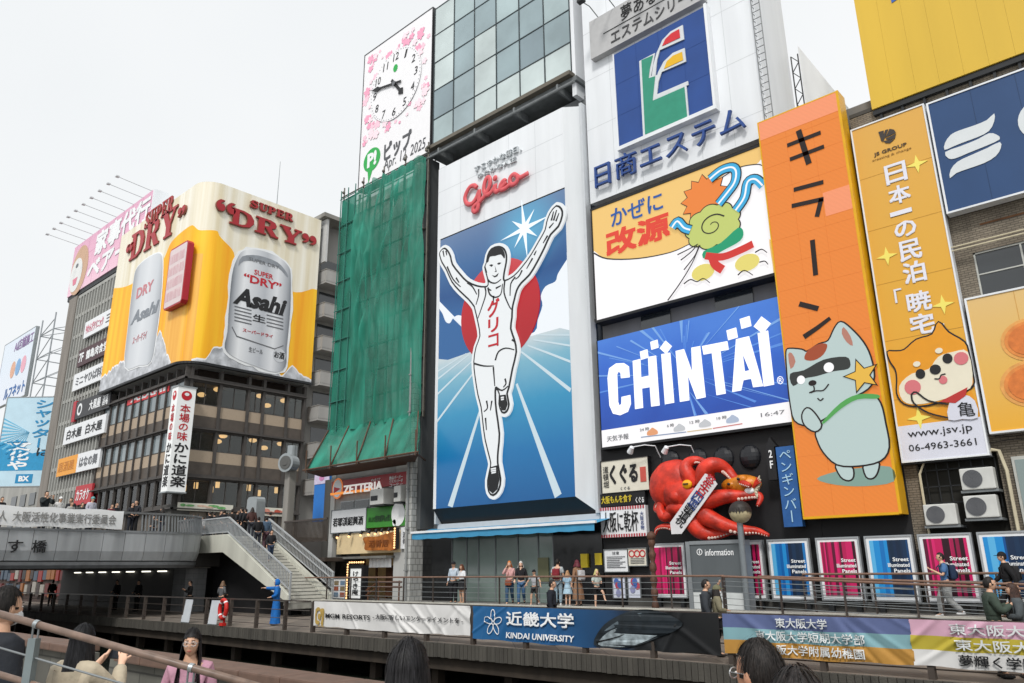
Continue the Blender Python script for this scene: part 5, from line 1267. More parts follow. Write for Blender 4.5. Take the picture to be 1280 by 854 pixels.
st2 += [B((242, 725), (252, 672), (280, 664), (290, 720), (282, 762), (262, 780), (246, 766)), B((290, 378), (315, 375), (323, 415), (314, 440), (299, 440), (288, 410))]
st2 += [smooth(A((384, 478), (392, 430), (415, 392), (460, 378), (494, 394), (506, 432), (500, 452), (480, 425), (440, 435), (405, 440), (396, 470)), 2)]
st2 += [A((400, 496), (415, 490), (428, 494), (416, 508)), A((452, 488), (465, 478), (482, 480), (466, 494)), A((438, 500), (444, 535), (436, 540), (448, 542), (450, 536)), A((418, 562), (440, 568), (464, 548), (455, 570), (436, 578))]
art('line_drawing', st2, GP, .206, blackl, gs, .004)
art('shoe_laces', [ribbon(B(a, b), .07) for a, b in (((255, 680), (276, 676)), ((256, 688), (276, 684)), ((258, 696), (276, 692)), ((296, 388), (308, 386)), ((297, 396), (308, 394)))], GP, .222, white_led, gs, .004)
text('グ', GP, GP.box(*(zA([(392, 765)])+zA([(468, 745)]))) if False else (GP.uv(*zA([(390, 790)])[0])[0], GP.uv(*zA([(432, 838)])[0])[1], GP.uv(*zA([(470, 780)])[0])[0], GP.uv(*zA([(432, 722)])[0])[1]), red_ink, gs, .206, .01, .035)
for ch, t0, b0 in (('リ', (266, 62), (266, 118)), ('コ', (264, 128), (264, 180))):
    text(ch, GP, (GP.uv(*zB([(243, 90)])[0])[0], GP.uv(*zB([b0])[0])[1], GP.uv(*zB([(285, 90)])[0])[0], GP.uv(*zB([t0])[0])[1]), red_ink, gs, .206, .01, .035)
# raised lettering above the picture
zG = zm(560, 170, 1009/130)
gt = M('slogan_white', '#c9ced1', .4, var=0)
text('すこやかな毎日、', GP, GP.box(*zG([(268, 305), (722, 148)])), gt, gs, .01, .12, .0)
text('ゆたかな人生', GP, GP.box(*zG([(300, 375), (672, 250)])), gt, gs, .01, .12, .0)
gred = M('script_red', '#d85a60', .4, var=.06); m = MB()
for k, pts in enumerate(([(300, 512), (275, 492), (235, 505), (200, 560), (185, 620), (205, 668), (250, 668), (290, 620), (318, 555), (325, 545), (322, 610), (312, 700), (290, 745), (265, 735), (272, 695), (320, 655), (380, 585), (425, 490), (425, 425), (402, 415), (378, 460), (368, 530), (385, 580), (425, 570), (465, 520), (480, 485), (475, 535), (495, 550), (545, 505), (585, 455)],
                         [(580, 452), (560, 445), (530, 490), (535, 530), (575, 520), (625, 475)], [(690, 400), (655, 385), (622, 425), (628, 480), (668, 475), (700, 430), (690, 400), (720, 415), (798, 372)])):
    pp = smooth(GP.pts(zG(pts)), 4, False); m.tube([GP.w(a, b, .16) for a, b in pp], .135, 8, flat=.5, fdir=GP.n)
c = GP.uv(*zG([(478, 420)])[0]); m.sph(GP.w(c[0], c[1], .16), .16, .08, .16)
m.build('script_lettering', gred, gs, sm=True)
# ================================================================ estate-agency sign building
es = thing('sign_building', 'tall white windowless building faced with signs, screens and a lettered blue square', 'building', (-14, 34, -1.4))
ex0, ex1 = -19.05, -10.3
MB().box(ex0, ex1, YF+.0, P(993, 130, X=ex1).y, 16.25, 40).build('upper_wall', white_panel, es)
MB().box(ex0+.1, ex1+4.5, YF+.35, YF+9, 4.9, 16.24).build('middle_wall', M('middle_grey', '#77746f', .8, var=.25, scale=.7, streak=1), es)
m = MB()
for a, b in (((797, 412), (833, 392)), ((890, 388), (936, 362))):
    u0, v0, u1, v1 = FAC.box(a, b); MB().box(u0, u1, YF+.3, YF+.345, 9.6, 10.55).build('window', dark_glass, es)
MB().box(ex0, ex1, YF-.1, YF+.345, 10.45, 10.6).build('screen_shelf', dark_metal, es)
ZE = zm(720, 0, 1280/380)
EP = YP(YF)
hd, r = board('header_sign', 'grey header sign with two lines of dark characters above the blue square', 'sign', YP(YF-.3), (736.3, 28), (739, 74), .3, M('header_grey', '#b3b3b3', .5, var=.08), None) if False else (thing('header_sign', 'grey header sign with two lines of dark characters above the blue square', 'sign', (-16, 26.3, 24)), None)
HP = YP(YF-.35); hu0, hv1 = HP.uv(736.3, 28); _, hv0 = HP.uv(739.4, 74); hu1 = HP.uv(880, 6)[0]
MB().box(hu0, hu1, YF-.35, YF-.01, hv0, hv1).build('panel', M('header_grey', '#b5b5b5', .5, var=.08), hd)
hmid = (hv0+hv1)/2
text('夢ある住まい', HP, (HP.uv(*ZE([(190, 70)])[0])[0], hmid+.08, hu1-.2, hv1-.16), ink, hd, .012, .02, .0)
text('エステムシリーズ', HP, (HP.uv(*ZE([(147, 150)])[0])[0], hv0+.2, hu1-.05, hmid-.16), M('line_ink', '#4a4a4c', .5, var=0), hd, .012, .02, .01)
a = HP.uv(*ZE([(115, 135)])[0]); art('rule', [[(a[0], hmid-.06), (hu1-.2, hmid-.06), (hu1-.2, hmid-.02), (a[0], hmid-.02)]], HP, .012, ink, hd)
for i in range(5):
    x = hu0+.5+i*1.0; t = thing('sign_lamp', 'small lamp on a thin bent arm above the grey header sign', 'lamp', (x, YF-.2, hv1), 'lamps over the header sign')
    MB().tube([(x, YF-.1, hv1), (x-.05, YF-.9, hv1+.35), (x-.1, YF-1.5, hv1+.3)], .025, 6).build('arm', steel, t); MB().box(x-.25, x+.1, YF-1.65, YF-1.4, hv1+.2, hv1+.34).build('lamp_head', dark_metal, t)
bq = thing('blue_square_sign', 'blue square sign in a pale tray with a green, red and yellow letter emblem', 'sign', (-15, 26.4, 19))
BQ = YP(YF-.2); q = BQ.pts(ZE([(160, 232), (545, 25), (582, 455), (183, 622)]))
bu0, bu1 = (q[0][0]+q[3][0])/2, (q[1][0]+q[2][0])/2; bv0, bv1 = (q[2][1]+q[3][1])/2, (q[0][1]+q[1][1])/2
MB().box(bu0, bu1, YF-.2, YF-.01, bv0, bv1).build('panel', M('est_blue', '#23498d', .5, var=.12, scale=.8), bq)
m = MB(); m.box(bu0-.02, bu1+.12, YF-.36, YF-.005, bv0-.18, bv0-.002); m.box(bu1+.002, bu1+.12, YF-.36, YF-.006, bv0, bv1+.03); m.box(bu0-.06, bu0-.002, YF-.24, YF-.004, bv0, bv1+.03); m.build('tray', white_panel, bq)
pale = M('emblem_edge', '#d5d9db', .4, .2, var=.05)
def em(pts, mat, off, g=0):
    c = BQ.pts(ZE(pts)); c = [(x, max(y, bv0+.01)) for x, y in c]
    c = grow(c, g) if g else c; c = [(x, max(y, bv0+.005)) for x, y in c]; return c
E1 = [(276, 258), (330, 233), (318, 290), (312, 330), (340, 322), (328, 424), (462, 366), (474, 500), (292, 572)]
E2 = [(340, 300), (352, 250), (390, 180), (440, 120), (448, 165), (400, 180), (360, 215)]
red_ = [(366, 198), (380, 168), (405, 144), (438, 126), (442, 162)]; yel_ = [(374, 294), (386, 262), (412, 238), (450, 222), (455, 256)]
art('emblem_edge', [em(E1, None, 0, .09), em([(322, 324), (328, 278), (342, 226), (366, 172), (400, 136), (452, 108), (458, 168), (356, 214), (344, 256), (338, 318)], None, 0), em([(328, 422), (334, 366), (348, 308), (372, 262), (410, 226), (460, 205), (466, 262), (364, 306), (350, 348), (344, 400), (474, 344), (476, 360), (340, 416)], None, 0)], BQ, .01, pale, bq, .05)
art('emblem_green', [em(E1, None, 0, -.04)], BQ, .07, M('emblem_green', '#2f8f74', .4, var=.08), bq)
art('emblem_red', [em(red_, None, 0, -.0)], BQ, .075, M('emblem_red', '#cf2b33', .4, var=.05), bq)
art('emblem_yellow', [em(yel_, None, 0, -.0)], BQ, .075, M('emblem_yellow', '#e3b21f', .4, var=.05), bq)
el_ = thing('channel_letters', 'raised dark blue characters standing off the white wall under the blue square', 'lettering', (-15, 26.4, 17))
l0 = EP.uv(*ZE([(92, 750)])[0]); l1 = EP.uv(*ZE([(725, 530)])[0]); lb = EP.uv(*ZE([(100, 800)])[0])[1]; lt_ = EP.uv(*ZE([(96, 705)])[0])[1]
text('日商エステム', EP, (l0[0], lb, l1[0], lt_), M('letter_blue', '#27488a', .4, var=.05), el_, .14, .14, .0)
# corner ladder and gantry lattice
ld = thing('wall_ladder', 'thin steel rung ladder climbing the white corner of the sign building', 'ladder', (ex1-.2, YF-.2, 16))
m = MB(); lx = EP.uv(948, 60)[0]
for dx in (0, .34): m.cyl((lx+dx, YF-.22, 16.6), (lx+dx, YF-.22, 30), .022, 5)
z = 16.7
while z < 29.8: m.cyl((lx, YF-.22, z), (lx+.34, YF-.22, z), .016, 5); m.cyl((lx, YF-.22, z), (lx, YF, z), .012, 4); z += .34
m.build('rungs', M('ladder_steel', '#6b6e70', .5, .4, var=.2), ld)
lt2 = thing('lattice_mast', 'dark lattice strut between the white building and the slanting wall', 'mast', (-8.9, 27.6, 14))
m = MB(); lx = P(991, 90, Y=29.4).x; ly = 29.4
for dx in (0, .3): m.cyl((lx+dx, ly, 14), (lx+dx, ly, 21.2), .03, 5)
z = 14.0; k = 0
while z < 20.8: m.bar((lx+(.3 if k % 2 else 0), ly, z), (lx+(0 if k % 2 else .3), ly, z+.4), .03); z += .4; k += 1
m.build('lattice', dark_metal, lt2)
sw = thing('slanted_wall', 'pale grey wall with a sloping top edge behind the orange screen', 'wall', (-7.5, 29, 5))
a = P(997, 57, Y=31); b = P(1085, 165, Y=31); W2 = YP(31)
m = MB(); m.prism(W2, [(a.x, 5), (b.x+1, 5), (b.x+1, b.z-1.4), (b.x, b.z), (a.x, a.z)], -.4, 0); m.build('wall', M('slant_grey', '#e6e8e9', .6, var=.06, streak=1), sw)

# ================================================================ cold-remedy screen (mascot left out)
ZK = zm(730, 170, 1040/280)
KP = YP(YF-.25)
ks = thing('remedy_screen', 'lit screen of yellow and white with blue and red characters and wind-blown clouds', 'screen', (-15, 26.4, 10.6))
c4 = KP.pts([(739.4, 264), (950, 183.5), (969, 342), (746.7, 400)])
ku0, ku1, kv0, kv1 = (c4[0][0]+c4[3][0])/2, (c4[1][0]+c4[2][0])/2, (c4[2][1]+c4[3][1])/2, (c4[0][1]+c4[1][1])/2
MB().box(ku0, ku1, YF-.25, YF+.3, kv0, kv1).build('screen', LED('led_yellow', '#fbcf7c', .62, .3), ks)
m = MB(); m.box(ku0-.06, ku1+.06, YF-.3, YF+.3, kv1+.002, kv1+.1); m.box(ku0-.06, ku1+.06, YF-.3, YF+.3, kv0-.12, kv0-.002); m.box(ku0-.06, ku0-.002, YF-.29, YF+.3, kv0, kv1); m.box(ku1+.002, ku1+.06, YF-.29, YF+.3, kv0, kv1)
m.build('frame', sign_black, ks)
K = lambda *p: [(min(max(x, ku0+.01), ku1-.01), min(max(y, kv0+.01), kv1-.01)) for x, y in KP.pts(ZK(p))]
led_white = LED('led_white', '#f6f4f6', .78, .3); led_blk = LED('led_black', '#2a2426', .3, .5)
wc = smooth(KP.pts(ZK([(38, 540), (100, 570), (250, 570), (400, 540), (490, 500), (520, 440), (560, 300), (640, 190), (720, 145), (800, 132), (840, 135), (900, 500), (860, 480), (880, 640), (860, 700), (400, 820), (40, 900), (30, 700)])), 4)
wc = [(min(max(x, ku0+.01), ku1-.01), min(max(y, kv0+.01), kv1-.01)) for x, y in wc]
art('cloud_field', [wc], KP, .006, led_white, ks)
art('cloud_outline', [ribbon(smooth(K((48, 545), (110, 571), (250, 570), (400, 542), (490, 503)), 4, False), .07, .03), ribbon(smooth(K((640, 195), (720, 148), (800, 133), (838, 134)), 4, False), .04)], KP, .018, led_blk, ks)
_c0 = KP.uv(*ZK([(600, 420)])[0]); ptc = []
for q in range(72):
    a_ = 2*pi*q/72; r_b = 1+.13*abs(sin(4.5*a_+.4)); ptc.append((_c0[0]+1.08*r_b*cos(a_), _c0[1]+.82*r_b*sin(a_)))
art('puff_outline', [grow(ptc, .05)], KP, .05, led_blk, ks); art('green_puff', [ptc], KP, .062, LED('led_lime', '#ccd878', .6, .3), ks)
_c1 = KP.uv(*ZK([(560, 290)])[0]); og = star(_c1[0], _c1[1], 1.05, .78, 13)
art('gust_outline', [grow(og, .05)], KP, .022, led_blk, ks); art('orange_sun', [og], KP, .034, LED('led_orange', '#f58a3c', .62, .3), ks)
sc1 = smooth(K((590, 205), (640, 165), (690, 150), (712, 170), (705, 220), (670, 270), (630, 320)), 4, False); sc2 = smooth(K((710, 350), (750, 290), (765, 220), (800, 205), (835, 235)), 4, False); sc3 = smooth(K((500, 440), (470, 430), (440, 400), (415, 430)), 4, False)
art('puff_swirl', [ribbon(smooth([(_c0[0]+.62*(1-q/16)*cos(q*.62+.5), _c0[1]+.5*(1-q/16)*sin(q*.62+.5)) for q in range(14)], 3, False), .06, .03)], KP, .078, led_blk, ks)
art('ribbon_outline', [ribbon(s, .44) for s in (sc1, sc2, sc3)], KP, .086, led_blk, ks); art('blue_ribbon', [ribbon(s, .34) for s in (sc1, sc2, sc3)], KP, .1, LED('led_sky', '#3fb4e8', .6, .3), ks); art('ribbon_shine', [ribbon(s, .07) for s in (sc1, sc2, sc3)], KP, .114, led_white, ks)
gb_ = smooth(K((560, 540), (640, 500), (720, 430), (745, 450), (730, 490), (660, 530), (570, 575)), 3); rb = smooth(K((570, 560), (650, 565), (740, 530), (790, 505)), 4, False); rb2 = smooth(K((600, 560), (615, 600), (650, 625)), 4, False)
art('green_band', [gb_], KP, .09, LED('led_green', '#1fa878', .55, .3), ks); art('red_band', [ribbon(rb, .3), ribbon(rb2, .35)], KP, .104, LED('led_red', '#e23a34', .55, .3), ks)
gusts = [ribbon(smooth(K(*p), 4, False), .05, .03) for p in (((440, 555), (500, 525), (535, 505)), ((470, 625), (520, 560), (540, 510)), ((455, 580), (500, 545), (530, 512)), ((395, 770), (450, 690), (505, 600), (545, 510)), ((470, 690), (500, 670), (530, 680), (560, 665), (590, 685)), ((720, 650), (750, 628), (790, 650)), ((800, 545), (830, 530), (855, 545)), ((820, 590), (845, 585), (860, 600)))]
art('wind_lines', gusts, KP, .1, led_blk, ks)
art('white_puff', [ell(*KP.uv(*ZE_) , .5, .34, 18) for ZE_ in ZK([(555, 635), (760, 590)])], KP, .05, LED('led_cream', '#f1e27a', .6, .3), ks)
text('かぜに', KP, KP.box(*ZK([(125, 345), (370, 340)])), LED('led_blue', '#2c62b4', .5, .3), ks, .03, .01, .02)
text('改源', KP, KP.box(*ZK([(101, 452), (404, 470)])), LED('led_vermilion', '#ee4a36', .6, .3), ks, .03, .01, .05)

# ================================================================ blue housing screen
ZC = zm(740, 360, 1098/270)
CP = YP(YF-.3)
cs2 = thing('housing_screen', 'bright lit screen with thick white capitals over radiating blue light', 'screen', (-15, 26.3, 4.9))
c4 = CP.pts([(747.4, 427), (973, 370), (991, 528), (752.3, 559)])
cu0, cu1, cv0, cv1 = (c4[0][0]+c4[3][0])/2, (c4[1][0]+c4[2][0])/2, (c4[2][1]+c4[3][1])/2, (c4[0][1]+c4[1][1])/2
sb_v = (CP.uv(*ZC([(50, 722)])[0])[1]+CP.uv(*ZC([(1010, 580)])[0])[1])/2
blue_led = RAMP('blue_led', [(0, '#2352b8'), (.5, '#2f6ad6'), (1, '#4a86e6')], 'Z', sb_v, cv1, .3, emit=.62, wavy=.8, wsc=.5)
MB().box(cu0, cu1, YF-.3, YF+.25, sb_v, cv1).build('screen', blue_led, cs2)
MB().box(cu0, cu1, YF-.3, YF+.25, cv0, sb_v-.002).build('weather_strip', led_white, cs2)
m = MB(); m.box(cu0-.05, cu1+.05, YF-.33, YF+.25, cv0-.1, cv0-.002); m.box(cu0-.05, cu0-.002, YF-.32, YF+.25, cv0, cv1); m.build('frame', sign_black, cs2)
ctr = (cu0+(cu1-cu0)*.5, sb_v+(cv1-sb_v)*.45); rnd = random.Random(4); rays = [[], []]
for k in range(34):
    a = rnd.uniform(0, 2*pi); d0 = rnd.uniform(.8, 2.2); d1 = d0+rnd.uniform(1.0, 4.2); w = rnd.uniform(.006, .02)
    q = [(ctr[0]+d0*cos(a-w*.4), ctr[1]+d0*sin(a-w*.4)*.6), (ctr[0]+d1*cos(a-w), ctr[1]+d1*sin(a-w)*.6), (ctr[0]+d1*cos(a+w), ctr[1]+d1*sin(a+w)*.6), (ctr[0]+d0*cos(a+w*.4), ctr[1]+d0*sin(a+w*.4)*.6)]
    q = [(min(max(x, cu0+.01), cu1-.01), min(max(y, sb_v+.01), cv1-.01)) for x, y in q]
    if abs(area(q)) > .004: rays[k % 2].append(q)
art('light_rays', rays[0], CP, .008, LED('ray_a', '#5f96ea', .62, .3), cs2, .002); art('light_rays', rays[1], CP, .02, LED('ray_b', '#7fb0f0', .62, .3), cs2, .002)
# letters drawn as block capitals
cw = LED('led_letter', '#fdfdff', .95, .3)
def C(*p): return CP.pts(ZC(p))
let = [C((82, 460), (90, 410), (125, 385), (165, 383), (190, 400), (194, 455), (150, 460), (148, 435), (138, 425), (130, 440), (135, 580), (142, 600), (152, 590), (153, 555), (197, 545), (200, 590), (185, 630), (145, 648), (110, 640), (92, 600)),
       C((210, 372), (248, 362), (252, 455), (292, 447), (288, 352), (328, 345), (346, 598), (304, 604), (297, 505), (256, 512), (262, 610), (222, 617)),
       C((355, 338), (400, 330), (420, 584), (374, 592)),
       C((428, 322), (470, 312), (512, 430), (508, 305), (552, 297), (580, 556), (535, 566), (490, 445), (497, 572), (450, 580)),
       C((562, 297), (690, 272), (697, 315), (655, 322), (682, 538), (636, 546), (612, 332), (570, 340)),
       C((735, 262), (800, 247), (872, 500), (822, 506), (812, 462), (772, 470), (760, 522), (716, 530)),
       C((845, 232), (897, 218), (928, 492), (876, 502))]
let[5] = [let[5], C((768, 335), (779, 425), (803, 420))]
for px, s in (((320, 290), 17), ((268, 340), 18), ((378, 303), 20), ((715, 235), 20), ((783, 177), 20), ((868, 190), 24)):
    rot = .75 if px in ((378, 303), (868, 190)) else .08
    u, v = C(px)[0]; k = (s+1)/4.067*.0282*1.35; let.append([(u+k*1.41*cos(rot+pi/4+i*pi/2), v+k*1.41*sin(rot+pi/4+i*pi/2)) for i in range(4)])
m = MB()
for i, l in enumerate(let): m.prism(CP, l, .02, .05+.001*i)
m.build('lettering', cw, cs2)
text('®', CP, CP.box(*ZC([(940, 452), (978, 488)])), cw, cs2, .03, .01, .0)
grl = M('led_grey', '#77797d', .5, var=0)
text('天気予報', CP, CP.box(*ZC([(76, 755), (188, 768)])), grl, cs2, .012, .01, .01)
for tx, px, w in (('24 時', 268, 24), ('6 時', 400, 18), ('12 時', 523, 26), ('18 時', 660, 26)):
    yy = 718-(px-268)*.15; text(tx, CP, CP.box(*ZC([(px-w, yy-8+w*.15), (px+w, yy+10-w*.15)])), grl, cs2, .012, .01, .01)
for px, py, c in ((308, 732, '#f0a878'), (445, 712, '#cfd2d6'), (575, 690, '#cfd2d6'), (715, 668, '#b9c6dc')):
    u, v = C((px, py))[0]; art('weather_icon', [smooth([(u-.22, v-.12), (u-.24, v+.02), (u-.1, v+.1), (u, v+.17), (u+.13, v+.1), (u+.24, v), (u+.2, v-.12)], 3)], CP, .012, LED('icon'+c+str(px), c, .6, .3), cs2)
gl_ = [C((250, 762), (480, 735), (480, 730), (250, 757)), C((485, 734), (610, 718), (610, 713), (485, 729)), C((615, 717), (765, 693), (765, 688), (615, 712))]
for g, c in zip(gl_, ('#8fa3c4', '#e9cf9c', '#e07a72')): art('temperature_line', [g], CP, .012, LED('tl'+c, c, .5, .3), cs2)
text('16:47', CP, CP.box(*ZC([(858, 637), (982, 640)])), grl, cs2, .012, .01, .0)

# ================================================================ tall orange screen
OP = YP(25.9); ZO = zm(930, 100, 1245/350); ZQ = zm(930, 340, 1150/350)
os_ = thing('orange_screen', 'tall orange lit screen with black strokes above a grey cartoon cat', 'screen', (-9, 26.3, 1.6))
c4 = OP.pts([(950, 152), (1042, 119), (1127, 641), (1003, 645)])
ou0, ou1 = (c4[0][0]+c4[3][0])/2, (c4[1][0]+c4[2][0])/2; ov0, ov1 = (c4[2][1]+c4[3][1])/2, (c4[0][1]+c4[1][1])/2
MB().box(ou0, ou1, 25.9, 26.3, ov0, ov1).build('screen', LED('led_tangerine', '#f58c38', .6, .3, grid=3.2), os_)
m = MB(); m.box(ou1+.002, ou1+.09, 25.88, 26.55, ov0-.06, ov1+.06); m.box(ou0-.05, ou1, 25.885, 26.3, ov0-.08, ov0-.002); m.box(ou0-.05, ou0-.002, 25.885, 26.3, ov0, ov1); m.box(ou0-.05, ou1, 25.885, 26.3, ov1+.002, ov1+.05); m.build('yellow_casing', M('casing_yellow', '#e0a80f', .4, var=.08), os_)
MB().box(ou0, ou1+.05, 26.31, 26.56, ov0-.05, ov1+.04).build('back_box', dark_metal, os_)
def O(*p): return [(min(max(x, ou0+.005), ou1-.005), min(max(y, ov0+.005), ov1-.005)) for x, y in OP.pts(p)]
o1 = lambda *p: O(*ZO(p)); o2 = lambda *p: O(*ZQ(p))
pk_l = LED('led_salmon', '#fb9c70', .64, .3, grid=3.2)
v_ = lambda z, p: OP.uv(*z([p])[0])
a = v_(ZO, (75, 270))[1]; art('salmon_bands', [[(ou0, ov1-.005), (ou0, a), (ou1, a), (ou1, ov1-.005)]], OP, .006, pk_l, os_)
a1 = v_(ZO, (455, 470))[1]; b1 = v_(ZO, (470, 575))[1]; xm = v_(ZO, (270, 600))[0]
art('salmon_bands', [[(v_(ZO, (350, 500))[0], b1), (ou1-.005, b1), (ou1-.005, a1), (v_(ZO, (350, 500))[0], a1)]], OP, .006, pk_l, os_)
blk = LED('led_ink', '#241512', .2, .5)
bars = [((243, 225), (290, 375), .34), ((193, 293), (342, 235), .26), ((205, 355), (357, 297), .26), ((222, 490), (354, 455), .27), ((213, 562), (355, 530), .27), ((345, 528), (325, 610), .27), ((305, 712), (320, 870), .28)]
st3 = [ribbon(list(o1(a, b)), w*.62) for a, b, w in bars]
st3 += [ribbon(o2((228, 132), (306, 152)), .19), ribbon(o2((247, 268), (300, 232), (355, 190)), .19, .13)]
for q_ in st3: art('stroke', [q_], OP, .02, blk, os_)
# cat: generic grey cat with one brown ear patch
cg = LED('cat_grey', '#bfd2d0', .64, .3); lw = .055
body = smooth(o2((300, 655), (335, 600), (420, 530), (520, 510), (560, 540), (596, 620), (598, 720), (560, 775), (470, 795), (385, 790), (330, 740), (305, 690)), 3)
head = smooth(o2((180, 390), (178, 330), (190, 318), (240, 322), (262, 330), (310, 300), (350, 285), (375, 235), (400, 208), (440, 235), (490, 290), (520, 350), (535, 430), (510, 480), (440, 520), (380, 570), (310, 615), (262, 630), (212, 610), (195, 540), (182, 470)), 3)
arm = smooth(o2((320, 630), (290, 580), (262, 562), (244, 590), (255, 630), (295, 655)), 3)
legs = [smooth(o2((380, 790), (400, 840), (430, 855), (448, 840), (440, 800)), 3), smooth(o2((495, 790), (505, 840), (530, 845), (548, 820), (550, 780)), 3)]
art('shadow_blob', [smooth(o2((300, 850), (380, 820), (480, 805), (600, 800), (620, 860), (500, 880), (380, 875)), 3)], OP, .012, LED('blob_grey', '#8fb0a4', .5, .3), os_)
art('cat_outline', [grow(legs[0], lw), grow(legs[1], lw)], OP, .014, blk, os_); art('cat_legs', legs, OP, .026, cg, os_)
art('cat_outline', [grow(body, lw)], OP, .034, blk, os_); art('cat_body', [body], OP, .042, cg, os_)
art('cat_outline', [grow(head, lw)], OP, .05, blk, os_); art('cat_head', [head], OP, .058, cg, os_)
art('cat_outline', [grow(arm, lw)], OP, .066, blk, os_); art('cat_arm', [arm], OP, .074, cg, os_)
art('head_patch', [smooth(o2((252, 360), (265, 325), (310, 298), (345, 300), (330, 340), (290, 365)), 3)], OP, .068, LED('cat_patch', '#b3522e', .5, .3), os_)
art('ear', [smooth(o2((405, 255), (412, 228), (440, 265), (450, 305), (425, 290)), 2), smooth(o2((185, 340), (200, 335), (215, 370), (195, 400)), 2)], OP, .068, LED('ear_rose', '#c98a78', .5, .3), os_)
art('eye_band', [smooth(o2((193, 420), (250, 405), (330, 362), (420, 350), (440, 375), (430, 400), (370, 410), (300, 430), (250, 440), (205, 470)), 3)], OP, .068, LED('band_dark', '#3a3d3b', .35, .4), os_)
e1, e2 = v_(ZQ, (352, 394)), v_(ZQ, (238, 445)); art('eyes', [ell(e1[0], e1[1], .17, .17, 16), ell(e2[0], e2[1], .14, .15, 16)], OP, .08, led_white, os_)
nn = v_(ZQ, (285, 458)); art('face_lines', [ell(nn[0], nn[1], .14, .1, 12), ribbon(smooth(o2((278, 498), (300, 490), (330, 488), (352, 462)), 3, False), .045), ribbon(smooth(o2((290, 470), (292, 488), (272, 498)), 3, False), .045), ribbon(smooth(o2((306, 520), (318, 530), (330, 520)), 3, False), .045)], OP, .08, blk, os_)
art('scarf', [smooth(o2((330, 612), (400, 540), (470, 505), (552, 505), (552, 522), (470, 525), (400, 565), (335, 622)), 3)], OP, .08, LED('scarf_green', '#5cb45c', .5, .3), os_)
sc = v_(ZQ, (488, 428)); art('star_outline', [star(sc[0], sc[1], .62, .27, 5, pi/2+.2)], OP, .088, blk, os_); art('star', [star(sc[0], sc[1], .53, .23, 5, pi/2+.2)], OP, .1, LED('star_gold', '#f2c04a', .6, .3), os_)

# ================================================================ lodging signboard
JP = YP(26.25)
js, r = board('lodging_sign', 'tall mustard signboard with white vertical characters above a cartoon dog', 'sign', JP, [0, 0, 0, 0], None, .3, sign_white) if False else (None, None)
c4 = JP.pts([(1066, 163), (1152, 133), (1236, 567), (1128, 577)])
ju0, ju1 = (c4[0][0]+c4[3][0])/2, (c4[1][0]+c4[2][0])/2; jv0, jv1 = (c4[2][1]+c4[3][1])/2, (c4[0][1]+c4[1][1])/2
js, r = board('lodging_sign', 'tall mustard signboard with white vertical characters above a cartoon dog', 'sign', JP, (ju0, jv0, ju1, jv1), None, .3, RAMP('mustard', [(0, '#e4a223'), (.5, '#dda633'), (1, '#d9a549')], 'Z', jv0, jv1, .45, wavy=.1), white_panel, .05)
def J(*p): return [(min(max(x, ju0+.01), ju1-.01), min(max(y, jv0+.01), jv1-.01)) for x, y in JP.pts(p)]
j1 = lambda *p: J(*ZO(p)); j2 = lambda *p: J(*ZQ(p))
zw = JP.uv(*ZQ([(640, 635)])[0])[1]
art('contact_strip', [[(ju0, jv0), (ju1, jv0), (ju1, zw), (ju0, zw)]], JP, .006, M('strip_lilac', '#d6d8e4', .5, var=.04), js)
text('www.jsv.jp', JP, JP.box(*ZQ([(672, 672), (942, 672)])) if False else (JP.uv(*ZQ([(674, 670)])[0])[0], JP.uv(*ZQ([(680, 690)])[0])[1], JP.uv(*ZQ([(940, 650)])[0])[0], JP.uv(*ZQ([(680, 652)])[0])[1]), ink, js, .02, .01, .0)
text('06-4963-3661', JP, (JP.uv(*ZQ([(678, 725)])[0])[0], JP.uv(*ZQ([(684, 738)])[0])[1], JP.uv(*ZQ([(956, 700)])[0])[0], JP.uv(*ZQ([(684, 710)])[0])[1]), ink, js, .02, .01, .0)
v4 = M('js_white', '#e2e2ec', .5, var=.03)
tops = [(664, 370), (686, 470), (698, 560), (712, 620), (735, 705), (762, 800)]
uu = (ju0+ju1)/2
def col_u(px, py, z): return JP.uv(*z([(px, py)])[0])
uc = col_u(672, 420, ZO)[0]; hw = .34
chs = [('日', ZO, 372, 462), ('本', ZO, 470, 552), ('一', ZO, 580, 600), ('の', ZO, 628, 700), ('民', ZO, 712, 805), ('泊', ZO, 808, 905)]
xs_ = {'日': 668, '本': 685, '一': 697, 'の': 712, '民': 732, '泊': 750}
for ch, z, y0, y1 in chs:
    a = JP.uv(*z([(xs_[ch], y0)])[0]); b = JP.uv(*z([(xs_[ch], y1)])[0]); text(ch, JP, (a[0]-hw, b[1], a[0]+hw, a[1]), v4, js, .012, .012, .035)
for ch, x, y0, y1, w in (('「', 630, 70, 128, .12), ('暁', 712, 80, 165, .36), ('宅', 725, 172, 258, .36), ('」', 805, 215, 270, .12)):
    a = JP.uv(*ZQ([(x, y0)])[0]); b = JP.uv(*ZQ([(x, y1)])[0]); text(ch, JP, (a[0]-w, b[1], a[0]+w, a[1]), v4, js, .012, .012, .035)
text('JS GROUP', JP, (JP.uv(*ZO([(577, 330)])[0])[0], JP.uv(*ZO([(580, 346)])[0])[1], JP.uv(*ZO([(725, 290)])[0])[0], JP.uv(*ZO([(580, 326)])[0])[1]), M('js_brown', '#4a3a2a', .5, var=0), js, .012, .01, .02)
text('creating & change', JP, (JP.uv(*ZO([(570, 355)])[0])[0], JP.uv(*ZO([(580, 364)])[0])[1], JP.uv(*ZO([(745, 310)])[0])[0], JP.uv(*ZO([(580, 352)])[0])[1]), M('js_tan', '#a97f3c', .5, var=0), js, .012, .01, .0)
emb = M('js_dark', '#3a332e', .5, var=0)
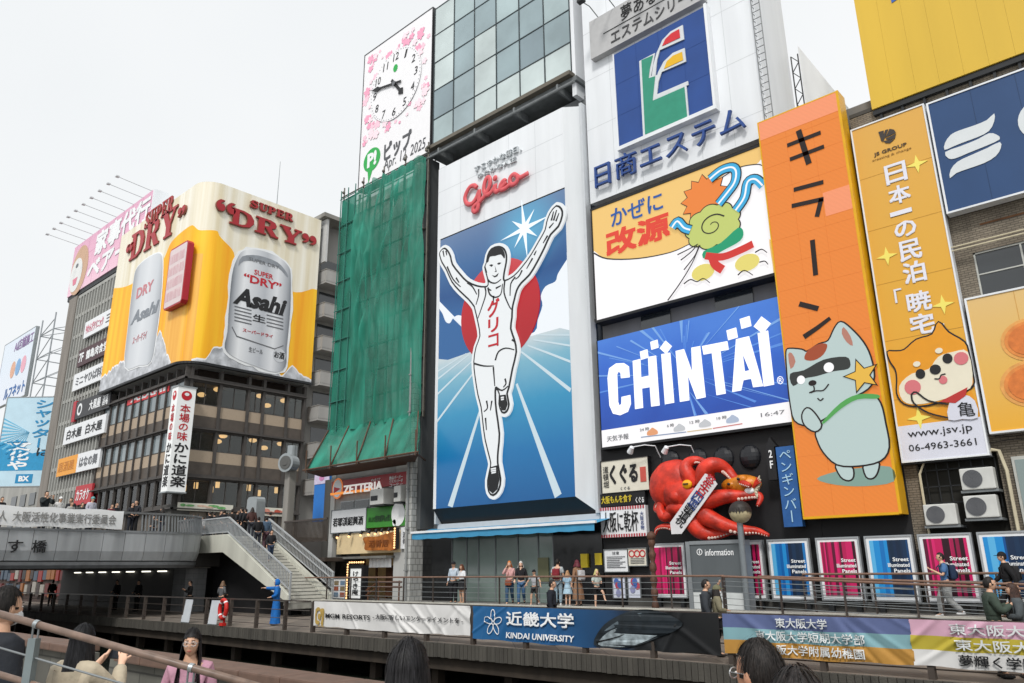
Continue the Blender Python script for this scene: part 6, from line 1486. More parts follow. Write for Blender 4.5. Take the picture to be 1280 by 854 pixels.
art('emblem', [j1((598, 232), (622, 226), (622, 262), (612, 275)), j1((628, 224), (642, 220), (618, 280), (615, 270)), j1((648, 218), (668, 222), (676, 236), (628, 258)), j1((630, 262), (676, 240), (672, 262), (640, 268)), j1((622, 272), (668, 266), (650, 282), (630, 282))], JP, .012, emb, js)
spark = M('spark_lime', '#efe06a', .5, var=0)
sp_ = []
for z, px, R_ in ((ZO, (770, 374), .34), (ZO, (636, 784), .34), (ZQ, (818, 134), .33), (ZQ, (720, 600), .36)):
    u, v = JP.uv(*z([px])[0]); sp_.append(star(u, v, R_, R_*.3, 4))
for q_ in sp_: art('sparkle', [q_], JP, .012, spark, js)
dl_ = .05; org = M('dog_orange', '#e3981c', .5, var=.05); crm = M('dog_cream', '#e6dfc9', .5, var=.03)
dh = smooth(j2((592, 330), (620, 328), (660, 322), (710, 280), (775, 258), (800, 208), (840, 250), (905, 290), (930, 340), (945, 420), (940, 465), (890, 500), (800, 535), (720, 550), (660, 540), (632, 500), (632, 440), (625, 400), (605, 370)), 3)
dface = smooth(j2((640, 470), (690, 420), (760, 400), (800, 350), (860, 330), (925, 330), (940, 460), (890, 498), (800, 530), (710, 545), (655, 530)), 3)
art('dog_body', [smooth(j2((700, 500), (720, 540), (790, 570), (900, 470), (945, 520), (950, 600), (810, 605), (770, 590), (700, 545)), 2)], JP, .012, org, js)
art('dog_outline', [grow(dh, dl_)], JP, .024, ink, js); art('dog_head', [dh], JP, .036, org, js); art('dog_face', [dface], JP, .046, crm, js)
art('dog_shirt', [smooth(j2((845, 540), (900, 505), (950, 530), (962, 600), (900, 605), (842, 608)), 2)], JP, .05, M('strip_lilac', '#d6d8e4'), js)
art('dog_bandana', [j2((805, 535), (920, 475), (912, 510), (870, 540))], JP, .06, M('bandana', '#b8322e', .5, var=0), js)
dk = [];
for px in ((727, 420), (838, 357)):
    u, v = JP.uv(*ZQ([px])[0]); dk.append(ell(u, v, .14, .16, 16))
u, v = JP.uv(*ZQ([(788, 402)])[0]); dk.append(ell(u, v, .16, .16, 14)); dk += [ribbon(smooth(j2((785, 440), (805, 440), (812, 425), (830, 420)), 3, False), .035), ribbon(smooth(j2((690, 505), (700, 540), (760, 580), (840, 600)), 3, False), .05), ribbon(smooth(j2((690, 505), (710, 495), (760, 530), (840, 545)), 3, False), .05)]
art('dog_lines', dk, JP, .062, ink, js)
ck_ = []
for px, s in (((695, 475), .24), ((903, 355), .2)):
    u, v = JP.uv(*ZQ([px])[0]); u = min(u, ju1-.22); ck_.append(ell(u, v, s, s, 16))
u, v = JP.uv(*ZQ([(820, 445)])[0]); ck_.append(ell(u, v, .12, .13, 12)); art('dog_cheeks', ck_, JP, .06, M('dog_rose', '#d3747a', .5, var=0), js)
br_ = []
for px in ((712, 380), (803, 325)):
    u, v = JP.uv(*ZQ([px])[0]); br_.append(ell(u, v, .11, .09, 12))
art('dog_brows', br_, JP, .06, crm, js)
u, v = JP.uv(*ZQ([(915, 568)])[0]); text('亀', JP, (u-.22, v-.2, u+.22, v+.25), ink, js, .066, .008, 0)
u0_ = ju0; MB().box(ju0-.1, ju1+.1, 26.3, 26.6, jv0-.1, jv0-.06).build('bottom_rail', dark_metal, js)

# ================================================================ brick building, right
bk = thing('brick_building', 'old brown brick building at the right edge carrying several signboards', 'building', (-1, 32, -1.4))
bx0 = -7.35; brick = BRICK('old_brick', '#8a8070', '#7a7062', '#5d564c', 1, .21, .075, msize=.012)
m = MB(); bx1 = 9
wx0, wx1, wz0, wz1 = -4.35, 1.5, 7.95, 9.45
m.box(bx0, bx1, YF+.02, YF+.3, wz1, 15.6); m.box(bx0, wx0, YF+.02, YF+.3, wz0, wz1); m.box(bx0, bx1, YF+.02, YF+.3, 3.2, wz0); m.box(wx1, bx1, YF+.02, YF+.3, wz0, wz1)
ax0 = P(1148, 600, Y=YF).x; ax1 = P(1252, 600, Y=YF).x; m.box(bx0, ax0, YF+.02, YF+.3, -1.4, 3.2); m.box(ax1, bx1, YF+.02, YF+.3, -1.4, 3.2); m.box(bx0, bx1, YF+.31, 42, -1.4, 15.55)
m.build('wall', brick, bk)
MB().box(bx0, bx1, YF+.0, 42, 15.61, 15.75).build('parapet', dark_concrete, bk)
MB().box(ax0, ax1, YF+.25, YF+.3, -1.4, 3.2).build('recess', M('recess_dark', '#25241f', .8, var=.3), bk)
w = MB(); w.box(wx0, wx0+.05, YF+.05, YF+.15, wz0, wz1); w.box(wx0, wx1, YF+.05, YF+.15, wz0, wz0+.05); w.box(wx0, wx1, YF+.05, YF+.15, wz1-.05, wz1)
for x in (-3.1, -1.9, -.7, .5): w.box(x, x+.05, YF+.06, YF+.14, wz0+.05, wz1-.05)
w.box(wx0+.05, wx1, YF+.065, YF+.135, (wz0+wz1)/2, (wz0+wz1)/2+.04); wo = w.build('window', M('win_white', '#b9bab4', .5, .2, var=.1), bk)
MB().box(wx0+.04, wx1, YF+.1, YF+.11, wz0+.04, wz1-.04).build('pane', dark_glass, wo); MB().box(wx0-.25, wx1+.2, YF-.12, YF+.018, wz0-.12, wz0-.03).build('sill', pale_concrete, wo)
m = MB()
for dz in (.12, .24): m.cyl((wx0-.6, YF-.3, wz1+dz), (wx1, YF-.3, wz1+dz), .025, 6)
m.cyl((wx0-.55, YF-.3, wz1+.3), (wx0-.55, YF, wz1-.4), .04, 6); m.build('rail', M('cream_pipe', '#c9bfa4', .6, var=.1), bk)
m = MB(); m.box(-4.0, -1.5, YF-.0, YF+.015, 10.3, 10.36); m.build('rust_stain', M('rust', '#6d4a30', .8, var=.4, scale=3), bk)
# lower right window + pipe
w = MB().box(ax1+.35, ax1+1.9, YF-.06, YF+.01, -.2, 3.0).build('window', M('win_white', '#b9bab4'), bk); MB().box(ax1+.43, ax1+1.82, YF-.08, YF-.061, -.1, 2.9).build('pane', GLASS('pale_pane', '#7a8a88', .08, .2), w)
m = MB(); m.tube([(ax1-.1, YF-.15, 3.25), (ax1+.1, YF-.15, 3.2), (ax1+.2, YF-.15, 2.6), (ax1+.2, YF-.15, -.8)], .05, 6); m.tube([(ax0+.1, YF-.15, -.6), (ax0+.1, YF-.15, 2.7), (ax0+.3, YF-.15, 3.1), (ax1-.1, YF-.15, 3.2)], .04, 6); m.build('pipe', M('cream_pipe', '#c9bfa4'), bk)
m = MB()
for i in range(7): m.box(ax0+.2+i*.32, ax0+.23+i*.32, YF+.1, YF+.13, 1.6, 3.1)
for k in range(3): m.box(ax0+.1, ax1-.3, YF+.1, YF+.13, 1.8+k*.5, 1.83+k*.5)
m.build('grille', dark_metal, bk)
for k, (tl, br, lb) in enumerate((((1198, 586), (1246, 613), 'top air conditioner unit on the brick wall, above a small shelf'), ((1203, 620), (1250, 648), 'air conditioner unit right of the lowest one on the brick wall'), ((1153, 631), (1198, 657), 'lowest and leftmost air conditioner unit on the brick wall'))):
    AP = YP(YF-.55); u0, v0, u1, v1 = AP.box(tl, br); v0, v1 = AP.uv((tl[0]+br[0])/2-18, br[1])[1], AP.uv((tl[0]+br[0])/2-18, tl[1])[1]
    t = thing('air_conditioner', lb, 'air conditioner', ((u0+u1)/2, YF-.4, v0), 'air conditioners on the brick wall')
    MB().bbox(u0, u1, YF-.55, YF-.2, v0, v1, .03).build('case', M('ac_white', '#c9cac6', .5, var=.15, scale=4), t)
    g = MB(); c = (u0+(u1-u0)*.36, (v0+v1)/2); R_ = (v1-v0)*.42
    for q in range(7): g.prism(AP, [ell(c[0], c[1], R_*(1-q*.14), R_*(1-q*.14), 20), ell(c[0], c[1], R_*(1-q*.14)-.02, R_*(1-q*.14)-.02, 20)], .002, .018)
    g.build('grille', grey_ink, t); art('fan_well', [ell(c[0], c[1], R_, R_, 22)], AP, .0, M('fan_dark', '#55565a', .6, var=.1), t, .001)
    MB().box(u0-.05, u1+.05, YF-.5, YF+.2, v0-.08, v0-.01).build('bracket', steel, t)
# mustard rooftop sign, blue sign, peach sign
TP = YP(26.4)
tu0 = TP.uv(1090, 137)[0]; tv0 = TP.uv(1090, 137)[1]
yb = thing('yellow_rooftop_sign', 'huge mustard yellow ribbed rooftop sign cut off by the top edge', 'sign', (-1, 26.6, 15.6))
m = MB(); x = tu0
while x < 9: m.box(x, x+.731, 26.4, 26.6, tv0, 27); x += .735
m.build('panel', M('rib_yellow', '#d8b23a', .5, var=.1, scale=.5, streak=1), yb)
m = MB(); m.box(tu0, 9, 26.45, 27.6, tv0-.22, tv0-.03)
for i in range(24): m.box(tu0+.2+i*.7, tu0+.28+i*.7, 26.5, 27.4, tv0-.55, tv0-.22)
m.box(tu0-.1, 9, 26.7, 26.8, tv0-.6, tv0-.5); m.build('support', dark_metal, yb)
u, v = TP.uv(1118, 0); art('blue_mark', [[(u-.1, v+.05-.14), (u+.3, v+.02), (u+.6, v+1), (u-.1, v+1)]], TP, .012, M('mark_blue', '#2f5fae', .5, var=.05), yb)
SP_ = YP(26.2)
su0 = (SP_.uv(1158, 132)[0]+SP_.uv(1183, 266)[0])/2; sv1 = SP_.uv(1158, 132)[1]; sv0 = SP_.uv(1183, 266)[1]
ss, r = board('blue_signboard', 'dark blue signboard with a white winged stripe emblem', 'sign', SP_, (su0+.06, sv0, 6, sv1), None, .35, M('navy_panel', '#254672', .45, var=.08, scale=.7), white_panel, .06)
s1_ = lambda *p: SP_.pts(ZO(p)); wf = M('emblem_white', '#d5dadc', .5, var=.03)
art('emblem', [smooth(s1_((892, 312), (895, 280), (920, 245), (960, 225), (1020, 205), (1080, 180), (1113, 150), (1113, 185), (1090, 228), (1040, 255), (980, 277), (930, 297)), 2),
    smooth(s1_((895, 322), (960, 297), (1040, 265), (1090, 238), (1125, 245), (1138, 265), (1080, 293), (1000, 325), (940, 350), (910, 350)), 2),
    smooth(s1_((1139, 277), (1142, 305), (1120, 340), (1070, 370), (1000, 395), (945, 415), (916, 438), (920, 400), (950, 365), (1000, 340), (1080, 305)), 2)], SP_, .012, wf, ss)
c = SP_.uv(*ZO([(1262, 188)])[0]); art('emblem', [ell(c[0]+.25, c[1], .5, .62, 24)], SP_, .012, wf, ss)
lu0, lv1 = SP_.uv(1206, 376); lv0 = SP_.uv(1240, 540)[1]
ls, r = board('peach_signboard', 'pale orange signboard with soft orange fruit shapes at the right edge', 'sign', SP_, (lu0+.05, lv0, 6, lv1), None, .3, RAMP('peach_grad', [(0, '#e5a92e'), (.5, '#e0b257'), (1, '#dcb877')], 'Z', lv0, lv1, .45, wavy=.15, wsc=.6), white_panel, .06)
for k, (px, R_) in enumerate((((1283, 425), .75), ((1285, 480), .8))):
    u, v = SP_.uv(*px)
    for q in range(3): art('fruit_shape', [ell(u+.1, v, R_*(1-q*.13), R_*(.86-q*.12), 26)], SP_, .012+.012*q, M('fruit%d' % q, ('#e3a356', '#df8a42', '#d97a36')[q], .5, var=.2, scale=5), ls, .002)
# ================================================================ black frontage with the octopus
fb = thing('black_frontage', 'black shop frontage carrying the octopus and small signs under the blue screen', 'building', (-14, 28, -1.4))
m = MB(); m.box(-19.2, -10.2, YF+.05, YF+.34, -1.4, 4.85); m.box(-10.19, -7.36, YF+.05, YF+.34, -1.4, 3.2); m.box(-19.2, -7.4, YF+.35, 35, -1.4, 4.8); m.build('wall', black_wall, fb)
m = MB()
for px, R_ in ((838, 16), (872, 17), (904, 17), (937, 16)):
    u, v = FAC.uv(px, 577-(px-838)*.06); m.sph((u, YF+.05, v), .42, .22, .46, 16, 10)
m.build('black_dome', M('black_gloss', '#222327', .25, var=.2), fb)
for px in (803, 846): 
    u, v = FAC.uv(px, 565); t = thing('goose_lamp', 'white goose-neck lamp on the black wall above the octopus' if px > 820 else 'white goose-neck lamp above the cream brush-lettered sign', 'lamp', (u, YF-.2, v))
    MB().tube([(u+.8, YF+.04, v-.3), (u+.8, YF-.3, v+.12), (u+.5, YF-.6, v+.16), (u, YF-.7, v+.12)], .022, 6).build('arm', white_panel, t); MB().cyl((u-.02, YF-.7, v+.12), (u-.2, YF-.6, v-.06), .09, 10, .13).build('shade', white_panel, t)
ZT = zm(740, 530, 4.0)
SG = YP(YF-.15)
def qs(name, label, tl, tr, br, bl, face, frame=None, th=.2):
    q = SG.pts(ZT([tl, tr, br, bl])); rr = ((q[0][0]+q[3][0])/2, (q[2][1]+q[3][1])/2, (q[1][0]+q[2][0])/2, (q[0][1]+q[1][1])/2)
    return board(name, label, 'sign', SG, rr, None, th, face, frame, .03)
k1, r = qs('brush_sign', 'cream sign with thick black brushed characters beside the octopus', (48, 185), (278, 168), (288, 328), (50, 348), M('sign_cream', '#ddd8c8', .5, var=.06), sign_black)
text('くぐる', SG, sub(r, .18, .25, .78, .85), ink, k1, .012, .015, .06); text('道頓堀', SG, sub(r, .03, .15, .16, .85), ink, k1, .012, .01, .0, vertical=True)
a = sub(r, .83, .25, .95, .7); art('stamp', [[(a[0], a[1]), (a[2], a[1]), (a[2], a[3]), (a[0], a[3])]], SG, .012, M('stamp_red', '#c8564a', .5, var=.1), k1)
text('くぐる', SG, sub(r, .4, .05, .6, .15), grey_ink, k1, .012, .01, 0)
k2, r = qs('slogan_sign', 'narrow black sign with yellow characters between two white signs', (42, 352), (262, 335), (268, 398), (42, 418), sign_black)
text('大阪もんを食す', SG, sub(r, .03, .22, .72, .82), M('ink_yellow', '#d9c23c', .5, var=0), k2, .012, .01, .02); a = sub(r, .8, .1, .98, .55); text('くぐる', SG, a, white_ink, k2, .012, .01, .03)
k3, r = qs('toast_sign', 'white sign with tall black characters and red striped borders', (42, 425), (268, 400), (272, 558), (48, 572), sign_white)
text('大阪に乾杯', SG, sub(r, .05, .17, .84, .84), ink, k3, .012, .015, .015); text('大阪名物', SG, sub(r, .88, .2, .96, .8), M('ink_navy', '#344a86', .5, var=0), k3, .012, .01, 0, vertical=True)
st_ = []
for i in range(18):
    for y0, y1 in ((0, .1), (.9, 1)):
        a = sub(r, i/18, y0, (i+.55)/18, y1); st_.append([(a[0], a[1]), (a[2], a[1]), (a[2], a[3]), (a[0], a[3])])
art('stripes', st_, SG, .012, M('stripe_red', '#b3404a', .5, var=0), k3)
n1, r = qs('notice_board', 'white notice with lines of small print on the black wall', (64, 632), (178, 626), (180, 738), (64, 738), sign_white, steel, .05)
ls_ = []
for i in range(7): a = sub(r, .1, .66-i*.08, .9-.12*(i % 3), .69-i*.08); ls_.append([(a[0], a[1]), (a[2], a[1]), (a[2], a[3]), (a[0], a[3])])
art('print', ls_, SG, .012, grey_ink, n1); text('注意', SG, sub(r, .35, .78, .65, .92), grey_ink, n1, .012, .01, 0)
n2, r = qs('ban_notice', 'cream notice showing three red prohibition rings', (182, 626), (272, 620), (272, 706), (182, 710), M('sign_cream', '#ddd8c8'), steel, .05)
art('prohibition_rings', [[ell(*sub(r, .2+.3*i, .7, 0, 0)[:2], .14, .14, 16), ell(*sub(r, .2+.3*i, .7, 0, 0)[:2], .1, .1, 16)] for i in range(3)], SG, .012, red_ink, n2)
ls_ = []
for i in range(4): a = sub(r, .12, .4-i*.09, .88, .43-i*.09); ls_.append([(a[0], a[1]), (a[2], a[1]), (a[2], a[3]), (a[0], a[3])])
art('print', ls_, SG, .012, grey_ink, n2)
for i, (x0, x1) in enumerate(((106, 166), (182, 240))):
    t, r = qs('event_poster', ('left' if i == 0 else 'right')+' one of two small pale posters low on the black wall', (x0, 770), (x1, 768), (x1+2, 868), (x0+2, 870), M('poster_pale', '#cfd4e2', .5, var=.05), steel, .04)
    for k in range(5): a = sub(r, random.uniform(.2, .8), random.uniform(.2, .85), 0, 0); art('picture', [ell(a[0], a[1], .12, .14, 10)], SG, .012+.004*k, M('pp%d' % (k % 3), ('#b4485a', '#4a6cae', '#8f93b8')[k % 3], .5, var=.2), t, .002)
y1_, r = qs('yellow_poster', 'small yellow poster on the dark pillar left of the notices', (14, 646), (46, 646), (48, 704), (14, 706), M('notice_yellow', '#d8be2a'), None, .04)
# blue bar sign and 2F sign
B2 = YP(YF-.5)
def q2(name, label, pts, face, frame=None, th=.25):
    q = B2.pts(ZT(pts)); rr = ((q[0][0]+q[3][0])/2, (q[2][1]+q[3][1])/2, (q[1][0]+q[2][0])/2, (q[0][1]+q[1][1])/2); return board(name, label, 'sign', B2, rr, None, th, face, frame, .03)
pb_, r = q2('blue_bar_sign', 'upright blue sign with pale vertical characters beside the orange screen', [(918, 116), (1008, 108), (1052, 510), (960, 518)], M('bar_blue', '#2a5d9c', .5, var=.15, scale=3))
text('ペンギンバー', B2, sub(r, .15, .05, .85, .97), M('bar_pale', '#a9cfe6', .5, var=0), pb_, .012, .015, .0, vertical=True)
fl_, r = q2('floor_sign', 'black sign with a pointed top reading 2F beside the blue sign', [(872, 118), (915, 112), (922, 280), (880, 280)], sign_black)
u0, v0, u1, v1 = r; m = MB(); m.prism(B2, [(u0, v1), (u1+.1, v1), ((u0+u1)/2+.02, v1+.35)], -.25, .0); m.build('peak', sign_black, fl_)
text('2F', B2, sub(r, .1, .3, .95, .95), white_ink, fl_, .012, .015, .02, vertical=True)
# ---- the octopus
oc = thing('octopus_sculpture', 'giant red octopus sculpture clutching a golden fish head above the panels', 'sculpture', (-15, 26.2, 1.4))
ZX = zm(810, 560, 1139/160)
OX = YP(25.9)
octo = M('octopus_red', '#cc3420', .45, var=.5, scale=2.6, bump=.4, bscale=7)
def ox(px, py, off=0): u, v = OX.uv(*ZX([(px, py)])[0]); return Vector(OX.w(u, v, off))
hd_ = MB(); c = ox(235, 330); 
hd_.sph(c, 1.05, .62, .95, 26, 18, fn=lambda p: p+Vector((.12*(p.z-c.z)*.3, 0, 0))+Vector((0, 0, 0))*0+Vector((sin(p.x*9+p.z*7)*.012, 0, cos(p.x*8)*.012)))
hd_.tube([ox(250, 420), ox(380, 420, .1), ox(480, 470, .1), ox(540, 540, .1)], .5, 14, rad=[.72, .66, .55, .42]); hd_.build('head', octo, oc, sm=True)
tent = [[(450, 330), (410, 250), (385, 180), (400, 130), (450, 112), (520, 130), (590, 150)], [(540, 320), (560, 220), (610, 165), (670, 165), (720, 210), (790, 280), (880, 315), (960, 345)],
        [(480, 500), (600, 470), (720, 440), (850, 430), (970, 420), (1015, 450), (1010, 520)], [(500, 560), (580, 620), (700, 680), (850, 730), (980, 740), (1090, 780)], [(460, 620), (470, 690), (540, 760), (640, 770), (740, 745), (820, 765)],
        [(420, 540), (340, 540), (270, 540), (230, 590), (240, 660), (270, 720), (200, 700), (140, 720), (110, 770)], [(260, 560), (200, 620), (160, 560), (140, 500), (95, 500), (85, 550), (130, 570)]]
rads = [(.34, .07), (.4, .08), (.38, .06), (.42, .06), (.42, .06), (.3, .05), (.22, .07)]
suck = MB()
for tt, (r0, r1) in zip(tent, rads):
    n = len(tt); pts = smooth([tuple(ox(px, py, .25+.18*sin(i*1.1))) for i, (px, py) in enumerate(tt)], 5, False); N = len(pts)
    rd = [(r0+(r1-r0)*(i/(N-1))**.9)*1.0 for i in range(N)]
    MB().tube(pts, r0, 12, rad=rd).build('tentacle', octo, oc, sm=True)
    for i in range(N//2, N-1): q = Vector(pts[i])+Vector((0, -rd[i]*.8, -rd[i]*.55)); suck.sph(q, rd[i]*.3, nu=6, nv=4)
suck.build('suckers', M('sucker_pale', '#e0c8bc', .5, var=.1), oc)
e = ox(425, 335, .62); m = MB(); m.sph(e, .2, .12, .17); m.build('eye', M('octo_eye', '#e8a512', .3, var=.05), oc); m = MB(); m.box(e.x-.1, e.x+.1, e.y-.15, e.y-.1, e.z-.015, e.z+.03); m.build('pupil', ink, oc)
m = MB(); m.cyl(ox(330, 430, .3), ox(318, 450, .75), .28, 14, .2); m.build('siphon', octo, oc, sm=True)
sl_ = thing('paper_sash', 'slanting white paper sash with black and red characters across the octopus', 'banner', ox(500, 500, .7))
a, b = ox(345, 720, .75), ox(655, 290, .75); d = (b-a).normalized(); SA = Pl(a, (1, 0, 0))
n_ = Vector((-d.z, 0, d.x)); hw = .3
m = MB(); m.add([a-n_*hw-Vector((0, 0, 0)), a+n_*hw, b+n_*hw, b-n_*hw], [(0, 1, 2, 3)][:0])
con = [a-n_*hw, a-d*.28, a+n_*hw, b+n_*hw, b+d*.1, b-n_*hw]
m = MB(); m.prism(YP(a.y), [(p.x, p.z) for p in con], 0, .03); m.build('sheet', M('sash_white', '#d9d8da', .6, var=.08), sl_)
L_ = (b-a).length
for i, ch in enumerate('祝道頓堀四百年祭'):
    s = L_*(.06+.118*i); c = a+d*(s+.2); tm = MB(); w = .19
    put_text(tm, ch, Pl((0, a.y, 0), (1, 0, 0)), (-w, -w, w, w), .04, .01, .01)
    rot = math.atan2(d.x, d.z); R3 = Matrix.Rotation(rot, 3, 'Y')
    tm.v = [tuple(R3 @ Vector((p[0], 0, p[2])) + Vector((c.x, p[1], c.z))) for p in tm.v]
    tm.build('lettering', (ink, M('ink_navy', '#344a86'), red_ink)[0 if i < 3 else 1 if i < 5 else 2], sl_)
fh = thing('fish_head', 'golden fish head sculpture with white fins gripped by the octopus', 'sculpture', ox(850, 330, .0))
gold_m = M('fish_gold', '#c9791c', .35, var=.4, scale=4, bump=.3, bscale=8)
m = MB(); m.sph(ox(830, 330, .0), .75, .4, .36, 18, 12); m.sph(ox(870, 285, .25), .2, .16, .16); m.sph(ox(775, 335, .3), .18, .14, .13); m.build('head', gold_m, fh, sm=True)
m = MB()
for px in ((855, 285), (770, 330)): p = ox(*px, .45); m.sph(p, .06, .05, .05, 8, 6)
m.build('eye', ink, fh)
m = MB()
for k in range(7): p = ox(960, 380, .05); q = ox(1010+14*sin(k), 250+k*32, .15+.02*k); m.cyl(p, q, .13, 6, .02)
m.build('fin', M('fin_cream', '#cfc6ae', .6, var=.2), fh); m = MB()
for k in range(4): m.cyl(ox(960, 350, .2), ox(1000+k*12, 265+k*14, .25), .06, 5, .015)
m.build('horn', octo, fh); m = MB(); m.sph(ox(930, 385, .25), .18, .1, .12); m.build('tooth', white_ink, fh)
# ---- poster panels along the terrace
PP = YP(26.15)
edges = [(812, 858, 'r'), (862, 906, 'b'), (910, 957, 'r'), (961, 1016, 'b'), (1019, 1078, 'r'), (1081, 1146, 'b'), (1149, 1222, 'r'), (1225, 1300, 'b'), (1303, 1382, 'r')]
names = ['leftmost pink one, beside the brown column', 'blue one mostly hidden behind the grey kiosk', 'pink one just right of the kiosk and lamp post', 'leftmost fully open blue one', 'pink one under the tall orange screen', 'blue one below the mustard sign with the dog', 'pink one behind the walking man in blue', 'rightmost blue one, behind the man in black', 'last pink one cut by the right edge']
pal = {'r': ['#8f1440', '#c2185b', '#d6246c', '#5b1030', '#34101f', '#a3174d', '#c91f62', '#421022', '#b51a55', '#2d0d1a', '#8c1542', '#4a1128'],
       'b': ['#0e5ea6', '#1f8bd0', '#1670b8', '#5ab0e0', '#0d4f90', '#12253f', '#10406f', '#2384c9', '#14304f', '#0f2740', '#1c74b8', '#122a48']}
pv1 = .72; pv0 = -1.02
for (p0, p1, c), nm in zip(edges, names):
    x0 = PP.uv(p0+7 if p0 > 1000 else p0+3, 735)[0]; x1 = PP.uv(p1+(4 if p0 > 1000 else 2), 735)[0]
    pv1 = PP.uv((p0+p1)/2-4, 672-(p0-812)*.036)[1]
    t, r = board('poster_panel', 'street poster panel: '+nm, 'poster panel', PP, (x0+.06, pv0, x1-.06, .84), None, .12, sign_white, M('panel_alu', '#a9adb0', .4, .5, var=.1), .05, 'striped poster panels along the terrace')
    u0, v0, u1, v1 = sub(r, .07, .05, .93, .95); rnd = random.Random(int(p0)); ps = []; x = 0; k = 0
    cols_ = pal[c]
    m = MB(); mats = []
    xx = u0; k = 0
    strips = []
    while xx < u1-.01:
        w = rnd.choice((.03, .05, .08, .12, .1)); w = min(w, u1-xx); strips.append((xx, xx+w)); xx += w
    for q, cc_ in enumerate(cols_): mats.append(M('stripe'+cc_, cc_, .35, var=0))
    for q, (a, b) in enumerate(strips):
        fr = (a-u0)/(u1-u0); kk = (rnd.choice((0, 1, 2, 3, 1)) if fr < .42 else rnd.choice((4, 5, 7, 8, 9, 11)) if fr < .7 else rnd.choice((6, 10, 8, 9, 11)))
        m.m = kk; m.prism(PP, [(a, v0), (b, v0), (b, v1), (a, v1)], .004, .014)
    m.build('stripe_print', mats, t)
    for li, (s, fx) in enumerate((('Street', .56), ('Illuminated', .42), ('Panels', .56))):
        a = sub((u0, v0, u1, v1), fx, .62-.1*li, .97, .69-.1*li); text(s, PP, a, white_ink, t, .022, .008, .018)
    MB().box(x0+.2, x0+.35, 26.15, 26.3, -1.4, pv0-.05).box(x1-.35, x1-.2, 26.15, 26.3, -1.4, pv0-.05).build('leg', dark_metal, t)
structure(MB().box(-17.9, 9, 26.32, 26.6, -1.4, -1.1).build('plinth', dark_concrete))
# ---- information kiosk, lamp, column
IP = YP(24.9)
ik, r = board('information_kiosk', 'grey slab kiosk reading information standing behind the railing', 'kiosk', IP, (IP.uv(862, 720)[0], -1.4, IP.uv(933, 720)[0], IP.uv(890, 678)[1]), None, .35, M('kiosk_grey', '#5f6568', .45, .2, var=.1, streak=1), None)
u0, v0, u1, v1 = r; m = MB(); m.box(u0-.06, u0+.1, 24.86, 25.27, -1.4, v1+.05); m.box(u1-.1, u1+.06, 24.86, 25.27, -1.4, v1+.05); m.box(u0+.1, u1-.1, 24.861, 25.27, v1-.06, v1+.06); m.build('frame', M('kiosk_frame', '#8b9093', .4, .3, var=.1), ik)
text('information', IP, sub(r, .32, .8, .82, .9), white_ink, ik, .012, .01, .01)
c = sub(r, .22, .86, 0, 0); art('info_ring', [[ell(c[0], c[1], .11, .11, 20), ell(c[0], c[1], .085, .085, 20)]], IP, .012, white_ink, ik); text('i', IP, (c[0]-.02, c[1]-.06, c[0]+.02, c[1]+.06), white_ink, ik, .012, .01, .02)
a = sub(r, .05, .02, .95, .26); art('map_panel', [[(a[0], a[1]), (a[2], a[1]), (a[2], a[3]), (a[0], a[3])]], IP, .012, M('map_white', '#cfd3d2', .4, var=.1), ik)
p = P(931, 720, Y=24.4)
lp = thing('street_lamp', 'grey lamp post topped by a cream globe with a dark drip pattern', 'street lamp', (p.x, 24.4, -1.4)); top = P(933, 640, Y=24.4)
MB().cyl((p.x, 24.4, -1.4), (p.x, 24.4, top.z-.3), .11, 14, .1).build('pole', M('lamp_grey', '#80878b', .4, .4, var=.1), lp)
gc = Vector((p.x+.05, 24.4, top.z)); m = MB(); m.sph(gc, .36, nu=28, nv=18); m.build('globe', M('globe_cream', '#b9ad8a', .5, var=.25, scale=7), lp, sm=True)
m = MB(); nn_ = 48; rows = []
for i in range(nn_):
    a = 2*pi*i/nn_; dr_ = .95+.5*abs(sin(i*1.9))*(1 if i % 2 else .25)
    for t in (.3, .5, .7, .9, 1.05+.12*dr_, .9+.6*dr_): rows.append(gc+Vector((sin(t)*cos(a), sin(t)*sin(a), cos(t)))*.378)
m.add(rows, [(i*6+k, i*6+k+1, ((i+1) % nn_)*6+k+1, ((i+1) % nn_)*6+k) for i in range(nn_) for k in range(5)]); m.build('dark_topping', M('topping', '#2a2420', .5, var=.3), lp)
p = P(817, 720, Y=24.6)
cl_ = thing('carved_column', 'slim brown carved column with a knob top beside the pink panel', 'column', (p.x, 24.6, -1.4)); tz = P(817, 672, Y=24.6).z
m = MB(); zz = -1.4; k = 0; pr = []
while zz < tz: pr.append(((p.x, 24.6, zz), .1+.03*sin(k*1.3)+.015*(k % 2))); zz += .09; k += 1
m.tube([q[0] for q in pr], .1, 10, rad=[q[1] for q in pr]); m.sph((p.x, 24.6, tz+.05), .17); m.build('shaft', M('carved_brown', '#5d4032', .6, var=.4, scale=9, bump=.3), cl_, sm=True)
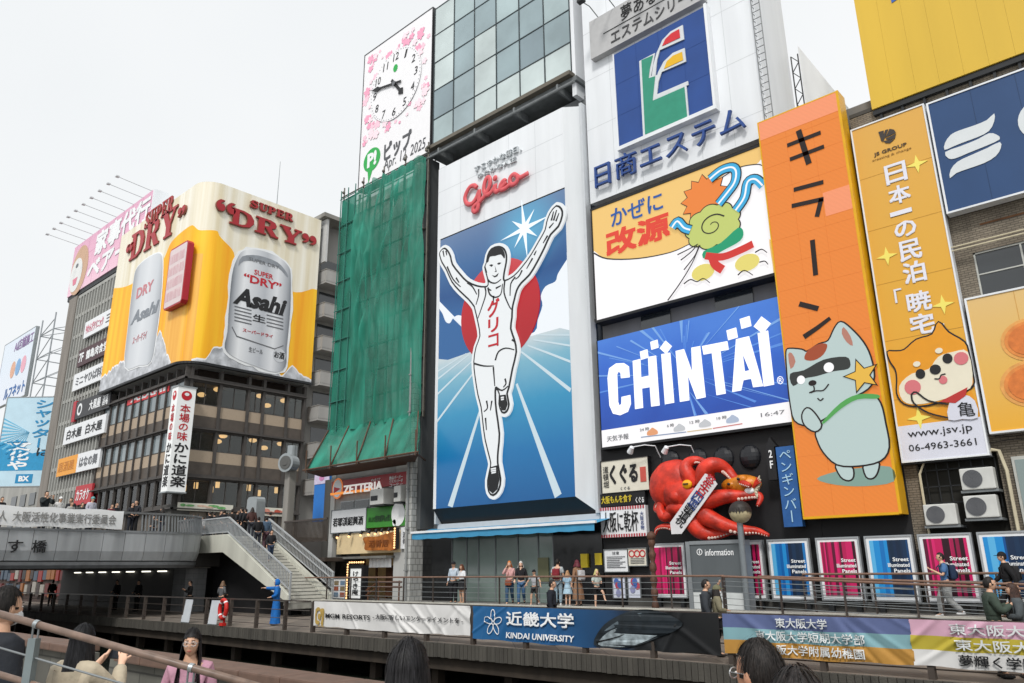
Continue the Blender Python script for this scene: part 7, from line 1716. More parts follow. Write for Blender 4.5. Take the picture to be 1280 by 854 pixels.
# ---- terrace railing and ramp railing
def railing(name, label, p0, p1, h, n, mids, mat, postw=.06, zt=None):
    p0 = Vector(p0); p1 = Vector(p1); t = thing(name, label, 'railing', p0)
    up = Vector((0, 0, h)); MB().cyl(p0+up, p1+up, .035, 8).build('handrail', wood_rail, t)
    m = MB()
    for f in mids: m.cyl(p0+up*f, p1+up*f, .010, 5)
    m.build('wires', steel, t)
    for i in range(n+1):
        q = p0+(p1-p0)*i/n; MB().box(q.x-.02, q.x+.02, q.y-postw/2, q.y+postw/2, q.z, q.z+h-.02).build('post', rail_metal, t)
    return t
railing('terrace_railing', 'long terrace railing with thin wires in front of the storefronts', (-36.2, 23.72, -1.31), (-12.4, 23.72, -1.31), 1.04, 12, (.2, .4, .6, .8), rail_metal)
railing('terrace_railing', 'rear straight railing in front of the striped panels at right', (-10.6, 25.6, -1.31), (4, 25.6, -1.31), 1.06, 8, (.2, .4, .6, .8), rail_metal)
railing('ramp_railing', 'sloping ramp railing running down to the right behind the pink banner', (-12.3, 23.4, -1.31), (-1.0, 23.4, -1.75), 1.03, 6, (.18, .36, .54, .72, .86), rail_metal, .09)
railing('ramp_railing', 'second sloping ramp railing a little behind the first', (-11.6, 24.5, -1.3), (-1.0, 24.5, -1.62), 1.0, 6, (.3, .6, .8), rail_metal, .08)
m = MB(); m.prism(YP(23.5), [(-12.4, -1.4), (12, -1.4), (12, -1.3)], -1, 0)
# ---- boardwalk fences and hanging cloth banners
ft = -1.0
def fence(name, label, x0, x1, step, th=.09):
    t = thing(name, label, 'fence', (x0, 17, -2.08)); MB().box(x0, x1, 16.96, 17.04, ft-.05, ft).build('top_rail', rail_metal, t)
    MB().cyl((x0, 17, -1.35), (x1, 17, -1.35), .015, 5).cyl((x0, 17, -1.65), (x1, 17, -1.65), .015, 5).cyl((x0, 17, -1.9), (x1, 17, -1.9), .015, 5).build('wires', rail_metal, t)
    x = x0+.05
    while x < x1: MB().box(x-th/2, x+th/2, 16.93, 17.07, -2.08, ft-.051).build('post', M('fence_post', '#4f4741', .6, .3, var=.25), t); x += step
    return t
fence('boardwalk_fence', 'open stretch of low dark fence on the boardwalk left of the white banner', -62, -25.5, 2.05)
fence('boardwalk_fence', 'low dark fence under the hanging cloth banners', -25.3, 4, 2.05, .12)
def cloth_banner(label, x0, x1, seed, amp=.055, zb_=-1.84, sag=.03):
    rnd = random.Random(seed); t = thing('cloth_banner', label, 'banner', ((x0+x1)/2, 16.88, zb_))
    sg = 1 if seed % 2 else -1; wv = [(rnd.uniform(x0, x1), (sg if rnd.random() < .85 else -sg)*rnd.uniform(.2, 1.5), rnd.uniform(.04, .13), rnd.choice((-.7, 1, 1))*rnd.uniform(.3, 1.0)) for _ in range(int((x1-x0)*2.2))]
    def d(x, z):
        o = .01*sin(x*2.1+z*3)
        for wx, sl_, w, a in wv: o += a*amp*math.exp(-(((x-wx-sl_*(z-ft)*1.3)/w)**2))*(.35+.65*min(1, (ft-z)/.5+.2))
        return o
    def low(x): return zb_-sag*sin(pi*((x-x0)/(x1-x0)))**2+.012*sin(x*5)
    return t, d, low, x0, x1
def banner_sheet(B_, bands, mat_names, name='cloth'):
    t, d, low, x0, x1 = B_; NX = int((x1-x0)*24); NZ = 26; m = MB(); v = []
    for i in range(NX+1):
        x = x0+(x1-x0)*i/NX
        for j in range(NZ+1):
            f = j/NZ; z = low(x)+(ft-.01-low(x))*f; v.append((x, 16.9-d(x, z), z))
    fs = []; mi = []
    for i in range(NX):
        for j in range(NZ):
            fs.append((i*(NZ+1)+j, (i+1)*(NZ+1)+j, (i+1)*(NZ+1)+j+1, i*(NZ+1)+j+1)); f = (j+.5)/NZ
            mi.append(next(k for k, b in enumerate(bands) if f <= b))
    o = mk(name, v, fs, mat_names, t, mi, True); return o
def drape(B_, mb, off=.03):
    t, d, low, x0, x1 = B_; mb.v = [(p[0], 16.9-d(p[0], p[2])-off-(16.9-p[1]), p[2]) for p in mb.v]; return mb
BP = YP(16.9)
bw = M('banner_white', '#d9d8d6', .7, var=.08, scale=2)
def xat(px): return P(px, 780, Y=16.9).x
B1 = cloth_banner('wrinkled white cloth banner with a gold lion-like emblem and thin black lettering', xat(391.5), xat(588), 2)
banner_sheet(B1, [1], [bw])
zb1 = zm(360, 640, 1280/420)
def btext(B_, s, box, mat, bold=.0, shear=0):
    m = MB(); put_text(m, s, BP, box, 0, .006, bold, False, shear); drape(B_, m, .045); m.build('lettering', mat, B_[0])
def bbx(z, a, b): return BP.box(*z([a, b]))
btext(B1, 'MGM RESORTS', bbx(zb1, (148, 386), (316, 412)), ink, .01); btext(B1, '- 大阪に新しいエンターテイメントを -', bbx(zb1, (328, 388), (672, 426)), M('ink_soft', '#3a3a3c', .5, var=0), .01)
gold = M('gold_print', '#b89a52', .5, var=.2, scale=6)
m = MB(); u, v = BP.uv(*zb1([(124, 398)])[0])
for k, con in enumerate(([(-.36, -.28), (-.05, -.34), (-.02, -.2), (-.22, -.16), (-.3, .02), (-.2, .22), (-.02, .26), (-.05, .38), (-.36, .3)], [(.02, .3), (.3, .34), (.34, .1), (.28, -.36), (.1, -.3), (.18, -.05), (.06, .12)], [(-.15, -.08), (.05, -.14), (.08, .08), (-.12, .12)])): m.prism(BP, [(u+a*.75, v+b*.8) for a, b in smooth(con, 2)], 0, .006+.001*k)
drape(B1, m); m.build('emblem', gold, B1[0]); btext(B1, 'by Play', (u-.05, v-.36, u+.3, v-.28), gold, 0)
B2_ = cloth_banner('dark blue university cloth banner with a petal emblem and a tuna photograph', xat(591), xat(899), 9, .05, -1.9)
banner_sheet(B2_, [1], [RAMP('kindai_blue', [(0, '#1c5f93'), (.4, '#1a5486'), (.62, '#15395c'), (.72, '#0d1115'), (1, '#0b0c0e')], 'X', B2_[3], B2_[4], .55, wavy=.12, wsc=1.2)])
btext(B2_, '近畿大学', bbx(zb1, (838, 378), (1094, 445)), white_ink, .03); btext(B2_, 'KINDAI UNIVERSITY', bbx(zb1, (834, 457), (1095, 497)), white_ink, .02, .1)
u, v = BP.uv(*zb1([(784, 425)])[0]); m = MB()
for k in range(5):
    a = pi/2+2*pi*k/5; cx_, cy_ = u+.2*cos(a), v+.2*sin(a)+.02; rx_ = .17; lo = []
    for q in range(20):
        th = 2*pi*q/20; x_, y_ = rx_*cos(th), .095*sin(th); lo.append((cx_+x_*cos(a)-y_*sin(a), cy_+x_*sin(a)+y_*cos(a)))
    m.prism(BP, [lo, grow(lo, -.022)], 0, .006+.001*k)
drape(B2_, m); m.build('emblem', white_ink, B2_[0])
zb2 = zm(780, 660, 1280/500)
def bprint(con, col, off, name, **k):
    m = MB(); m.prism(BP, con, 0, .006); drape(B2_, m, off); m.build(name, M('fish'+col, col, .5, **k), B2_[0])
bprint(smooth(BP.pts(zb2([(-95, 372), (-70, 320), (-30, 288), (30, 264), (95, 262), (150, 280), (190, 305), (165, 330), (110, 350), (40, 378), (-40, 384)])), 3), '#20282e', .03, 'fish_back', var=.5, scale=4)
bprint(smooth(BP.pts(zb2([(-80, 372), (-50, 335), (-5, 318), (40, 325), (85, 330), (130, 312), (150, 320), (100, 348), (40, 374), (-30, 381)])), 3), '#9aa6ab', .034, 'fish_belly', var=.6, scale=6)
bprint(smooth(BP.pts(zb2([(-60, 330), (-20, 300), (30, 276), (60, 272), (20, 290), (-20, 315)])), 3), '#5f6c74', .034, 'fish_sheen', var=.4, scale=5)
u, v = BP.uv(*zb2([(52, 297)])[0])
bprint(ell(u, v, .12, .12, 20), '#8d979b', .042, 'fish_eye', var=.2); bprint(ell(u, v, .065, .065, 16), '#0d0f10', .05, 'fish_pupil', var=0)
bprint(ribbon(smooth(BP.pts(zb2([(-85, 365), (-30, 352), (5, 340)])), 3, False), .035, .01), '#0d0f10', .046, 'fish_mouth', var=0)
B3 = cloth_banner('cloth banner striped blue, teal and ochre with white university names', xat(903.5), xat(1137), 14)
banner_sheet(B3, [.33, .67, 1], [M('ochre_cloth', '#b8883e', .7, var=.1), M('teal_cloth', '#7fa7ae', .7, var=.1), M('slate_cloth', '#5a668f', .7, var=.1)])
u0, u1 = B3[3], B3[4]; H3 = .82; wi = M('banner_letter', '#d9dcdc', .6, var=.05)
for k, (s, a, b) in enumerate((('東大阪大学', .32, .6), ('東大阪大学短期大学部', .2, .78), ('東大阪大学附属幼稚園', .2, .77))):
    zt_ = ft-.06-k*.27; btext(B3, s, (u0+(u1-u0)*a, zt_-.2, u0+(u1-u0)*b, zt_), wi, .015)
B4 = cloth_banner('cloth banner striped pink, yellow and white with school names at right', xat(1135.5), 2.0, 21)
banner_sheet(B4, [.33, .67, 1], [bw, M('lime_cloth', '#b9a83a', .7, var=.1), M('pink_cloth', '#cfa3b6', .7, var=.1)])
for k, (s, a, w_, mt) in enumerate((('東大阪大学敬愛高等学校', 1186, 3.4, wi), ('東大阪大学柏原高等学校', 1190, 3.4, wi), ('夢輝く学園　はばたけ未来へ', 1192, 3.3, ink))):
    zt_ = ft-.06-k*.27; x = xat(a); btext(B4, s, (x, zt_-.2, x+w_, zt_), mt, .02)
# boardwalk furniture: buoy, white boards
p = P(280, 765, Y=16.85)
lb = thing('life_buoy', 'red life buoy on a red stand by the boardwalk fence', 'life buoy', (p.x, 16.85, -2.08)); m = MB()
m.tube([(p.x+.27*cos(2*pi*i/28), 16.8, -1.42+.36*sin(2*pi*i/28)) for i in range(29)], .085, 8, cap=False); m.build('ring', M('buoy_red', '#c32a24', .4, var=.15), lb, sm=True)
m = MB()
for a in (.8, 2.3, 3.9, 5.5): m.cyl((p.x+.27*cos(a-.1), 16.8, -1.42+.36*sin(a-.1)), (p.x+.27*cos(a+.1), 16.8, -1.42+.36*sin(a+.1)), .09, 8)
m.build('bands', sign_white, lb); MB().box(p.x-.04, p.x+.04, 16.86, 16.92, -2.07, -1.1).box(p.x-.14, p.x+.14, 16.75, 16.92, -2.07, -1.95).build('stand', M('buoy_red', '#c32a24'), lb)
for px, lbl in ((232, 'left one of two plain white boards leaning on the boardwalk fence'), (266, 'right one of two plain white boards, beside the life buoy')):
    p = P(px, 765, Y=16.9); t = thing('white_board', lbl, 'board', (p.x, 16.9, -2.06)); m = MB(); m.add([(p.x-.36, 16.9, -2.05), (p.x+.36, 16.9, -2.05), (p.x+.36, 17.0, -1.1), (p.x-.36, 17.0, -1.1), (p.x-.36, 16.93, -2.05), (p.x+.36, 16.93, -2.05), (p.x+.36, 17.03, -1.1), (p.x-.36, 17.03, -1.1)], [(0, 1, 2, 3), (7, 6, 5, 4), (0, 4, 5, 1), (2, 6, 7, 3), (0, 3, 7, 4), (1, 5, 6, 2)]); m.build('sheet', M('board_grey', '#c6cbd0', .5, var=.06), t)
    MB().box(p.x-.39, p.x+.39, 16.885, 16.91, -2.07, -2.04).build('foot', steel, t)

# ---- seams between sheets of the big signs, fixings and a few cables
def seams(pl, r, us, vs, off, par, col, w=.018):
    u0, v0, u1, v1 = r; m = MB()
    for u in us: m.pbox(pl, u-w/2, u+w/2, v0+.01, v1-.01, off, off+.004)
    for v in vs: m.pbox(pl, u0+.01, u1-.01, v-w/2, v+w/2, off, off+.0035)
    m.build('panel_seams', M('seam'+col, col, .6, var=.1), par)
def fr(a, b, n): return [a+(b-a)*(i+1)/(n+1) for i in range(n)]
seams(GP, (fu0, PIC_TOP+.1, fu1, fv1), fr(fu0, fu1, 4), fr(PIC_TOP, fv1, 2), .0, gs, '#c3c7ca')
seams(JP, (ju0, jv0, ju1, jv1), [], fr(jv0, jv1, 5), .002, js, '#c08c2c', .014)
seams(SP_, (su0+.06, sv0, 6, sv1), [su0+1.3+i*1.25 for i in range(7)], [], .002, ss, '#1d3a60', .014)
seams(SP_, (lu0+.05, lv0, 6, lv1), [lu0+1.3+i*1.25 for i in range(7)], [], .002, ls, '#cf9a45', .014)
seams(BQ, (bu0, bv0, bu1, bv1), fr(bu0, bu1, 3), fr(bv0, bv1, 2), .002, bq, '#1c3f7e', .014)
seams(YP(YF), (ex0, 16.3, ex1, 28), fr(ex0, ex1, 5), [17.4, 20.1, 22.8, 25.5], .0, es, '#c6cacc', .02)
seams(FAC, pkb, fr(pkb[0], pkb[2], 8), fr(pkb[1], pkb[3], 2), .002, pk, '#bf7f9c', .03)
seams(OP, (ou0, ov0, ou1, ov1), fr(ou0, ou1, 2), fr(ov0, ov1, 14), .001, os_, '#d8752a', .006)
cb = thing('overhead_cable', 'thin black service cables looping along the brick wall below the signs', 'cable', (-3, 26.4, 3))
m = MB()
for k in range(3): m.tube([(-7.2+i*1.0, YF-.12-.02*k, 3.55+.18*k-.16*sin(pi*((i*.37+k*.3) % 1))) for i in range(14)], .012, 5)
m.build('cables', sign_black, cb)
pw = thing('drain_pipe', 'grey drain pipe running down the white tile wall beside the netting', 'pipe', (-30.9, 26.4, -1.4)); m = MB(); m.cyl((-30.74, YF-.7, -1.4), (-30.74, YF-.7, 22.6), .06, 8)
for z in range(0, 22, 2): m.box(-30.83, -30.65, YF-.78, YF-.63, z, z+.06)
m.build('pipe', M('pipe_grey', '#8b8d8c', .6, var=.2), pw)
# ================================================================ people
_sk = {}
def skin(key, V, Ed, root, sub_=1):
    """grow one continuous surface round a skeleton: V name->((x,y,z),(rx,ry)), Ed list of name pairs"""
    if key in _sk: return _sk[key]
    names = list(V); me = bpy.data.meshes.new('sk'); me.from_pydata([V[n][0] for n in names], [(names.index(a), names.index(b)) for a, b in Ed], [])
    o = bpy.data.objects.new('sk', me); COL.objects.link(o); md = o.modifiers.new('s', 'SKIN'); md.use_smooth_shade = True
    sv = me.skin_vertices[0].data
    for i, n in enumerate(names): r = V[n][1]; sv[i].radius = r if isinstance(r, tuple) else (r, r); sv[i].use_root = n == root
    if sub_: s = o.modifiers.new('u', 'SUBSURF'); s.levels = sub_; s.render_levels = sub_
    m2 = bpy.data.meshes.new_from_object(o.evaluated_get(bpy.context.evaluated_depsgraph_get()))
    r = ([tuple(v.co) for v in m2.vertices], [tuple(p.vertices) for p in m2.polygons])
    bpy.data.objects.remove(o); bpy.data.meshes.remove(me); bpy.data.meshes.remove(m2); _sk[key] = r; return r
ARMS = {  # elbow, wrist for (right, left); x mirrored for the left
 'down': ((.23, -.02, 1.12), (.24, .07, .88)), 'bent': ((.24, -.03, 1.13), (.14, .2, 1.06)), 'phone': ((.22, .08, 1.12), (.1, .3, 1.26)), 'up': ((.27, .14, 1.36), (.2, .3, 1.58)),
 'cheek': ((.26, .1, 1.2), (.12, .14, 1.46)), 'out': ((.2, .25, 1.38), (.17, .5, 1.4)), 'swingf': ((.22, .08, 1.13), (.23, .27, .98)), 'swingb': ((.23, -.14, 1.13), (.23, -.16, .88)), 'wide': ((.34, .02, 1.2), (.42, .12, 1.02)), 'hold': ((.25, .02, 1.12), (.05, .22, 1.12)), 'photo': ((.24, .2, 1.2), (.12, .34, 1.42))}
LEGS = {'stand': (((.1, .02, .49), (.1, -.02, .09)), ((.1, .02, .49), (.1, -.02, .09))), 'walk': (((.09, .17, .5), (.09, .2, .1)), ((.09, -.0, .47), (.09, -.3, .17))),
 'kick': (((.1, .02, .49), (.1, -.02, .09)), ((.13, .3, .72), (.15, .42, .36))), 'sit': (((.1, .42, .52), (.1, .44, .09)), ((.1, .42, .52), (.1, .44, .09))), 'shift': (((.12, .05, .49), (.15, .04, .09)), ((.09, .01, .49), (.1, -.04, .09)))}
def skeleton(ar, al, legs, w=1.0, bend=0):
    V = {'pel': ((0, 0, .93), (.145*w, .105*w)), 'wai': ((0, .0, 1.07), (.128*w, .095*w)), 'che': ((0, .0, 1.24), (.15*w, .105*w)), 'upc': ((0, -.01, 1.37), (.125*w, .085*w)), 'nec': ((0, .005, 1.475), .052), 'hed': ((0, .02, 1.56), .055)}
    E_ = [('pel', 'wai'), ('wai', 'che'), ('che', 'upc'), ('upc', 'nec'), ('nec', 'hed')]
    for s, nm, sd in ((1, ar, 'R'), (-1, al, 'L')):
        e, wr = ARMS[nm]; e = (e[0]*s, e[1], e[2]); wr = (wr[0]*s, wr[1], wr[2])
        V['sh'+sd] = ((.165*s, -.01, 1.385), .06*w); V['el'+sd] = (e, .042*w); V['wr'+sd] = (wr, .028)
        E_ += [('upc', 'sh'+sd), ('sh'+sd, 'el'+sd), ('el'+sd, 'wr'+sd)]
        d = (Vector(wr)-Vector(e)).normalized(); sp = d.cross(Vector((0, 0, 1))) if abs(d.z) < .8 else Vector((0, 1, 0)); sp.normalize(); nr = d.cross(sp)
        if sd == 'L': nr = -nr
        pm = Vector(wr)+d*.055; V['pa'+sd] = (tuple(pm), (.034, .02)); E_.append(('wr'+sd, 'pa'+sd))
        for k, ln in enumerate((.06, .072, .068, .05)):
            b = pm+d*.03+sp*(k-1.5)*.021; c = b+d*ln*.6+nr*.006; t = c+d*ln*.4+nr*.02
            for q, p in (('a', b), ('b', c), ('c', t)): V['f%s%d%s' % (q, k, sd)] = (tuple(p), .0095)
            E_ += [('pa'+sd, 'fa%d%s' % (k, sd)), ('fa%d%s' % (k, sd), 'fb%d%s' % (k, sd)), ('fb%d%s' % (k, sd), 'fc%d%s' % (k, sd))]
        b = pm-d*.015+sp*.035*(1 if k else 1); t = b+sp*.03+d*.035+nr*.015; V['ta'+sd] = (tuple(b), .012); V['tb'+sd] = (tuple(t), .0095); E_ += [('pa'+sd, 'ta'+sd), ('ta'+sd, 'tb'+sd)]
    for s, sd, (k_, a_) in ((1, 'R', LEGS[legs][0]), (-1, 'L', LEGS[legs][1])):
        V['hi'+sd] = ((.085*s, 0, .87), .092*w); V['kn'+sd] = ((k_[0]*s, k_[1], k_[2]), .058*w); V['an'+sd] = ((a_[0]*s, a_[1], a_[2]), .038); V['to'+sd] = ((a_[0]*s*1.08, a_[1]+.14, a_[2]-.045), .03)
        E_ += [('pel', 'hi'+sd), ('hi'+sd, 'kn'+sd), ('kn'+sd, 'an'+sd), ('an'+sd, 'to'+sd)]
    return V, E_
HC = Vector((0, .03, 1.605)); HR = (.074, .095, .118)
def head_pts(p):
    q = p-HC; z = q.z/HR[2]; y = q.y/HR[1]; x = q.x/HR[0]
    j = 1-.22*max(0, -z)**1.3 if y > -.2 else 1-.1*max(0, -z)
    q.x *= j; q.y *= 1-.12*max(0, -z) if y < 0 else 1
    if y > .3:      # brow, eye hollows, nose, lips, chin
        q.y += .022*math.exp(-(x/.16)**2-((z+.12)/.16)**2)+.008*math.exp(-(x/.14)**2-((z-.1)/.2)**2)
        q.y -= .008*(math.exp(-((abs(x)-.4)/.2)**2-((z-.05)/.12)**2))
        q.y += .006*math.exp(-(x/.35)**2-((z+.52)/.09)**2)+.008*math.exp(-(x/.3)**2-((z+.85)/.15)**2)
    return HC+q
SKINS = {0: M('skin_a', '#cfa488', .5, var=.08, scale=20), 1: M('skin_b', '#bf8d70', .5, var=.08, scale=20), 2: M('skin_c', '#e6bb9f', .5, var=.08, scale=20)}
eye_w = M('eye_white', '#dcd8d2', .3, var=0); eye_d = M('eye_dark', '#1b1512', .2, var=0); lip_m = M('lip', '#a85a50', .5, var=0); brow_m = M('brow', '#241a15', .7, var=0)
def cloth(c): return M('cloth'+c, c, .8, var=.18, scale=9, bump=.25, bscale=14)
def hairm(c):
    if 'hair'+c in MATS: return MATS['hair'+c]
    m = M('hair'+c, c, .55, var=0, spec=.3); t = m.node_tree; co = t.nodes.new("ShaderNodeTexCoord"); mp = t.nodes.new("ShaderNodeMapping"); mp.inputs["Scale"].default_value = (130, 130, 5)
    n = t.nodes.new("ShaderNodeTexNoise"); n.inputs["Scale"].default_value = 1; n.inputs["Detail"].default_value = 3; t.links.new(co.outputs["Object"], mp.inputs[0]); t.links.new(mp.outputs[0], n.inputs["Vector"])
    cr_ = t.nodes.new("ShaderNodeValToRGB"); c_ = lin(c); cr_.color_ramp.elements[0].position = .35; cr_.color_ramp.elements[1].position = .72; cr_.color_ramp.elements[0].color = (*[x*.45 for x in c_], 1); cr_.color_ramp.elements[1].color = (*[min(1, x*3.2+.004) for x in c_], 1); t.links.new(n.outputs[0], cr_.inputs[0]); t.links.new(cr_.outputs[0], t.nodes['Principled BSDF'].inputs['Base Color'])
    b = t.nodes.new("ShaderNodeBump"); b.inputs["Strength"].default_value = .6; b.inputs["Distance"].default_value = .004; t.links.new(n.outputs[0], b.inputs["Height"]); t.links.new(b.outputs[0], t.nodes["Principled BSDF"].inputs["Normal"]); return m
def person(label, pos, face, H=1.7, ar='down', al='down', legs='stand', sk=0, hair=('short', '#15110f'), top=('#333333', 1), bottom=('trousers', '#2a2d36'), shoes='#222222', w=1.0, cap=None, mask=False, glasses=False, detail=1, extra=None, group=None, turn=0):
    k = H/1.7; t = thing('person', label, 'person', pos, group, rz=radians(face)); t.scale = (k, k, k)
    V, E_ = skeleton(ar, al, legs, w); v, f = skin(('b', ar, al, legs, w, detail), V, E_, 'pel', 1 if detail < 2 else 2)
    m = MB(); m.add(v, f); hv = len(m.v); m.m = 0
    nu, nv = (16, 12) if detail < 2 else (30, 22)
    m.sph(HC, *HR, nu, nv, fn=head_pts)
    for s in (1, -1): m.sph(HC+Vector((s*.074, -.008, -.005)), .012, .024, .034, 8, 6)
    for s in (1, -1):
        e = HC+Vector((s*.03, .083, .008)); m.m = 1; m.sph(e, .014, .008, .0055, 8, 6); m.m = 2; m.sph(e+Vector((0, .005, 0)), .0075, .005, .0058, 8, 6)
        m.m = 4; m.cyl(HC+Vector((s*.014, .095, .035)), HC+Vector((s*.046, .083, .035)), .0028, 5)
    if not mask: m.m = 3; m.sph(HC+Vector((0, .09, -.062)), .022, .007, .006, 10, 5)
    if turn:
        R3 = Matrix.Rotation(radians(turn), 3, 'Z')
        for i in range(hv, len(m.v)): m.v[i] = tuple(R3 @ Vector(m.v[i]))
    R3 = Matrix.Rotation(radians(turn), 3, 'Z')
    def bld(mb, name, mat, par, rot=True, sm=True):
        if rot and turn: mb.v = [tuple(R3 @ Vector(p)) for p in mb.v]
        return mb.build(name, mat, par, sm, local=True)
    m.build('body', [SKINS[sk], eye_w, eye_d, lip_m, brow_m], t, True, local=True)
    # clothes: the same skeleton, a little fuller, ending at cuffs and hems
    def chain(names, add, ends=()):
        V2 = {n: (V[n][0], tuple(r+add for r in (V[n][1] if isinstance(V[n][1], tuple) else (V[n][1],)*2))) for n in names}
        return V2
    ts = ['pel', 'wai', 'che', 'upc', 'shR', 'elR', 'shL', 'elL']+(['wrR', 'wrL'] if top[1] else [])
    add = .018 if top[1] < 2 else .035
    V2 = chain(ts, add); V2['pel'] = ((0, 0, .9), (.15*w+add, .115*w+add)); V2['col'] = ((0, 0, 1.43 if top[1] == 0 else 1.465), (.056+add*.5, .054+add*.5))
    if top[1]:
        for sd in 'RL':
            a, b = Vector(V['el'+sd][0]), Vector(V['wr'+sd][0]); V2['wr'+sd] = (tuple(b-(b-a)*.06), (.034+add*.6,)*2)
    else:
        for sd in 'RL':
            a, b = Vector(V['sh'+sd][0]), Vector(V['el'+sd][0]); V2['el'+sd] = (tuple(a+(b-a)*.8), (.062+add,)*2)
    E2 = [e for e in E_ if e[0] in V2 and e[1] in V2]+[('upc', 'col')]
    v, f = skin(('t', ar, al, top[1], w), V2, E2, 'che'); bld(MB().add(v, f), 'jacket' if top[1] == 2 else 'shirt', cloth(top[0]), t, False)
    bt, bc = bottom
    if bt in ('trousers', 'shorts', 'wide'):
        add = .02 if bt != 'wide' else .045; V3 = chain(['pel', 'hiR', 'hiL', 'knR', 'knL']+(['anR', 'anL'] if bt != 'shorts' else []), add)
        V3['pel'] = ((0, 0, .95), (.145*w+.012, .108*w+.012))
        if bt == 'shorts':
            for sd in 'RL': a, b = Vector(V['hi'+sd][0]), Vector(V['kn'+sd][0]); V3['kn'+sd] = (tuple(a+(b-a)*.8), .095)
        else:
            for sd in 'RL': V3['an'+sd] = (V3['an'+sd][0], .052+add*.6)
        v, f = skin(('l', legs, bt, w), V3, [e for e in E_ if e[0] in V3 and e[1] in V3], 'pel'); bld(MB().add(v, f), bt if bt != 'wide' else 'trousers', cloth(bc), t, False)
    elif bt in ('skirt', 'dress', 'robe'):
        z0 = {'skirt': .62, 'dress': .28, 'robe': .06}[bt]; mb = MB(); rows = []; n = 24
        for j in range(9):
            f_ = j/8; z = 1.06+(z0-1.06)*f_
            for i in range(n): a = 2*pi*i/n; rr = (.145+.11*f_)*(1+.06*sin(a*6+j)*f_); rows.append((rr*cos(a)*w, rr*.82*sin(a)*w, z))
        mb.add(rows, [(j*n+i, (j+1)*n+i, (j+1)*n+(i+1) % n, j*n+(i+1) % n) for j in range(8) for i in range(n)]); bld(mb, 'skirt' if bt == 'skirt' else 'dress', cloth(bc), t, False)
    for sd, s in (('R', 1), ('L', -1)):
        a = Vector(V['an'+sd][0]); mb = MB(); mb.sph(a+Vector((.004*s, .055, -.05)), .045, .125, .042, 12, 8); mb.sph(a+Vector((0, -.005, -.025)), .042, .055, .05, 10, 7); bld(mb, 'shoe', cloth(shoes), t, False)
    st_, hc = hair
    if st_ != 'none':
        mb = MB(); nu, nv = (22, 16) if detail < 2 else (40, 28)
        g = MB(); sc_h = 1.1 if st_ == 'short' else 1.13
        g.sph(HC+Vector((0, -.008, .008)), HR[0]*sc_h, HR[1]*sc_h, HR[2]*sc_h, nu, nv)
        keep = []
        low = -.45 if st_ == 'short' else -.75
        for fc in g.f:
            c = sum((Vector(g.v[i]) for i in fc), Vector())/len(fc)-HC; x, y, z = c.x/HR[0], c.y/HR[1], c.z/HR[2]
            front = y > .12+.25*(z < .1) and z < .62-.25*abs(x)*(st_ != 'short')
            if front or z < low+(.35 if y > -.3 else 0): continue
            if y > -.15 and z < -.2 and st_ == 'short': continue
            keep.append(fc)
        rr = random.Random(len(label)); vv = []
        for p in g.v: q = Vector(p)-HC; vv.append(tuple(HC+q*(1+.006*sin(q.x*120)+.012*sin(q.x*40+q.y*30)+rr.uniform(0, .012 if st_ == 'short' else .003))))
        mb.add(vv, keep)
        if st_ in ('long', 'bob', 'verylong'):
            z1 = {'bob': 1.48, 'long': 1.3, 'verylong': 1.12}[st_]; n = 22 if detail < 2 else 44; nr_ = 7; rows = []
            for j in range(nr_+1):
                f_ = j/nr_; z = 1.63+(z1-1.63)*f_
                for i in range(n+1):
                    a = radians(-28+ (236)*i/n)+pi; wv = 1+.012*sin(i*2.7+f_*3); rx = HR[0]*1.16+.05*f_*wv; ry = HR[1]*1.14+.02*f_
                    x_ = rx*cos(a)*wv; y_ = HC.y-.008+ry*sin(a)*(1-.0*f_)*wv
                    if f_ > .55 and y_ > -.02: y_ += .05*(f_-.55)
                    rows.append((x_, y_-(.035*f_ if y_ < .0 else -.03*f_), z-(.03*sin(i*2.3) if j == nr_ else 0)))
            mb.add(rows, [(j*(n+1)+i, j*(n+1)+i+1, (j+1)*(n+1)+i+1, (j+1)*(n+1)+i) for j in range(nr_) for i in range(n)])
            inn = [(p[0]*.88, p[1]*.88, p[2]) for p in rows]; mb.add(inn, [(j*(n+1)+i, (j+1)*(n+1)+i, (j+1)*(n+1)+i+1, j*(n+1)+i+1) for j in range(nr_) for i in range(n)])
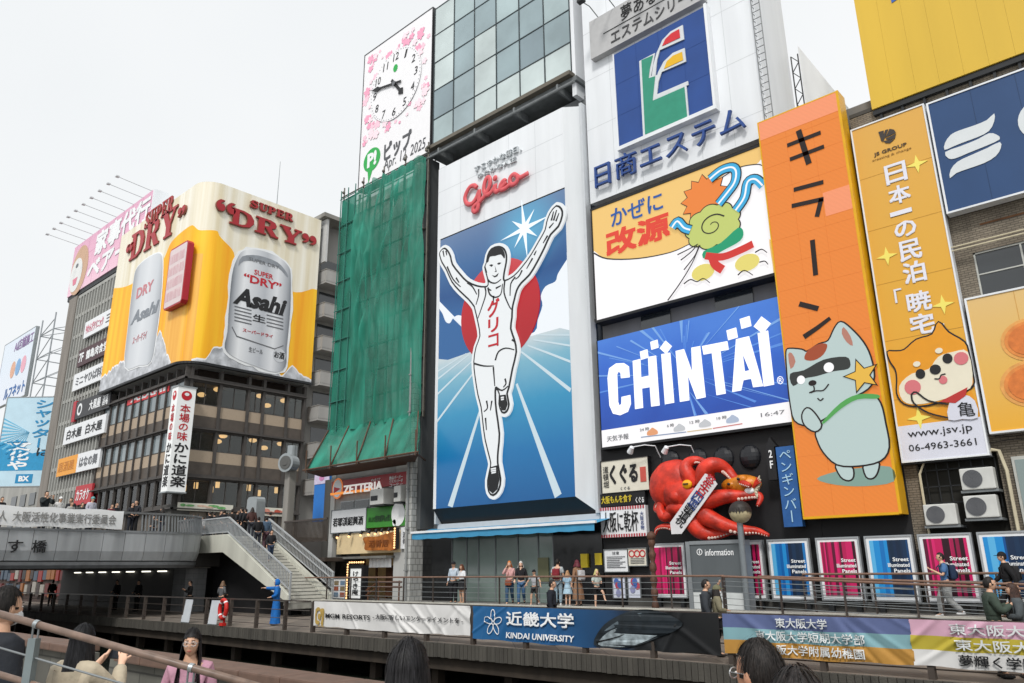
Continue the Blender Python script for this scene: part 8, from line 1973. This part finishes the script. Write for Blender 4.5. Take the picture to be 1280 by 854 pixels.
        if detail > 1:      # loose strands over the mass
            rs = random.Random(len(label)*7); z1 = {'short': 1.56, 'bob': 1.47, 'long': 1.3, 'verylong': 1.1}[st_]
            for q in range(1500 if st_ != 'short' else 1300):
                az = rs.uniform(0, 2*pi); th = rs.uniform(0, .5) if st_ != 'short' else rs.uniform(0, 1.75); pts = []; fr = sin(az) > .35
                k_ = 1.11+rs.uniform(0, .055)+(rs.uniform(.03, .13) if rs.random() < .05 else 0); thE = 1.75 if not fr else 1.0-.2*sin(az); dz = rs.uniform(.03, .055)
                if st_ == 'short':
                    if fr and th > .8: continue
                    sp = rs.uniform(-.5, .5)
                    for j in range(5):
                        t_ = th+.13*j; a_ = az+sp*.12*j; kk = k_+.012*j-.004*j*j
                        pts.append(HC+Vector((HR[0]*kk*sin(t_)*cos(a_), HR[1]*kk*sin(t_)*sin(a_)-.008, HR[2]*kk*cos(t_)+.008)))
                    if pts[-1].z < 1.555 or (pts[-1].y > HC.y-.02 and pts[-1].z < 1.59): continue
                else:
                    for j in range(7):
                        t_ = th+(thE-th)*j/6; pts.append(HC+Vector((HR[0]*k_*sin(t_)*cos(az), HR[1]*k_*sin(t_)*sin(az)-.008, HR[2]*k_*cos(t_)+.008)))
                    if not fr:
                        b_ = pts[-1]; f1 = rs.uniform(.7, 1); ph = rs.uniform(0, 6)
                        for j in range(1, 8): f_ = f1*j/7; pts.append(Vector((b_.x*(1+.45*f_)+.006*sin(ph+f_*6), b_.y-(.04*f_ if b_.y < .05 else 0)+.005*cos(ph+f_*5), b_.z+(z1-b_.z)*f_)))
                    elif abs(cos(az)) < .12: continue
                    else:
                        b_ = pts[-1]; sx = 1 if cos(az) > 0 else -1; f1 = rs.uniform(.6, 1); xe = sx*(.085+rs.uniform(-.02, .03)); ye = .06+rs.uniform(-.03, .05)
                        for j in range(1, 9):
                            f_ = f1*j/8; g_ = min(1, f_*3); pts.append(Vector((b_.x+(sx*.088-b_.x)*g_+(xe-sx*.088)*f_, b_.y+(.045-b_.y)*g_+(ye-.0)*max(0, f_-.25), b_.z+(z1+.03-b_.z)*f_)))
                w_ = rs.uniform(.0014, .003); sd = Vector((-sin(az), cos(az), 0))
                rows = []
                for j, p_ in enumerate(pts): ww = w_*(1-.8*j/(len(pts)-1)); rows += [p_-sd*ww, p_+sd*ww]
                mb.add(rows, [(2*j, 2*j+1, 2*j+3, 2*j+2) for j in range(len(pts)-1)])
        bld(mb, 'hair', hairm(hc), t)
    if cap:
        mb = MB(); g = MB(); g.sph(HC+Vector((0, -.005, .03)), HR[0]*1.2, HR[1]*1.17, HR[2]*1.0, 18, 12); mb.add(g.v, [fc for fc in g.f if sum(g.v[i][2] for i in fc)/len(fc) > HC.z+.035]); mb.sph(HC+Vector((0, .13, .045)), .07, .06, .008, 12, 6); bld(mb, 'cap', cloth(cap), t)
    if mask:
        g = MB(); g.sph(HC+Vector((0, .012, -.05)), HR[0]*.98, HR[1]*1.06, .062, 16, 10); mb = MB(); mb.add(g.v, [fc for fc in g.f if sum(g.v[i][1] for i in fc)/len(fc) > HC.y+.03]); bld(mb, 'face_mask', M('mask_white', '#d4d8da', .7, var=.03), t)
    if glasses:
        mb = MB()
        for s in (1, -1):
            c = HC+Vector((s*.034, .1, .004)); mb.tube([c+Vector((.027*cos(a), -abs(s*.0)-.004*abs(cos(a)), .02*sin(a))) for a in [2*pi*i/16 for i in range(17)]], .0034, 5, cap=False)
            mb.cyl(c+Vector((s*.027, -.004, .006)), HC+Vector((s*.08, .0, .01)), .002, 5)
        mb.cyl(HC+Vector((-.008, .108, .008)), HC+Vector((.008, .108, .008)), .0022, 5); bld(mb, 'glasses', M('glasses_rim', '#b7b9bb', .3, .5, var=0), t)
    if extra: extra(t, V, bld)
    return t
def backpack(label, pos, face, col, k=1.0):
    """a pack on someone's back, its own thing"""
    t = thing('backpack', label, 'backpack', pos, None, rz=radians(face)); t.scale = (k, k, k)
    MB().bbox(-.15, .15, -.3, -.13, 1.02, 1.42, .05).build('bag', cloth(col), t, True, local=True); MB().bbox(-.11, .11, -.345, -.301, 1.06, 1.25, .03).build('pocket', cloth(col), t, True, local=True)
    for s in (-1, 1): MB().tube([(s*.1, -.14, 1.4), (s*.11, .0, 1.47), (s*.12, .13, 1.36), (s*.12, .125, 1.2), (s*.13, -.1, 1.08)], .018, 6).build('strap', cloth(col), t, True, local=True)
    return t
def at(px, py, Y, fl): p = P(px, py, Y=Y); return (p.x, Y, fl)
TF = -1.398
# terrace visitors
q = at(567, 730, 24.7, TF); person('man in a pale blue shirt, wide black trousers and a dark cap', q, 200, 1.74, 'down', 'bent', top=('#b9c6d2', 1), bottom=('wide', '#1c1c20'), cap='#16161c')
q = at(577.5, 730, 24.6, TF); person('woman in a loose white top and short black skirt beside the man in pale blue', q, 170, 1.62, 'hold', 'hold', top=('#dfe1e3', 1), bottom=('skirt', '#17171a'), hair=('bob', '#4a2c1c'), shoes='#b0906c')
q = at(637, 730, 24.5, TF); person('red-haired woman in a pink cardigan and jeans touching her cheek', q, 215, 1.72, 'cheek', 'bent', 'walk', sk=2, top=('#d3a3a0', 1), bottom=('trousers', '#3a5876'), hair=('bob', '#b55a26'), shoes='#2b2220')
q2 = (q[0]+.05, q[1]-.02, q[2])
t = thing('shoulder_bag', 'brown leather shoulder bag carried by the red-haired woman', 'bag', (q[0]+.12, q[1]-.22, TF+.78)); MB().bbox(q[0]-.02, q[0]+.28, q[1]-.28, q[1]-.17, TF+.78, TF+.99, .03).build('pouch', M('leather_tan', '#8a4a30', .5, var=.15), t); MB().tube([(q[0]+.0, q[1]-.22, TF+.98), (q[0]+.06, q[1]-.14, TF+1.25), (q[0]-.1, q[1]+.0, TF+1.46)], .012, 6).build('strap', M('leather_tan', '#8a4a30'), t)
q = at(651.5, 730, 24.7, TF); person('grey-blond woman in a black top and blue jeans walking behind the pink cardigan', q, 215, 1.7, 'swingf', 'down', 'walk', sk=2, top=('#1b1a1e', 1), bottom=('trousers', '#41648a'), hair=('bob', '#c9bfae'), shoes='#1a1a1a')
q = at(668, 730, 24.4, TF); person('child in a dark cap, grey and black shirt and black shorts on the terrace', q, 190, 1.36, 'wide', 'wide', 'walk', top=('#a8aaae', 0), bottom=('shorts', '#18191c'), cap='#131316', shoes='#d0d0d0')
q = at(697.5, 730, 24.9, TF); person('man in a grey shirt seen from behind wearing a dark red backpack', q, 20, 1.76, 'down', 'bent', top=('#aab0b2', 0), bottom=('trousers', '#93a9b6'), shoes='#dddddd'); backpack('dark red backpack on the man in the grey shirt', q, 20, '#7c1f2a')
q = at(709.5, 732, 24.7, TF); person('child in a pale blue dress and white tights standing by the red backpack', q, 10, 1.32, 'down', 'hold', sk=2, top=('#9fc0d6', 0), bottom=('skirt', '#a9c6d8'), hair=('bob', '#8a6a4c'), shoes='#c0c0c0')
q = at(722.5, 730, 24.7, TF); person('woman in a long brown dress with dark red hair turned to the others', q, 80, 1.7, 'bent', 'down', 'stand', top=('#8d6a50', 1), bottom=('dress', '#8d6a50'), hair=('bob', '#4a1620'), shoes='#202020'); backpack('grey backpack on the woman in the long brown dress', q, 80, '#b9b9bb', .95)
q = at(746, 733, 24.2, TF); person('blond girl in a pale green shirt and black shorts kicking up one leg', q, 250, 1.36, 'hold', 'hold', 'kick', sk=2, top=('#b7c4bf', 0), bottom=('shorts', '#151518'), hair=('bob', '#c99a63'), shoes='#1a1a1a')
# boardwalk, behind the banners
DK = -2.078
q = at(690, 760, 18.2, DK); person('man in a dark navy jacket looking sideways over the blue banner', q, -60, 1.75, 'down', 'down', top=('#171b26', 2), bottom=('trousers', '#1a1b1f'), w=1.08)
q = at(883, 760, 18.0, DK); person('curly-haired man in a dark grey jacket raising a hand over the tuna banner', q, -60, 1.76, 'down', 'up', 'walk', top=('#34383e', 2), bottom=('trousers', '#17181b'), shoes='#101010')
q = at(897, 765, 18.1, DK); person('woman in an olive cap and white face mask next to the curly-haired man', q, -50, 1.62, 'hold', 'down', 'walk', top=('#7c7660', 2), bottom=('trousers', '#1b1c20'), hair=('long', '#191412'), cap='#6d6c52', mask=True, shoes='#101010')
q = at(1240, 760, 17.9, DK); person('man in a dark green jacket looking down at a phone over the pink banner', q, -65, 1.8, 'phone', 'phone', top=('#3d4a40', 2), bottom=('trousers', '#222326'), w=1.05)
q = at(1272, 765, 18.1, DK); person('woman with brown hair in a grey jacket at the right edge behind the banner', q, 110, 1.68, 'phone', 'hold', top=('#4d5356', 2), bottom=('trousers', '#2a2a2c'), hair=('long', '#2e1d16'))
q = at(1181, 725, 24.95, -1.43); person('young man in a blue tee and grey trousers walking while reading his phone', q, 118, 1.72, 'down', 'phone', 'walk', top=('#496f9c', 0), bottom=('wide', '#9fa1a0'), shoes='#d6d6d6'); backpack('navy backpack on the young man in the blue tee', q, 118, '#1e2f4a')
q = at(1259, 725, 25.0, -1.47); person('person all in black with a dark cap walking past the blue panel', q, 110, 1.74, 'swingf', 'swingb', 'walk', top=('#17171a', 2), bottom=('trousers', '#1a1a1c'), cap='#121214', hair=('short', '#1a1512')); backpack('black backpack on the person all in black', q, 110, '#222224')
# boardwalk, left part and under the bridge
def robe_extra(t, V, bld):
    mb = MB(); g = MB(); g.sph(HC+Vector((0, -.01, .0)), .1, .12, .145, 18, 12); mb.add(g.v, [fc for fc in g.f if not (sum(g.v[i][1] for i in fc)/len(fc) > HC.y+.065 and abs(sum(g.v[i][2] for i in fc)/len(fc)-HC.z) < .08)]); bld(mb, 'hood', cloth('#1565b0'), t)
q = at(345, 760, 18.3, DK); person('figure in a bright blue hooded robe pointing left with one outstretched arm', q, 140, 1.78, 'out', 'bent', top=('#1565b0', 2), bottom=('robe', '#1565b0'), hair=('none', '#000000'), extra=robe_extra)
q = at(237, 745, 20.6, DK); person('man in black with a lit face standing against the grey bridge pier', q, 170, 1.68, 'phone', 'phone', top=('#1a1a1c', 2), bottom=('trousers', '#141416'))
q = at(277, 745, 20.8, DK); person('person in a striped grey shirt standing under the stairs', q, 20, 1.66, 'bent', 'bent', top=('#5b5d60', 1), bottom=('trousers', '#1b1b1d'), hair=('bob', '#5a4636'))
for px, lb in ((145, 'dark figure left of a darker pair leaning on the wall under the bridge'), (172, 'dark figure nearest the pier under the bridge'), (64, 'dark figure with a pack at the far end under the bridge')):
    q = at(px, 745, 20.4, DK); person(lb, q, 200 if px > 100 else 60, 1.72, 'bent', 'down', top=('#141416', 2), bottom=('trousers', '#121214'))
# on the stairs
def stair(px, Y):
    p = P(px, 670, Y=Y); x = p.x; i = max(0, min(NS-1, int((x-X0)/(X1-X0)*NS))); return (x, Y, Z0+(Z1-Z0)*(i+1)/NS+.002 if x > X0 else 1.985)
for px, Y, f_, H_, lb, kw in ((313, 23.0, 60, 1.7, 'person in a brown and red jacket near the top of the stairs', dict(top=('#4a302c', 2), hair=('bob', '#1c1512'))), (322, 22.6, 60, 1.74, 'person in a black coat climbing the stairs left of the denim jacket', dict(top=('#151518', 2))),
                             (332, 23.1, 70, 1.78, 'person in a blue denim jacket climbing the stairs', dict(top=('#4b6076', 2), bottom=('trousers', '#4a3038'))), (339.5, 22.7, 250, 1.62, 'person in a dark jacket over white coming down the stairs', dict(top=('#1e1e22', 2), bottom=('trousers', '#27374f')))):
    person(lb, stair(px, Y), f_, H_, 'down', 'bent', 'walk' if px > 330 else 'stand', **kw)
# crowd on the bridge: heads and shoulders above the rail
rb = random.Random(8); BD = 1.985
crowd = [(268.5, 641, 24.5, '#1d1d22', 'person in dark grey at the bridge end, leftmost of the group of three'), (281, 637, 24.6, '#14151c', 'person in a navy jacket, middle one of the three at the stair head'), (290.5, 637, 24.4, '#26221f', 'person in brown, rightmost of the group of three at the stair head'),
         (205, 627, 21.0, '#101012', 'person in black leaning on the curved bridge rail'), (196, 630, 23.5, '#2b2b2b', 'person half hidden behind the curved rail left of the one leaning'), (234, 634, 26.0, '#c9c2c0', 'person in a pale coat before the pale shop signboard'), (229, 632, 27.5, '#8f4a48', 'person in a white hat before the shop signboard'), (255, 642, 26.5, '#c9c9c9', 'short person in white behind the landing rail')]
for px, py, Y, c, lb in crowd:
    p = P(px, py, Y=Y); hz_ = p.z-BD
    person(lb, (p.x, Y, BD), rb.uniform(0, 360), max(1.45, min(1.85, hz_)), rb.choice(('down', 'bent', 'phone')), 'bent', top=(c, 2), hair=(rb.choice(('short', 'bob')), '#17120f'), cap='#d8d8d6' if 'white hat' in lb else None)
for px, py, c, lb, kw in ((59, 612, '#20282a', 'person in dark green taking a picture over the bridge banner', dict(ar='photo', al='photo')), (76, 622, '#d2d2d0', 'person in white with a pale hat above the bridge banner', dict(cap='#d5d5d3')), (116, 622, '#b8b8c4', 'person in a pale jacket and teal cap above the bridge banner', dict(cap='#5f9a9c')),
                          (103, 629, '#3a3a3c', 'person in grey bending below the red signboard on the bridge', {}), (90, 628, '#a9a9a6', 'person in a light shirt between the white and teal caps', {}), (3, 622, '#1c1c20', 'person in black at the far left end of the bridge rail', {}), (140, 631, '#6a2c33', 'person in dark red right of the teal cap', {}), (166, 629, '#2a2a2e', 'person in charcoal above the right end of the bridge banner', {})):
    X_ = BX-1.2; p = P(px, py, X=X_); H_ = max(1.3, min(1.9, p.z-BD)); person(lb, (X_, p.y, BD), 285, H_, kw.pop('ar', 'bent'), kw.pop('al', 'bent'), top=(c, 2), hair=('short', '#17120f'), **kw)

for i in range(9):      # heads in the crowd behind the landing rail
    x = rb.uniform(-52, -43.5); y = rb.uniform(23.5, 29)
    person('dark-haired person in dark clothes standing in the crowd behind the landing rail', (x, y, BD), rb.uniform(0, 360), rb.uniform(1.6, 1.8), 'bent', 'down', top=('#1b1c20', 2), bottom=('trousers', '#15161a'), group='crowd behind the landing rail')
for px in (262, 275, 296, 302, 307, 247):
    p_ = P(px, 650, Y=23.4+(px % 3)*.5)
    person('dark-haired person in dark clothes standing in the crowd behind the landing rail', (p_.x, p_.y, BD), rb.uniform(0, 360), rb.uniform(1.6, 1.8), 'bent', 'down', top=('#1b1c20', 2), bottom=('trousers', '#15161a'), group='crowd behind the landing rail')
for i in range(9):
    y = rb.uniform(4, 17.5)
    person('dark-haired person half hidden behind the long bridge banner', (BX-rb.uniform(.7, 3.5), y, BD), rb.uniform(200, 340), rb.uniform(1.55, 1.75), 'bent', 'bent', top=('#26272c', 2), bottom=('trousers', '#15161a'), group='crowd behind the bridge banner')
# ================================================================ near side
NF = -1.998
def dep(px, py, d): return ray(px, py)*(d/FPX)
# wooden handrail sloping down in the foreground
hr = thing('stair_handrail', 'brown round handrail on grey posts sloping down across the near corner', 'railing', dep(80, 800, 4.3))
a, b = dep(-130, 731, 4.6), dep(560, 925, 3.95); m = MB(); m.cyl(a, b, .020, 20); m.build('handrail', M('handrail_brown', '#7c685c', .4, var=.3, scale=16), hr, sm=True)
dr = (b-a).normalized(); low = [Vector((0, 0, -.31)), Vector((0, 0, -.175))]
m = MB(); m.cyl(a+low[0], b+low[0], .018, 16); m.build('lower_rail', M('handrail_brown', '#8a6a5a'), hr, sm=True)
m = MB(); m.cyl(a+low[1]+dr*.1, b+low[1], .006, 8); m.build('wire', steel, hr)
post_m = M('post_grey', '#7f8a8c', .45, .2, var=.12, scale=6)
for s in (.285, .573, .86):
    p = a+(b-a)*s; side = Vector((dr.x, dr.y, 0)).normalized()
    m = MB(); pl = Pl((p.x, p.y, 0), (side.x, side.y, 0)); m.pbox(pl, -.024, .024, p.z-1.15, p.z-.075, -.022, .022); pt = m.build('post', post_m, hr)
    m = MB()
    for dx in (-.018, .018): q_ = p+side*dx; m.cyl(q_+Vector((0, 0, -.08)), q_+Vector((0, 0, -.02)), .006, 8)
    m.build('bracket', steel, pt); m = MB(); m.cyl(p-dr*.012, p+dr*.012, .024, 22); m.build('clamp', M('clamp_steel', '#a9b0b2', .3, .7, var=.05), hr, sm=False)
structure(mk('stair_ramp', [tuple(a+Vector((-.3, -1.2, -1.35))), tuple(b+Vector((-.3, -1.2, -1.05))), tuple(b+Vector((.1, .12, -1.05))), tuple(a+Vector((.1, .12, -1.35))), (a.x-.3, a.y-1.2, -2.0), (b.x-.3, b.y-1.2, -2.0), (b.x+.1, b.y+.12, -2.0), (a.x+.1, a.y+.12, -2.0)], [(0, 1, 2, 3), (0, 4, 5, 1), (1, 5, 6, 2), (2, 6, 7, 3), (3, 7, 4, 0)], concrete))
def stand(px, d, py=800): p = dep(px, py, d); return (p.x, p.y, NF)
def ang(px, extra): return math.degrees(YAW)-math.degrees(math.atan((px-640)/FPX))+extra   # 0 = facing straight away from the viewpoint
person('man in a dark jacket and white face mask at the left edge', stand(-5, 5.4), ang(8, -60), 1.88, 'down', 'down', top=('#20242b', 2), bottom=('trousers', '#1b1e24'), mask=True, detail=2, hair=('short', '#14110f'))
# woman taking a picture with her phone
def phone_extra(t, V, bld): pass
pq = stand(101, 5.9); pf = ang(101, -48)
person('long-haired woman in a cream fleece taking a picture with a raised phone', pq, pf, 1.59, 'photo', 'photo', sk=2, top=('#b8ac96', 2), bottom=('trousers', '#222833'), hair=('verylong', '#0f0f12'), detail=2, w=1.05)
t = thing('mobile_phone', 'black phone held up sideways by the woman in the cream fleece', 'phone', pq, None, rz=radians(pf)); k_ = 1.59/1.7; t.scale = (k_, k_, k_)
m = MB(); m.bbox(-.085, .085, .40, .409, 1.44, 1.525, .004); m.build('case', M('phone_black', '#141517', .3, var=0), t, local=True); m = MB(); m.box(-.078, .078, .3975, .3995, 1.447, 1.518); m.build('phone_screen', M('phone_glass', '#2a2f36', .1, var=0, emit=.3), t, local=True)
person('girl with glasses, long black hair and a pink sweater facing the phone', stand(241, 6.7), ang(241, 168), 1.5, 'down', 'down', sk=0, top=('#b98a9c', 1), bottom=('trousers', '#3a3f4c'), hair=('verylong', '#0e0c0d'), glasses=True, detail=2, w=.92)
person('woman with straight long black hair seen from behind, looking right', stand(508, 3.3), ang(508, -38), 1.67, 'down', 'down', sk=2, top=('#1f2126', 2), bottom=('trousers', '#202228'), hair=('verylong', '#121113'), detail=2)
person('short-haired man in glasses turned left at the lower edge', stand(952, 3.05), ang(952, 52), 1.68, 'down', 'down', sk=1, top=('#8a2a2e', 2), bottom=('trousers', '#202228'), hair=('short', '#161210'), glasses=True, detail=2)
person('dark-haired person seen from behind, right of the man in glasses', stand(995, 2.05, 830), ang(1000, 8), 1.69, 'down', 'down', sk=1, top=('#232327', 2), bottom=('trousers', '#202228'), hair=('bob', '#1a1615'), detail=2)
